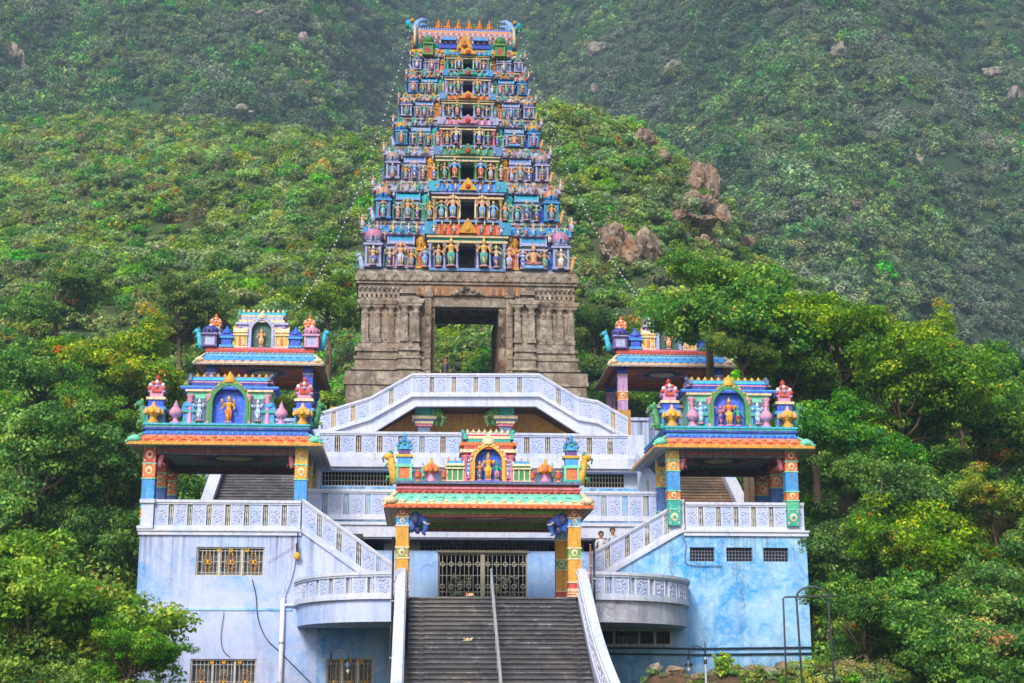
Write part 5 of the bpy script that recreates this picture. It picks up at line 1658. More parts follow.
    for sg in (-1, 1):
        for q, yy in enumerate((yf - .05, yf + .9)):
            b_ = yali_mb(Ht * .36, sg, rngt.choice([P['cream'], P['slate'], P['lav'], P['gold']]), P['teal'])
            b_.v = [(x + cx + sg * hw * .985, y + yy, z + z0 - .02) for x, y, z in b_.v]
            k.raw(b_.v, b_.f, b_.c, True)
            b_ = figure_mb(Ht * .3, P['peach'], P['lav'], P['cream'], 2, q + ti, None, cx + sg * (hw * 1.0 + .02), yy + .3, z1 - .12 * Ht)
            k.raw(b_.v, b_.f, b_.c, True)
    part('corner_guardians', k, M_TFIG, gp, st)

tag(part('small_statues', MINI, M_TFIG, gp), kind='stuff')

# crowning barrel vault, horned ends, brass finials
hpx = 51
yfv = yc - (hd0 - .62 * (105 - 55) / 18.5) + .1
zb_ = tz(53.5, yfv); zt_ = tz(33.0, yc)
hwv = TA(467 + hpx, yfv, 40) - TA(467, yfv, 40)
cx = TA(464.5, yfv, 40)
hdv = yc - yfv
k = MB()
k.box(cx - hwv * 1.03, cx + hwv * 1.03, yfv - .15, 2 * yc - yfv + .15, zb_ - .05, zb_ + .12, P['yellow']); k.box(cx - hwv * .98, cx + hwv * .98, yfv - .02, 2 * yc - yfv, zb_ + .12, zb_ + .26, P['lav'])
hv = zt_ - zb_ - .26
zv = zb_ + .26
prof = [(-1.0, 0), (-1.06, .12), (-1.06, .25), (-1.0, .40), (-.88, .56), (-.70, .72), (-.48, .86), (-.25, .95), (0, 1.0)]
prof = prof + [(-a_, b_) for a_, b_ in prof[-2::-1]]
poly = [(yc + a_ * hdv, zv + b_ * hv) for a_, b_ in prof]
bandc = [P['teal'], H('6a6a78'), H('8a6a6a'), H('b89a9a'), P['peach'], H('b4c0e0'), H('b4c0e0'), H('c4cae4')]
cols = [bandc[min(i, len(poly) - 2 - i, 7)] for i in range(len(poly) - 1)] + [P['cream']]
k.prismx(poly, cx - hwv * .93, cx + hwv * .93, cols)
va = part('vault_roof', k, M_TPAINT, gp)
k = MB()
nd = 34
for i in range(nd):                                   # painted scales and pearls along the vault
    x = cx - hwv * .9 + 1.8 * hwv * (i + .5) / nd
    for j, c_ in ((1, (P['red'], P['white'])[i % 2]), (2, (P['white'], P['red'])[i % 2]), (3, (P['rose'], P['white'])[i % 2]), (5, P['blue']), (6, P['white'])):
        y0, z0_ = poly[j]; y1, z1_ = poly[j + 1]
        k.ball(x + (.09 if j % 2 else 0), (y0 + y1) / 2, (z0_ + z1_) / 2, .075, c_, 6, 4, 1, .7, 1.3)
part('scales', k, M_TPAINT, gp, va)
o_ = OFF[gp.name]
for sg in (-1, 1):
    k = MB()
    xe = cx + sg * hwv * .96
    k.prismx([(yc + a_ * hdv * 1.1, zv - .02 + b_ * hv * 1.04) for a_, b_ in prof], xe - .10, xe + .10, [(P['sky'], P['teal'], P['gold'], P['lav'])[q_ % 4] for q_ in range(len(prof))])
    k.tube([(xe + sg * .02, yc + a_ * hdv * 1.14, zv + b_ * hv * 1.06) for a_, b_ in prof], .09, P['cream'], 6)
    k.prismx([(yc + a_ * hdv * .8, zv + b_ * hv * .8) for a_, b_ in prof], xe + sg * .165 - .03, xe + sg * .165 + .03, P['orange'])
    # the horn: a makara curling inwards over the ridge
    hpts = [(xe, zt_ - .3), (xe + sg * .0, zt_ + .10), (xe - sg * .10, zt_ + .42), (xe - sg * .36, zt_ + .62), (xe - sg * .72, zt_ + .60)]
    k.tube([(x, yc - .35, z) for x, z in hpts], [.26, .24, .19, .12, .04], H('8fb8ee'), 8)
    k.tube([(x, yc + .35, z) for x, z in hpts], [.26, .24, .19, .12, .04], H('8fb8ee'), 8)
    k.tube([(xe + sg * .02, yc, zt_ - .1), (xe + sg * .3, yc, zt_ + .38), (xe + sg * .42, yc, zt_ + .62)], [.26, .22, .1], P['teal'], 7)
    k.ball(xe + sg * .4, yc, zt_ + .5, .25, P['cyan'], 8, 6); k.ball(xe + sg * .2, yc - .2, zt_ + .62, .15, P['gold'], 7, 5); k.ball(xe + sg * .52, yc - .1, zt_ + .3, .12, P['green'], 7, 5)
    part('horned_gable', k, M_TPAINT, gp, va)
for px in (438.5, 448.4, 458.5, 469.5, 479.6, 489.4):
    k = MB()
    h_ = (tz(17.5, yc) - tz(31.5, yc)) / 1.2
    x = TA(px, yc, 25)
    h_ *= 1.2
    k.lathe(x, yc, zt_ - .04, [(.20, 0), (.22, .05 * h_), (.08, .13 * h_), (.08, .18 * h_), (.25, .30 * h_), (.25, .40 * h_), (.08, .50 * h_), (.17, .58 * h_), (.17, .63 * h_), (.05, .70 * h_), (.05, .84 * h_), (.015, h_)], H('e08a20'), 9)
    part('finial', k, M_TPAINT, gp, va)
# gilded centre of the vault
k = MB()
yv = yfv - .28
k.box(cx - hwv * .5, cx + hwv * .5, yv + .15, yfv + .8, zv, zv + hv * .22, P['blue'])
k.prismx([(yv - .1, zv + hv * .20), (yv - .04, zv + hv * .30), (yv + .3, zv + hv * .38), (yv + .9, zv + hv * .40), (yv + .9, zv + hv * .20)], cx - hwv * .46, cx - .5, H('5aa0e6')); k.prismx([(yv - .1, zv + hv * .20), (yv - .04, zv + hv * .30), (yv + .3, zv + hv * .38), (yv + .9, zv + hv * .40), (yv + .9, zv + hv * .20)], cx + .5, cx + hwv * .46, H('5aa0e6'))
part('blue_dormer', k, M_TPAINT, gp, va)
k = MB()
xg = TA(464.5, yv, 45)
k.arch(xg, tz(53, yv), .2, .44, yv - .25, yv + .1, .22, P['gold'], 12, .42); k.archfill(xg, tz(53, yv), .22, yv - .2, yv, .3, P['yellow'], 10)
k.ball(xg, yv - .28, tz(47, yv), .15, P['orange'], 8, 6); k.box(xg - .75, xg + .75, yv - .25, yv + .1, tz(58, yv), tz(54.5, yv), P['gold'])
for q in (-1, 1): k.ball(xg + q * .3, yv - .26, tz(51, yv), .1, P['red'], 6, 4)
k.lathe(xg, yv - .1, tz(43.5, yv), [(.2, 0), (.14, .14), (.04, .34)], P['gold'], 7, 1, .6)
part('gilded_crest', k, M_TPAINT, gp, va)
for px in (428, 500):
    k = MB(); x = TA(px, yv, 50); k2 = dome_shrine_mb(.62, 1.35, P['green'], P['leaf'], P['green'], P['mint'], P['red']); k.raw([(a_ + x, b_ + yv + .05, c_ + tz(57, yv)) for a_, b_, c_ in k2.v], k2.f, k2.c)
    part('green_shrine', k, M_TPAINT, gp, va)
HAZE = .00046
# ------------------------------------------------------------------ foliage
def leaf_mesh(name, centers, radii, per, size, pal, seed, mat, flat=.6, droop=.5, up=.45, var=.3):
    # many small bent leaves spread through clumps
    rs = np.random.RandomState(seed)
    C_ = np.repeat(centers, per, 0); Rr = np.repeat(radii, per)
    n = len(C_)
    d = rs.normal(size=(n, 3)); d /= np.linalg.norm(d, axis=1)[:, None]
    rad = rs.uniform(.25, 1.0, n) ** .6
    pos = C_ + d * (Rr * rad)[:, None] * np.array([1, 1, flat])
    nrm = d * .8 + np.array([0, 0, up]) + rs.normal(size=(n, 3)) * .45
    nrm /= np.linalg.norm(nrm, axis=1)[:, None]
    ax = rs.normal(size=(n, 3)) + d * .8 - np.array([0, 0, droop])
    ax -= nrm * np.sum(ax * nrm, 1)[:, None]
    ax /= np.linalg.norm(ax, axis=1)[:, None]
    sd = np.cross(nrm, ax)
    sz = size * rs.uniform(.6, 1.35, n)
    l, w = (sz * .62)[:, None], (sz * .36)[:, None]
    v = np.empty((n, 4, 3))
    v[:, 0] = pos - ax * l; v[:, 1] = pos + sd * w + nrm * w * .25; v[:, 2] = pos + ax * l - nrm * l * .25; v[:, 3] = pos - sd * w + nrm * w * .25
    me = bpy.data.meshes.new(name)
    me.vertices.add(n * 4); me.loops.add(n * 4); me.polygons.add(n)
    me.vertices.foreach_set('co', v.ravel())
    me.loops.foreach_set('vertex_index', np.arange(n * 4))
    me.polygons.foreach_set('loop_start', np.arange(0, n * 4, 4))
    me.polygons.foreach_set('loop_total', np.full(n, 4))
    cols = np.array([p[:3] for p, _ in pal]); wts = np.array([w_ for _, w_ in pal], float); wts /= wts.sum()
    # every clump has a leaning of its own, every leaf a tint of its own
    cl = rs.choice(len(pal), size=len(centers), p=wts)
    pick = np.where(rs.rand(n) < .62, np.repeat(cl, per), rs.choice(len(pal), size=n, p=wts))
    c = cols[pick] * rs.uniform(1 - var, 1 + var, n)[:, None] * np.repeat(rs.uniform(1 - var * .67, 1 + var * .67, len(centers)), per)[:, None]
    at = me.attributes.new('Col', 'FLOAT_COLOR', 'FACE')
    at.data.foreach_set('color', np.concatenate([c, np.ones((n, 1))], 1).astype(np.float32).ravel())
    me.materials.append(mat)
    me.update(); me.validate()
    return me
G_ = dict(mid=H('568c1a'), deep=H('3a701c'), lite=H('83ac28'), lime=H('a6b834'), yel=H('c0a434'), rust=H('b4682a'), oliv=H('7a8a2c'), dry=H('9a8656'), blue=H('3f6f34'), grey=H('71785a'))
PAL_GREEN = [(G_['mid'], 5), (G_['deep'], 4), (G_['lite'], 3), (G_['lime'], .5), (G_['yel'], .15), (G_['rust'], .06)]
PAL_BRIGHT = [(G_['mid'], 5), (G_['lite'], 4), (G_['lime'], 1.1), (G_['deep'], 2), (G_['yel'], .2), (G_['rust'], .08)]
PAL_DARK = [(G_['deep'], 4), (G_['mid'], 4), (G_['blue'], 1.5), (G_['lite'], 1.4)]
PAL_YELLOW = [(G_['lite'], 3), (G_['lime'], 2.2), (G_['mid'], 4), (G_['yel'], .7), (G_['rust'], .2)]
PAL_RUSTY = [(G_['mid'], 5), (G_['deep'], 3), (G_['lite'], 3), (G_['lime'], .8), (G_['yel'], .6), (G_['rust'], .35)]
PALS = [PAL_GREEN, PAL_BRIGHT, PAL_DARK, PAL_YELLOW]

def crown_clumps(seed, n, rx, rz, lump=.55):
    # clump centres: boughs reaching out from the middle at every height, sprays strung along each, gaps between
    rs = np.random.RandomState(seed)
    cs, rr = [], []
    boughs = 38
    for b_ in range(boughs):
        an = b_ * 2.399 + rs.uniform(-.4, .4)
        el = math.asin(max(-.75, min(.98, -.80 + 1.78 * (b_ * .618 % 1.0))))
        reach = rs.uniform(.70, 1.14)
        tip = np.array([math.cos(an) * math.cos(el) * rx * reach, math.sin(an) * math.cos(el) * rx * reach, math.sin(el) * rz * reach])
        for k in range(n // boughs):
            f = rs.uniform(.45, 1.06)
            off = rs.normal(size=3) * rx * .13 * np.array([1, 1, .7])
            cs.append(tip * f + off); rr.append(rx * rs.uniform(.10, .22))
    return np.array(cs), np.array(rr)
def tree_meshes(seed, rx, rz, h_crown, n, per, leaf, pal):
    cs, rr = crown_clumps(seed, n, rx, rz)
    cs = cs + np.array([0, 0, h_crown])
    crown = leaf_mesh('crown', cs, rr, per, leaf, pal, seed, M_LEAF)
    rs = random.Random(seed)
    mb = MB()
    col = H('6d5a48')
    lean = (rs.uniform(-.4, .4), rs.uniform(-.4, .4))
    base = [(0, 0, -2.0), (0, 0, 0), (lean[0] * .4, lean[1] * .4, h_crown * .35), (lean[0], lean[1], h_crown * .7), (lean[0] * 1.1, lean[1], h_crown * 1.1)]
    r0 = .035 * rx + .05
    mb.tube(base, [r0 * 1.5, r0 * 1.25, r0, r0 * .8, r0 * .35], col, 8)
    idx = list(range(len(cs))); rs.shuffle(idx)
    for i in idx[:22]:
        c = cs[i]
        f = rs.uniform(.45, .95)
        s_ = Vector((lean[0] * f, lean[1] * f, h_crown * f))
        m_ = (s_ + Vector(c)) * .5 + Vector((rs.uniform(-.2, .2), rs.uniform(-.2, .2), -.12 * rx))
        mb.tube([s_, m_, Vector(c)], [r0 * .45, r0 * .28, .02], col, 5)
        for j in idx[:22:4]:
            pass
    return crown, mb
KINDS = []
for k in range(6):
    pal = [PAL_GREEN, PAL_BRIGHT, PAL_GREEN, PAL_YELLOW, PAL_DARK, PAL_RUSTY][k]
    cr, tr = tree_meshes(20 + k, 1.0 * 3.6, 3.0, 4.2, 342, 130, .148, pal)
    KINDS.append((cr, mesh_of('trunk', tr, M_BARK)))
def tree(px, py, Y, rpx, kind, label, rz=0.0, sq=1.0, name='broadleaf_tree', group='trees around the temple'):
    # crown centre at a photo point, crown radius in photo pixels at that depth
    c = W(px, py, Y)
    r = rpx * 1.12 * Y / FOC
    sq *= 1.12
    s_ = r / 3.9
    zt0 = c[2] - 4.2 * s_ * sq
    gz = h_near(c[0], Y)
    o = bpy.data.objects.new(name, None); COL.objects.link(o)
    drop = zt0 - gz
    o.location = (c[0], Y, gz if drop > 0 else zt0)
    o.rotation_euler = (0, 0, rz)
    tag(o, label, 'tree', group)
    cr, tr = KINDS[kind]
    lift = max(drop, 0)
    inst('crown', cr, o, (0, 0, lift), (s_, s_, s_ * sq))
    if lift > .8:
        # the trunk reaches down to the ground it grows from
        inst('trunk', tr, o, (0, 0, lift), (s_, s_, s_ * sq))
        mb = MB(); mb.tube([(0, 0, -.4), (.05, .02, lift * .5), (0, 0, lift + .1)], [.24 * s_ + .1, .2 * s_ + .06, .19 * s_ + .05], H('6d5a48'), 8)
        build('lower_trunk', mb, M_BARK, o)
    else:
        inst('trunk', tr, o, (0, 0, lift), (s_, s_, s_ * sq))
    return o
TREES = [
    # right of the temple
    (746, 324, 67, 90, 0, 'large spreading green tree half covering the right rear pavilion', .3, .85),
    (742, 352, 64, 36, 0, 'small leafy tree growing between the right front and right rear pavilions', 1.0, .9),
    (868, 622, 48, 54, 4, 'dark leafy tree right behind the pipe hoop', 2.0, .9),
    (838, 345, 66, 82, 1, 'round green tree between the large pavilion tree and the hazy hill', 1.7, .8),
    (708, 288, 72, 48, 0, 'leafy top poking up behind the right rear pavilion roof', 2.2, .9),
    (905, 405, 63, 80, 0, 'broad tree with rust tinted leaves right of the right front pavilion', 3.1, .85),
    (848, 440, 62, 62, 4, 'dark green tree directly behind the right front pavilion', .9, .95),
    (985, 455, 66, 74, 2, 'green tree at the right picture edge above the lime bush crown', 4.0, .8),
    (868, 530, 57, 66, 4, 'dark shaded tree touching the corner of the sky blue wing', 5.1, .9),
    (948, 560, 54, 85, 0, 'full green tree in the middle of the right thicket', 1.1, .8),
    (1000, 515, 55, 55, 3, 'lime yellow tree crown at the right picture edge', 2.6, .8),
    (905, 640, 50, 78, 2, 'green tree at the lower right behind the pipe hoop', 3.9, .8),
    (1000, 640, 48, 80, 5, 'lowest green tree in the bottom right corner of the photo', .5, .8),
    (812, 398, 70, 52, 2, 'green crown just above the right front pavilion roof end', 5.6, .85),
    (930, 345, 88, 46, 3, 'pale olive tree standing before the hazy hill on the right', .2, .9),
    (1005, 375, 84, 48, 2, 'green tree on the slope at the right edge below the haze', 1.4, .85),
    (885, 482, 60, 56, 2, 'green tree filling the gap between the dark shaded tree and the edge', 1.3, .95),
    (962, 405, 70, 56, 0, 'green tree up the slope behind the rust tinted tree', 3.4, .9),
    (905, 588, 53, 56, 5, 'green tree with rusty flecks in front of the dark shaded tree', 4.3, .95),
    (1010, 570, 51, 58, 0, 'green tree below the lime yellow crown at the right edge', 5.5, .95),
    (790, 365, 66, 46, 0, 'green tree rising behind the crest of the right front pavilion', .9, .95),
    (960, 690, 46, 74, 2, 'green crown cut by the bottom edge at the lower right', 2.8, .9),
    (467, 352, 104, 34, 1, 'bright green tree seen through the doorway of the tower', .2, .9),
    # left of the temple
    (54, 612, 47, 112, 1, 'big bright green tree in the bottom left corner, boughs crossing the wing wall', 2.0, .8),
    (30, 690, 45, 90, 0, 'leafy crown filling the bottom left corner under the big bright tree', 1.2, .9),
    (110, 700, 46, 70, 1, 'low bright crown at the bottom edge left of the lower window', 2.4, .8),
    (128, 655, 45, 48, 1, 'low bright bough tree spreading over the lower left window', 3.3, .8),
    (30, 478, 60, 84, 0, 'green tree at the left edge above the bright corner tree', 4.4, .85),
    (104, 500, 62, 62, 4, 'dark tree tucked against the left end of the lavender wing', 5.3, 1.0),
    (128, 370, 78, 72, 3, 'yellow green domed tree left of the two left pavilions', .8, .85),
    (40, 385, 76, 64, 2, 'green tree at the left edge beside the yellow green domed tree', 1.9, .85),
    (100, 432, 69, 52, 5, 'green tree between the domed tree and the dark tree by the wing', 2.9, .9),
    (182, 318, 96, 44, 0, 'green tree on the slope behind the left rear pavilion', 3.7, .9),
    (60, 300, 110, 46, 2, 'rounded green tree on the left slope above the domed tree', 4.9, .85),
    (330, 300, 98, 38, 1, 'bright green tree between the left rear pavilion and the stone tower base', .4, .9),
    (596, 330, 96, 30, 4, 'small dark tree between the stone tower base and the right rear pavilion', 2.4, 1.0),
]
for t_ in TREES: tree(*t_)

# shrubs and far woods: too many to count
def instancer(name, protos, pts, scl, rot, idx):
    colx = bpy.data.collections.new(name + '_shapes')
    for i, me in enumerate(protos):
        o = bpy.data.objects.new('%s_shape_%02d' % (name, i), me); colx.objects.link(o)
    me = bpy.data.meshes.new(name)
    n = len(pts)
    me.vertices.add(n)
    me.vertices.foreach_set('co', np.asarray(pts, dtype=np.float32).ravel())
    for nm, typ, data in (('scl', 'FLOAT', scl), ('rot', 'FLOAT', rot), ('pick', 'INT', idx)):
        a = me.attributes.new(nm, typ, 'POINT'); a.data.foreach_set('value', np.asarray(data))
    o = bpy.data.objects.new(name, me); COL.objects.link(o)
    ng = bpy.data.node_groups.new(name, 'GeometryNodeTree')
    ng.interface.new_socket('Geometry', in_out='INPUT', socket_type='NodeSocketGeometry'); ng.interface.new_socket('Geometry', in_out='OUTPUT', socket_type='NodeSocketGeometry')
    gi, go = ng.nodes.new('NodeGroupInput'), ng.nodes.new('NodeGroupOutput')
    ip = ng.nodes.new('GeometryNodeInstanceOnPoints'); ci = ng.nodes.new('GeometryNodeCollectionInfo')
    ci.inputs[0].default_value = colx; ci.inputs[1].default_value = True; ci.inputs[2].default_value = True
    def attr(nm, typ):
        a = ng.nodes.new('GeometryNodeInputNamedAttribute'); a.data_type = typ; a.inputs[0].default_value = nm; return a.outputs[0]
    cx = ng.nodes.new('ShaderNodeCombineXYZ'); er = ng.nodes.new('FunctionNodeEulerToRotation')
    L = ng.links.new
    L(gi.outputs[0], ip.inputs['Points']); L(ci.outputs[0], ip.inputs['Instance']); ip.inputs['Pick Instance'].default_value = True
    L(attr('pick', 'INT'), ip.inputs['Instance Index']); L(attr('rot', 'FLOAT'), cx.inputs[2]); L(cx.outputs[0], er.inputs[0]); L(er.outputs[0], ip.inputs['Rotation']); L(attr('scl', 'FLOAT'), ip.inputs['Scale'])
    L(ip.outputs[0], go.inputs[0])
    md = o.modifiers.new('scatter', 'NODES'); md.node_group = ng
    return tag(o, kind='stuff')
def bush_proto(seed, n, per, leaf, pal, flat=.8, hgt=.75, mat=None, var=.3):
    rs = np.random.RandomState(seed)
    d = rs.normal(size=(n, 3)); d /= np.linalg.norm(d, axis=1)[:, None]; d[:, 2] = np.abs(d[:, 2])
    cs = d * rs.uniform(.3, .8, n)[:, None] * np.array([1, 1, hgt]) + np.array([0, 0, .15]); rr = rs.uniform(.2, .38, n)
    return leaf_mesh('shrub', cs, rr, per, leaf, pal, seed, mat or M_SHRUB, flat, var=var)
PS = [PAL_BRIGHT, PAL_GREEN, PAL_GREEN, PAL_DARK, PAL_BRIGHT, [(G_['oliv'], 4), (G_['mid'], 3), (G_['dry'], 1.5)], [(G_['grey'], 3), (G_['dry'], 2), (G_['oliv'], 2)], [(G_['lite'], 3), (G_['yel'], 2.2), (G_['mid'], 2), (G_['rust'], .4)], [(H('7a5a3c'), 3), (G_['dry'], 2), (G_['oliv'], 1)], PAL_GREEN]
PROTO = [bush_proto(300 + i, 17 + (i % 3) * 4, 42, .145, p_, .75, .7 + .1 * (i % 4)) for i, p_ in enumerate(PS)]
PW = np.array([3.4, 2.8, 2.2, 1.3, 3.0, 1.2, .5, .8, .3, 2.2]); PW /= PW.sum()
def in_temple(x, y):
    rx, ry = x - OX, y - OY
    a = rx * AX[0] + ry * AX[1]; d = rx * DX[0] + ry * DX[1]
    if d > 33 or d < -16: return False
    if d < 7: return -13.5 < a < 12.3
    return -13.2 < a < 12.0 if d < 29 else abs(a) < 7.5
BO = [(631, 251, 23, 19, 'big split brown boulder on the spur right of the tower'),
      (612, 236, 12, 12, 'pale upper block resting on the big split boulder'),
      (706, 184, 14, 24, 'tall orange brown crag at the top right of the spur'),
      (700, 205, 14, 9, 'sloping slab just below the tall orange crag'),
      (716, 216, 12, 10, 'rounded block on the spur edge below the crag slab'),
      (690, 222, 20, 8, 'long grey slab running down left of the crag'),
      (743, 243, 10, 8, 'lowest pale block on the right edge of the spur'),
      (706, 244, 10, 7, 'low grey stone between the long slab and the lowest block'),
      (634, 121, 9, 6, 'pale stone on the spur skyline right of the tower'),
      (640, 143, 13, 7, 'flat pinkish rock below the skyline stone'),
      (618, 118, 14, 4, 'thin pale ledge near the spur summit'),
      (662, 158, 8, 6, 'small pale stone between the flat rock and the crag')]
ROCKS = []
for px, py, rx, rz, lb in BO:
    h_ = hill_hit(px, py + rz * .75, h_near, 95, 230, .5)
    ROCKS.append((h_, rx * h_[1] / FOC) if h_ else None)
def clear_of_rocks(x, y):
    for r_ in ROCKS:
        if r_ and abs(x - r_[0][0] * y / r_[0][1]) < r_[1] * 1.15 + .3 and -.8 - r_[1] * .5 < y - r_[0][1] < r_[1]: return False
    return True
rs = np.random.RandomState(5)
pts, scl, rot, idx = [], [], [], []
def scatter(n_try, ylo, yhi, fn, dens, r_of):
    for _ in range(n_try):
        y = math.sqrt(rs.uniform(ylo ** 2, yhi ** 2)); x = rs.uniform(-.56, .56) * y
        if in_temple(x, y) or not clear_of_rocks(x, y): continue
        if rs.rand() > dens(x, y): continue
        pts.append((x, y, fn(x, y) - .15)); scl.append(r_of(x, y)); rot.append(rs.uniform(0, 6.28)); idx.append(int(rs.choice(len(PW), p=PW)))
def open_(x, y):                                     # bare rocky patches on the spur's right shoulder
    k = fnoise(x, y, 16, 3, 7.0)
    return 1.0 if k > -.22 else .45
def side_only(x, y):
    px = 512 + x / y * FOC
    return 1.0 if (px > 820 or px < 130 or y > 62) else 0
scatter(6600, 41, 88, h_near, side_only, lambda x, y: (1.2 + 1.7 * rs.rand() ** 1.6) * (.75 if y < 50 else 1))
THICK = [bush_proto(700 + i, 20 + 3 * (i % 3), 150, .075, p_, .8, .95, M_LEAF) for i, p_ in enumerate([PAL_GREEN, PAL_BRIGHT, PAL_GREEN, PAL_DARK, PAL_RUSTY, PAL_GREEN])]
instancer('thicket_undergrowth', THICK, pts, np.array(scl, np.float32), np.array(rot, np.float32), np.array(idx, np.int32) % 6)
pts, scl, rot, idx = [], [], [], []
scatter(41000, 86, 300, lambda x, y: h_near(x, y), lambda x, y: open_(x, y) * (1 if y < float(np.interp(x / y, RU, RY)) + 6 else 0), lambda x, y: (.62 + 1.5 * rs.rand() ** 2.8) * (1 + .003 * (y - 90)))
# nearer the front, thin low shrubs between the trees
instancer('hillside_shrubs', PROTO, pts, np.array(scl, np.float32), np.array(rot, np.float32), np.array(idx, np.int32))
PFG = [(G_['deep'], 4), (G_['mid'], 3), (G_['oliv'], 1)]
PF = [PAL_DARK, PFG, PAL_DARK, [(G_['blue'], 4), (G_['deep'], 3), (G_['mid'], 2)], [(G_['grey'], 3), (G_['oliv'], 2), (G_['dry'], 1)], PFG, [(G_['lite'], 2), (G_['mid'], 3), (G_['yel'], .8)], [(G_['oliv'], 3), (G_['mid'], 3)]]
M_FAR_K = 1.2
FARP = [bush_proto(500 + i, 14 + 3 * (i % 3), 60, .115, [(tuple(min(1, q * M_FAR_K * (.8 + .45 * (i % 3))) for q in c_[:3]) + (1,), w_) for c_, w_ in p_], .85, .8 + .15 * (i % 3), M_FAR, .14) for i, p_ in enumerate(PF)]
pts, scl, rot, idx = [], [], [], []
PWF = np.array([2.2, 2.4, 2, 2.2, 1.3, 2, .6, 1.6]); PWF /= PWF.sum()
for _ in range(94000):
    y = rs.uniform(190 ** 1.35, 800 ** 1.35) ** (1 / 1.35); x = rs.uniform(-.52, .52) * y
    k = fnoise(x, y, 40, 3, 12.0)
    if k < -.34 and rs.rand() < .3: continue
    if h_far(x, y) > .56 * y: continue
    pts.append((x, y, h_far(x, y) - .4)); scl.append((1.1 + 2.4 * rs.rand() ** 1.4 + 2.4 * rs.rand() ** 9) * (1 + .0012 * (y - 300))); rot.append(rs.uniform(0, 6.28)); idx.append(int(rs.choice(len(PWF), p=PWF)))
instancer('far_woods', FARP, pts, np.array(scl, np.float32), np.array(rot, np.float32), np.array(idx, np.int32))

# ------------------------------------------------------------------ boulders
def boulder(name, loc, sx, sy, sz, seed, label, cuts=4, mat=None, lumps=3):
    # split rock: a few broad faces, broken edges, rough skin
    rs = np.random.RandomState(int(seed * 10) + 3)
    pl = rs.normal(size=(13, 3)); pl /= np.linalg.norm(pl, axis=1)[:, None]; ds = rs.uniform(.62, 1.0, 13)
    bm = bmesh.new()
    rl = random.Random(int(seed * 10))
    for q in range(lumps):
        f = bmesh.ops.create_icosphere(bm, subdivisions=cuts + (1 if lumps < 2 else 0), radius=1)
        pl = rs.normal(size=(13, 3)); pl /= np.linalg.norm(pl, axis=1)[:, None]; ds = rs.uniform(.6, 1.0, 13)
        if lumps > 1: ox, oy, oz, kx, kz = -.62 + 1.24 * q / (lumps - 1), rl.uniform(-.3, .2), rl.uniform(-.3, .15), rl.uniform(.45, .7), rl.uniform(.65, 1.05)
        else: ox = oy = oz = 0; kx = kz = 1
        for v in f['verts']:
            p = np.array(v.co)
            dt = pl @ p
            r_ = min([d_ / t for d_, t in zip(ds, dt) if t > .05] + [1.25])
            w_ = Vector(p) * r_
            k = 1 + .14 * mnoise.fractal(w_ * 2.4 + Vector((seed + q, 0, seed)), 1, 2, 5) - .12 * max(0, .15 - abs(mnoise.noise(Vector((w_.x * 3, w_.y * 3, w_.z * .7)) + Vector((seed, 1, q))))) / .15
            v.co = Vector(((w_.x * kx * k + ox) * sx, (w_.y * k + oy) * sy, (w_.z * kz * k + oz) * sz))
    me = bpy.data.meshes.new(name); bm.to_mesh(me); bm.free()
    me.materials.append(mat or M_ROCK)
    o = bpy.data.objects.new(name, me); COL.objects.link(o)
    o.location = loc; o.rotation_euler = (0, 0, seed)
    return tag(o, label, 'rock', 'rocks on the hillside')
for i, (px, py, rx, rz, lb) in enumerate(BO):
    h_ = ROCKS[i][0] if ROCKS[i] else None
    if h_:
        k = h_[1] / FOC
        boulder('boulder', (h_[0], h_[1] - .2, W(px, py, h_[1])[2]), rx * k * 1.1, rx * k * 1.1, rz * k * 1.25, 1.3 * i, lb)
BF = [(12, 58, 16, 13, 'pale cliff face at the left edge of the hazy hill'), (313, 32, 12, 14, 'upright pale outcrop on the hazy hill left of the tower top'), (300, 46, 10, 6, 'low pale ledge beside the upright outcrop'),
      (336, 64, 7, 8, 'small pale rock nearest the tower on the left hazy slope'), (255, 14, 14, 5, 'flat pale ledge high on the hazy hill left of the tower'), (594, 92, 6, 5, 'pale outcrop on the hazy hill just right of the tower top'),
      (600, 50, 13, 6, 'broad pale rock patch high on the hazy hill right of the tower'), (840, 53, 9, 9, 'squarish tan rock alone on the hazy right slope'), (808, 76, 7, 6, 'small tan rock below the squarish tan rock'),
      (992, 78, 14, 4, 'long pale rock streak on the right hazy slope'), (1018, 94, 10, 8, 'pale rock at the right edge of the hazy hill'), (678, 70, 16, 7, 'grey rock band on the hazy hill above the spur crag'),
      (910, 166, 12, 6, 'grey slab on the lower right hazy slope'), (884, 172, 6, 7, 'narrow grey stone beside the grey slab'), (845, 226, 8, 9, 'upright grey stone low on the right hazy slope'), (240, 112, 14, 4, 'orange tinted bare ledge on the left slope')]
M_FROCK = mat_rock('pale_far_rock', H('b0a69e'), H('958a80'))
for i, (px, py, rx, rz, lb) in enumerate(BF):
    h_ = hill_hit(px, py, h_far, 205, 780, 2) 
    if lb.startswith('orange'): h_ = hill_hit(px, py, h_near, 95, 300) or h_
    if h_:
        k = h_[1] / FOC
        boulder('rock_outcrop', (h_[0], h_[1] - .3, h_[2] - .2 * rz * k), rx * k * .95, rx * k * .9, rz * k * 1.5, 2.1 * i + 1, lb, 3, M_FROCK)

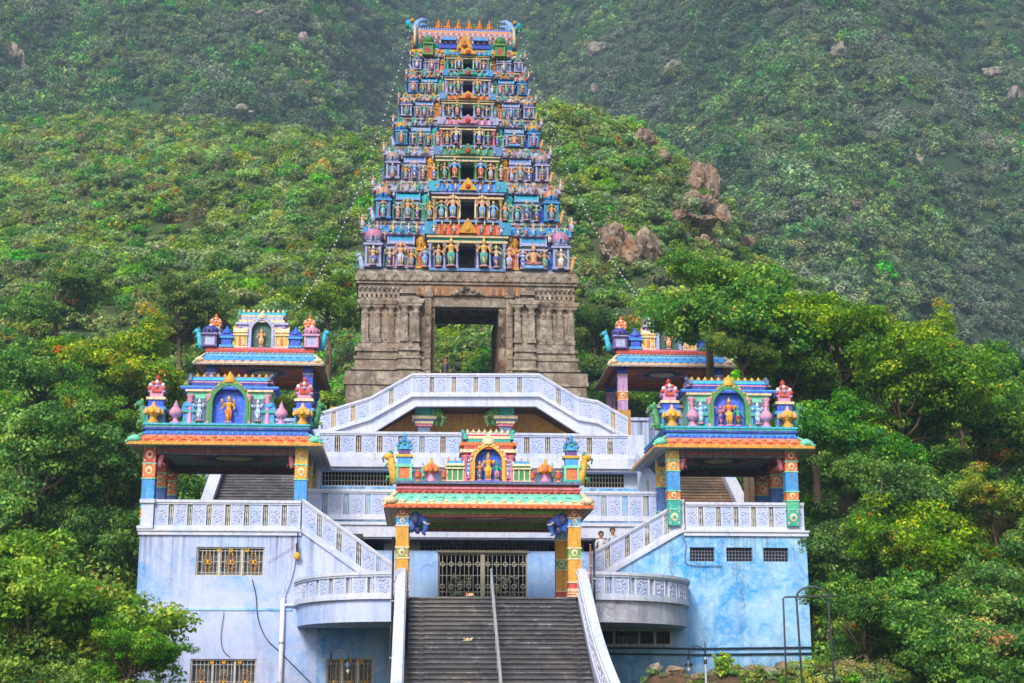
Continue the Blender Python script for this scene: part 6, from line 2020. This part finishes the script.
# ------------------------------------------------------------------ the air
hz = MB(); hz.box(-700, 700, -140, 1050, -3.0, 700, P['white'])
mh = bpy.data.materials.new('haze_air'); mh.use_nodes = True
nt = mh.node_tree
nt.nodes.remove(nt.nodes['Principled BSDF'])
pv = nt.nodes.new('ShaderNodeVolumePrincipled')
pv.inputs['Color'].default_value = (.56, .74, 1.0, 1)
pv.inputs['Density'].default_value = HAZE
pv.inputs['Anisotropy'].default_value = .1
nt.links.new(pv.outputs[0], nt.nodes['Material Output'].inputs['Volume'])
tag(build('haze', hz, mh), kind='stuff')
# ------------------------------------------------------------------ small things
# centre handrail of the stairs: two tubes on posts
hr = thing('handrail', 'steel handrail running down the middle of the entrance stairs', 'handrail', 0, -9, -1.6)
p0, p1 = T(491, 597, D0), T(503.5, 683, D0)
xr0 = TA(491, D0, 597)
mb = MB()
for hh in (.9, .5):
    mb.tube([(xr0, D0 + .25, Z_LAND + hh), (xr0, D0 - .1, Z_LAND + hh), (xr0, D0 - .1 - TRD * 29, Z_LAND + hh - RIS * 29), (xr0, D0 - .4 - TRD * 29, Z_LAND + hh - RIS * 29)], .035 if hh > .6 else .022, H('b9bcc0'), 7)
part('rail', mb, M_METAL, hr)
for i in range(0, 30, 4):
    mb = MB(); d = D0 - .12 - TRD * i; z = Z_LAND - RIS * i
    mb.tube([(xr0, d, z), (xr0, d, z + .9)], .028, H('a9acb0'), 6)
    part('post', mb, M_METAL, hr)
# slim poles beside the parapets
def pole(px, y0, y1, d, r, col, label):
    a, z0, z1 = TA(px, d, 600), T(px, y1, d)[2], T(px, y0, d)[2]
    t = thing('slim_pole', label, 'pole', a, d, z0, None)
    mb = MB(); mb.tube([(a, d, z0), (a, d, z1)], r, col, 7); mb.ball(a, d, z1, r * 1.5, col, 7, 5)
    part('shaft', mb, M_METAL, t)
    mb = MB()
    for f in (.25, .6): mb.cbox(a, d, z0 + (z1 - z0) * f, r * 4, r * 4, .06, P['grey'])
    part('clamp', mb, M_METAL, t)
pole(392.3, 538, 700, -6.1, .035, P['dark'], 'tall black pole standing against the left stair parapet')
pole(594.5, 540, 640, -6.1, .035, P['dark'], 'tall black pole standing against the right curved balcony')
pole(591, 545, 600, -5.9, .03, H('8a5a4a'), 'short rusty pole just left of the right black pole')
# white downpipe and cables on the lavender wing
a, d = TA(281.5, -.12, 640), -.12
t = thing('downpipe', 'white downpipe on the lavender wall beside the curved balcony', 'pipe', a, d, -1.6)
mb = MB(); z1 = T(281, 598, d)[2]
mb.tube([(a, d, -1.6), (a, d, z1)], .085, P['white'], 9); mb.tube([(a, d, z1 - .25), (a + .45, d + .05, z1 - .25)], .05, P['white'], 7)
part('pipe', mb, M_WHITE, t)
for zz in (.2, 1.6):
    mb = MB(); mb.lathe(a, d, zz, [(.10, 0), (.10, .08)], P['grey'], 9); part('bracket', mb, M_METAL, t)
def cable(pts, r, label, d=-.06, col=H('2a2d38')):
    w = [T(px, py, d) for px, py in pts]
    t = thing('cable', label, 'cable', *w[0], None)
    # rounded through the points
    out = []
    for i in range(len(w) - 1):
        q0, q1, q2, q3 = [Vector(w[max(0, min(len(w) - 1, i + k))]) for k in (-1, 0, 1, 2)]
        for s_ in range(6):
            u = s_ / 6
            out.append(.5 * ((2 * q1) + (q2 - q0) * u + (2 * q0 - 5 * q1 + 4 * q2 - q3) * u * u + (3 * q1 - q0 - 3 * q2 + q3) * u ** 3))
    out.append(Vector(w[-1]))
    mb = MB(); mb.tube(out, r, col, 5); part('strand', mb, M_METAL, t)
cable([(252, 579), (256, 596), (258, 618), (266, 638), (280, 652), (296, 668), (312, 684)], .016, 'dark cable sagging across the lavender wall from the upper window')
cable([(224, 612), (221, 636), (223, 650), (230, 657)], .012, 'thin faint wire above the lower left window')
cable([(297, 552), (293, 575), (284, 600)], .013, 'thin wire from the hanging lantern to the downpipe top')
cable([(682, 536), (686, 545), (685, 558), (690, 565), (722, 566)], .016, 'thin wire looping under the right diagonal railing', col=H('5a6a8a'))
cable([(268, 562), (290, 549), (299, 540)], .008, 'hair thin wire rising from window to diagonal railing', col=H('6a7290'))
# hanging lantern under the ledge
a, d, z = T(297, 556, -.2)
t = thing('hanging_lantern', 'small yellow lantern hanging under the corner of the left railing', 'lantern', a, d, z)
mb = MB(); mb.lathe(a, d, z - .14, [(.03, 0, P['gold']), (.11, .05, P['yellow']), (.13, .16, P['yellow']), (.08, .25, P['gold']), (.02, .3, P['dark'])], P['yellow'], 8); part('shade', mb, M_PAINT, t)
mb = MB(); zt_ = T(297, 533, -.2)[2]; mb.tube([(a, d, z + .15), (a, d, zt_)], .02, P['dark'], 5); mb.tube([(a, d, zt_), (a, .0, zt_)], .025, P['dark'], 5); mb.cbox(a, d, z + .15, .09, .09, .3, P['dark']); part('hanger', mb, M_METAL, t)
# two gooseneck lamps in the forecourt
def lamp(px, ytop, sg, Y, label, lit):  # last argument is the colour of the post
    x, _, z1 = W(px, ytop, Y)
    o = bpy.data.objects.new('street_lamp', None); COL.objects.link(o); o.location = (x, Y, -1.6); tag(o, label, 'street lamp', 'gooseneck lamps by the stairs')
    h = z1 + 1.6
    mb = MB(); mb.tube([(0, 0, 0), (0, 0, h - .3)], .035, lit, 7); mb.tube([(0, 0, h - .35), (0, 0, h + .1)], [.03, .012], P['dark'], 6); mb.lathe(0, 0, 0, [(.14, 0), (.1, .1), (.05, .3)], P['dark'], 8); mb.lathe(0, 0, h - .5, [(.05, 0), (.05, .12)], P['dark'], 8)
    build('post', mb, M_METAL, o)
    mb = MB(); R_ = .24
    mb.tube([(0, 0, h - .32)] + [(sg * (R_ - R_ * math.cos(math.pi * k / 8)), 0, h - .24 + R_ * math.sin(math.pi * k / 8)) for k in range(9)] + [(sg * 2 * R_, 0, h - .36)], .016, P['dark'], 6)
    build('arm', mb, M_METAL, o)
    mb = MB(); mb.lathe(sg * 2 * R_, 0, h - .56, [(.13, 0, P['dark']), (.10, .07, H('3c4a6a')), (.05, .16, P['dark']), (.025, .24, P['dark'])], P['dark'], 10); mb.lathe(sg * 2 * R_, 0, h - .70, [(.02, 0), (.05, .06), (.05, .15)], P['white'], 8)
    build('lamp_shade', mb, M_METAL, o)
lamp(331.5, 648, 1, 43.5, 'black gooseneck lamp in front of the small lower window left of the stairs', P['dark'])
lamp(705, 646, -1, 43.5, 'gooseneck lamp with pale post before the sky blue wall', H('a9adb5'))
# pipe frame with a hoop, bottom right
Y = 41.0
x0, _, zb_ = W(783, 597, Y); x1 = W(840, 597, Y)[0]; xa, xb = W(797.5, 600, Y)[0], W(829, 600, Y)[0]
o = bpy.data.objects.new('pipe_frame', None); COL.objects.link(o); o.location = (x0, Y, -1.6); tag(o, 'grey pipe frame with a round topped hoop before the right thicket', 'pipe frame')
c_ = H('4a4f55')
mb = MB(); mb.tube([(0, 0, 0), (0, 0, zb_ + 1.55), (.05, 0, zb_ + 1.6), (x1 - x0, 0, zb_ + 1.62)], .027, c_, 7); build('side_bar', mb, M_METAL, o)
mb = MB(); rr = (xb - xa) / 2
mb.tube([(xa - x0 + .1, .15, 0), (xa - x0, .15, zb_ + 1.58)] + [(xa - x0 + rr - rr * math.cos(math.pi * k / 12), .15, zb_ + 1.58 + rr * .72 * math.sin(math.pi * k / 12)) for k in range(1, 12)] + [(xb - x0, .15, zb_ + 1.58), (xb - x0 + .14, .15, 0)], .03, c_, 8); build('hoop', mb, M_METAL, o)
mb = MB(); mb.cbox(xb - x0 + .06, .15, 1.3, .14, .14, .2, P['grey']); build('clamp', mb, M_METAL, o)
# a low rubble bank with weeds at the foot of the sky blue wing
def h_bank(x, y):
    t = max(0, 1 - abs(y - 49.5) / 3.2)
    k = min(1, max(0, (x - 3.6) / .8)) * min(1, max(0, (15 - x) / 3.0))
    return -1.75 + k * (min(1, t * 2.2) * (2.2 + .25 * fnoise(x, y, 1.6, 4, 2.0)))
g = grid_mesh('earth_bank', h_bank, np.linspace(45.6, 53.2, 30), np.linspace(3.3, 15.5, 70), M_EARTH, lambda u, y: u)
tag(g, kind='structure')
rs = np.random.RandomState(77)
STN = []
for k in range(16):
    x = 4.2 + rs.uniform(0, 6.0); y = 48.3 + rs.uniform(-.3, .4)
    s_ = rs.uniform(.16, .34)
    o = boulder('rubble_stone', (x, y, h_bank(x, y) + s_ * .3), s_ * 1.3, s_, s_ * .8, k * 1.7 + .2, 'rough brown stone lying along the bank below the sky blue wing', 2, M_ROCK if k % 3 else M_FROCK, 1)
    tag(o, cat='stone', group='stones on the bank')
pts, scl, rot, idx = [], [], [], []
for _ in range(1100):
    x = 4.0 + 11 * rs.rand() ** .8; y = 46.5 + 4.5 * rs.rand()
    if x < 7.2 and rs.rand() < .75: continue
    pts.append((x, y, h_bank(x, y) - .02)); scl.append(rs.uniform(.12, .34) * (1 if x < 9 else 1.6)); rot.append(rs.uniform(0, 6)); idx.append(int(rs.choice([0, 1, 7, 7, 4, 8])))
for _ in range(160):
    x = 8.5 + 9 * rs.rand(); y = 40 + 6 * rs.rand()
    pts.append((x, y, -1.65)); scl.append(rs.uniform(.4, .9)); rot.append(rs.uniform(0, 6)); idx.append(int(rs.choice([0, 1, 7, 4])))
instancer('bank_weeds', PROTO, pts, np.array(scl, np.float32), np.array(rot, np.float32), np.array(idx, np.int32))
def stalk_plant(px, Y, h, seed, label):
    rs_ = random.Random(seed)
    x = W(px, 650, Y)[0]; z = h_bank(x, Y)
    o = bpy.data.objects.new('weed_plant', None); COL.objects.link(o); o.location = (x, Y, z); tag(o, label, 'plant', 'tall weeds by the sky blue wing')
    mb = MB(); cs = []
    for k in range(9):
        an = rs_.uniform(0, 6.28); le = rs_.uniform(.1, .4) * h; hh = h * rs_.uniform(.6, 1)
        pts_ = [(0, 0, 0), (math.cos(an) * le * .4, math.sin(an) * le * .4, hh * .55), (math.cos(an) * le, math.sin(an) * le, hh)]
        mb.tube(pts_, [.02, .014, .006], H('6d8a34'), 4)
        for q in range(5):
            f = .3 + .7 * q / 4; cs.append((math.cos(an) * le * f, math.sin(an) * le * f, hh * f))
    build('stem', mb, M_BARK, o)
    inst('foliage', leaf_mesh('foliage', np.array(cs), np.full(len(cs), .13 * h), 14, .11, PAL_YELLOW, seed, M_LEAF), o, (0, 0, 0))
stalk_plant(752, 47.2, 1.1, 1, 'feathery pale weed growing from the bank left of the pipe frame')
stalk_plant(772, 46.6, 1.35, 2, 'taller yellowish weed touching the left post of the pipe frame')
stalk_plant(722, 47.6, .8, 3, 'small green weed just right of the pale post lamp')
stalk_plant(836, 46.4, 1.5, 4, 'bushy weed to the right of the pipe hoop')

# strings of bulbs from the tower's top corners to the rear pavilions
bulb_me = mesh_of('bulb', (lambda m: (m.lathe(0, 0, -.16, [(.02, 0, P['white']), (.085, .05, P['white']), (.085, .12, P['white']), (.03, .16, P['dark'])], P['white'], 7), m)[1])(MB()), M_WHITE)
def light_string(pa, pb, da, db, sag, n, label):
    A_, B_ = Vector(T(*pa, da)), Vector(T(*pb, db))
    t = thing('light_string', label, 'light string', *A_, 'strings of bulbs on the tower')
    pts_ = [A_.lerp(B_, k / 40) - Vector((0, 0, sag * 4 * (k / 40) * (1 - k / 40))) for k in range(41)]
    mb = MB(); mb.tube(pts_, .01, H('55585c'), 4); part('wire', mb, M_METAL, t)
    for k in range(n):
        f = (k + .5) / n
        q = A_.lerp(B_, f) - Vector((0, 0, sag * 4 * f * (1 - f)))
        inst('bulb', bulb_me, t, (q[0] - A_[0], q[1] - A_[1], q[2] - A_[2]), .56)
light_string((411, 27), (298, 308), 27.5, 24.5, 2.0, 56, 'string of white bulbs from the tower top down to the left rear pavilion')
light_string((518, 27), (645, 304), 27.5, 24.5, 2.2, 56, 'string of white bulbs from the tower top down to the right rear pavilion')

# offerings left on the steps
def offering(px, n, col, label):
    d = D0 - TRD * n + .08; z = Z_LAND - RIS * n; a = TA(px, d, 620)
    t = thing('offering_dish', label, 'offering', a, d, z)
    mb = MB(); mb.lathe(a, d, z, [(.06, 0), (.15, .03), (.17, .06), (.14, .045)], H('b8ae98'), 12); part('dish', mb, M_PAINT, t)
    rs_ = random.Random(n)
    mb = MB()
    for k in range(14): mb.ball(a + rs_.uniform(-.12, .12), d + rs_.uniform(-.12, .1), z + .06 + rs_.uniform(0, .05), rs_.uniform(.025, .045), col if k % 3 else P['cream'], 6, 4)
    part('flowers', mb, M_FIG, t)
offering(468, 10, H('d8b48a'), 'pale dish of petals on the left half of the stairs')
offering(469, 19, P['gold'], 'dish of yellow flowers low on the left half of the stairs')
offering(470, 0, P['orange'], 'dish of orange flowers on the top step before the gate')
# people
def person(a, d, z, rz, shirt, trouser, hair, label, pose=0):
    J = {}
    def j(n, x, y, zz, r): J[n] = ((x, y, zz), r)
    j('pelvis', 0, 0, .95, .135); j('waist', 0, .0, 1.10, .125); j('chest', 0, .01, 1.30, .145); j('collar', 0, .01, 1.43, .085); j('neck', 0, 0, 1.50, .052); j('jaw', 0, -.012, 1.57, .072); j('skull', 0, 0, 1.66, .088); j('crown', 0, .005, 1.72, .06)
    E = [('pelvis', 'waist'), ('waist', 'chest'), ('chest', 'collar'), ('collar', 'neck'), ('neck', 'jaw'), ('jaw', 'skull'), ('skull', 'crown')]
    for s_, nm in ((-1, 'r'), (1, 'l')):
        fw = .10 if (pose and s_ > 0) else 0
        j('sh' + nm, s_ * .17, .01, 1.40, .062); j('el' + nm, s_ * .235, .02 - fw, 1.13, .046); j('wr' + nm, s_ * .23, -.07 - fw * 2, .90 + fw * 1.2, .031); j('pa' + nm, s_ * .225, -.10 - fw * 2.4, .83 + fw * 1.3, .030)
        E += [('collar', 'sh' + nm), ('sh' + nm, 'el' + nm), ('el' + nm, 'wr' + nm), ('wr' + nm, 'pa' + nm)]
        for k in range(4):
            o_ = (k - 1.5) * .017
            L_ = (.075, .085, .08, .062)[k]
            j('f%d%s' % (k, nm), s_ * .222, -.115 + o_ - fw * 2.5, .79 + fw * 1.3, .009); j('g%d%s' % (k, nm), s_ * .212, -.118 + o_ - fw * 2.6, .79 - L_ * .6 + fw * 1.35, .008)
            E += [('pa' + nm, 'f%d%s' % (k, nm)), ('f%d%s' % (k, nm), 'g%d%s' % (k, nm))]
        j('t0' + nm, s_ * .205, -.145 - fw * 2.5, .85 + fw * 1.3, .010); j('t1' + nm, s_ * .2, -.17 - fw * 2.6, .815 + fw * 1.3, .009)
        E += [('pa' + nm, 't0' + nm), ('t0' + nm, 't1' + nm)]
        j('hp' + nm, s_ * .085, 0, .88, .095); j('kn' + nm, s_ * .10, -.02, .49, .062); j('an' + nm, s_ * .10, .02, .09, .042); j('to' + nm, s_ * .115, -.15, .035, .036)
        E += [('pelvis', 'hp' + nm), ('hp' + nm, 'kn' + nm), ('kn' + nm, 'an' + nm), ('an' + nm, 'to' + nm)]
    names = list(J)
    me = bpy.data.meshes.new('person')
    me.from_pydata([J[n_][0] for n_ in names], [(names.index(p), names.index(q)) for p, q in E], [])
    o = bpy.data.objects.new('person', me); COL.objects.link(o)
    m = o.modifiers.new('skin', 'SKIN')
    for i, n_ in enumerate(names):
        sv = me.skin_vertices[0].data[i]; sv.radius = (J[n_][1],) * 2; sv.use_root = n_ == 'pelvis'
    o.modifiers.new('sub', 'SUBSURF').levels = 1
    dg = bpy.context.evaluated_depsgraph_get(); dg.update()
    me2 = bpy.data.meshes.new_from_object(o.evaluated_get(dg))
    bpy.data.objects.remove(o)
    at = me2.attributes.new('Col', 'FLOAT_COLOR', 'FACE')
    cols = []
    for f in me2.polygons:
        x, y, zz = f.center
        c = P['skin'] if zz > 1.47 or (abs(x) > .19 and zz < 1.16) else shirt if zz > .90 else trouser if zz > .08 else H('3a2a20')
        cols.append((c[0] * .6, c[1] * .55, c[2] * .5, 1) if c is P['skin'] else c)
    at.data.foreach_set('color', np.array(cols, dtype=np.float32).ravel())
    me2.polygons.foreach_set('use_smooth', [True] * len(me2.polygons))
    me2.materials.clear(); me2.materials.append(M_FIG)
    o = bpy.data.objects.new('person', me2); COL.objects.link(o)
    o.location = toworld(a, d, z); o.rotation_euler = (0, 0, rz + TH)
    tag(o, label, 'person')
    mb = MB()
    mb.lathe(0, .02, 1.62, [(.098, 0), (.106, .05), (.10, .10), (.075, .14), (.03, .165)], hair, 12, 1, 1.08)
    mb.v = [(x, y if y > -.06 or zz > 1.70 else y + .05, zz) for x, y, zz in mb.v]
    build('hair', mb, M_FIG, o)
    mb = MB()
    for s_ in (-1, 1):
        mb.ball(s_ * .032, -.082, 1.635, .011, P['dark'], 6, 4); mb.ball(s_ * .088, .0, 1.62, .022, (.35, .2, .13, 1), 6, 5, .4, .8, 1.3)
    mb.ball(0, -.095, 1.605, .014, (.35, .2, .13, 1), 6, 5, .9, 1.1, 1.5); mb.ball(0, -.08, 1.562, .018, (.3, .1, .09, 1), 6, 4, 1.3, .5, .4)
    build('face', mb, M_FIG, o)
    return o
zl = T(600, 531, .8)[2] - 1.73
person(TA(601, .75, 531), .75, T(601, 529.5, .75)[2] - 1.83, 0, H('c6c4cc'), P['slate'], H('1a1310'), 'dark haired person in pale clothes behind the right diagonal railing, nearer the entrance pavilion', 0)
person(TA(612.5, .9, 527), .9, T(612, 526.5, .9)[2] - 1.81, .3, H('b4bccb'), P['dark'], H('17120f'), 'dark haired person in bluish grey clothes standing one step higher behind the right diagonal railing', 1)
person(TA(445.5, 16, 366), 16, T(445, 358, 16)[2] - 1.74, .0, H('1d2330'), H('1b1d22'), H('120e0c'), 'person in dark clothes standing before the tower doorway', 1)
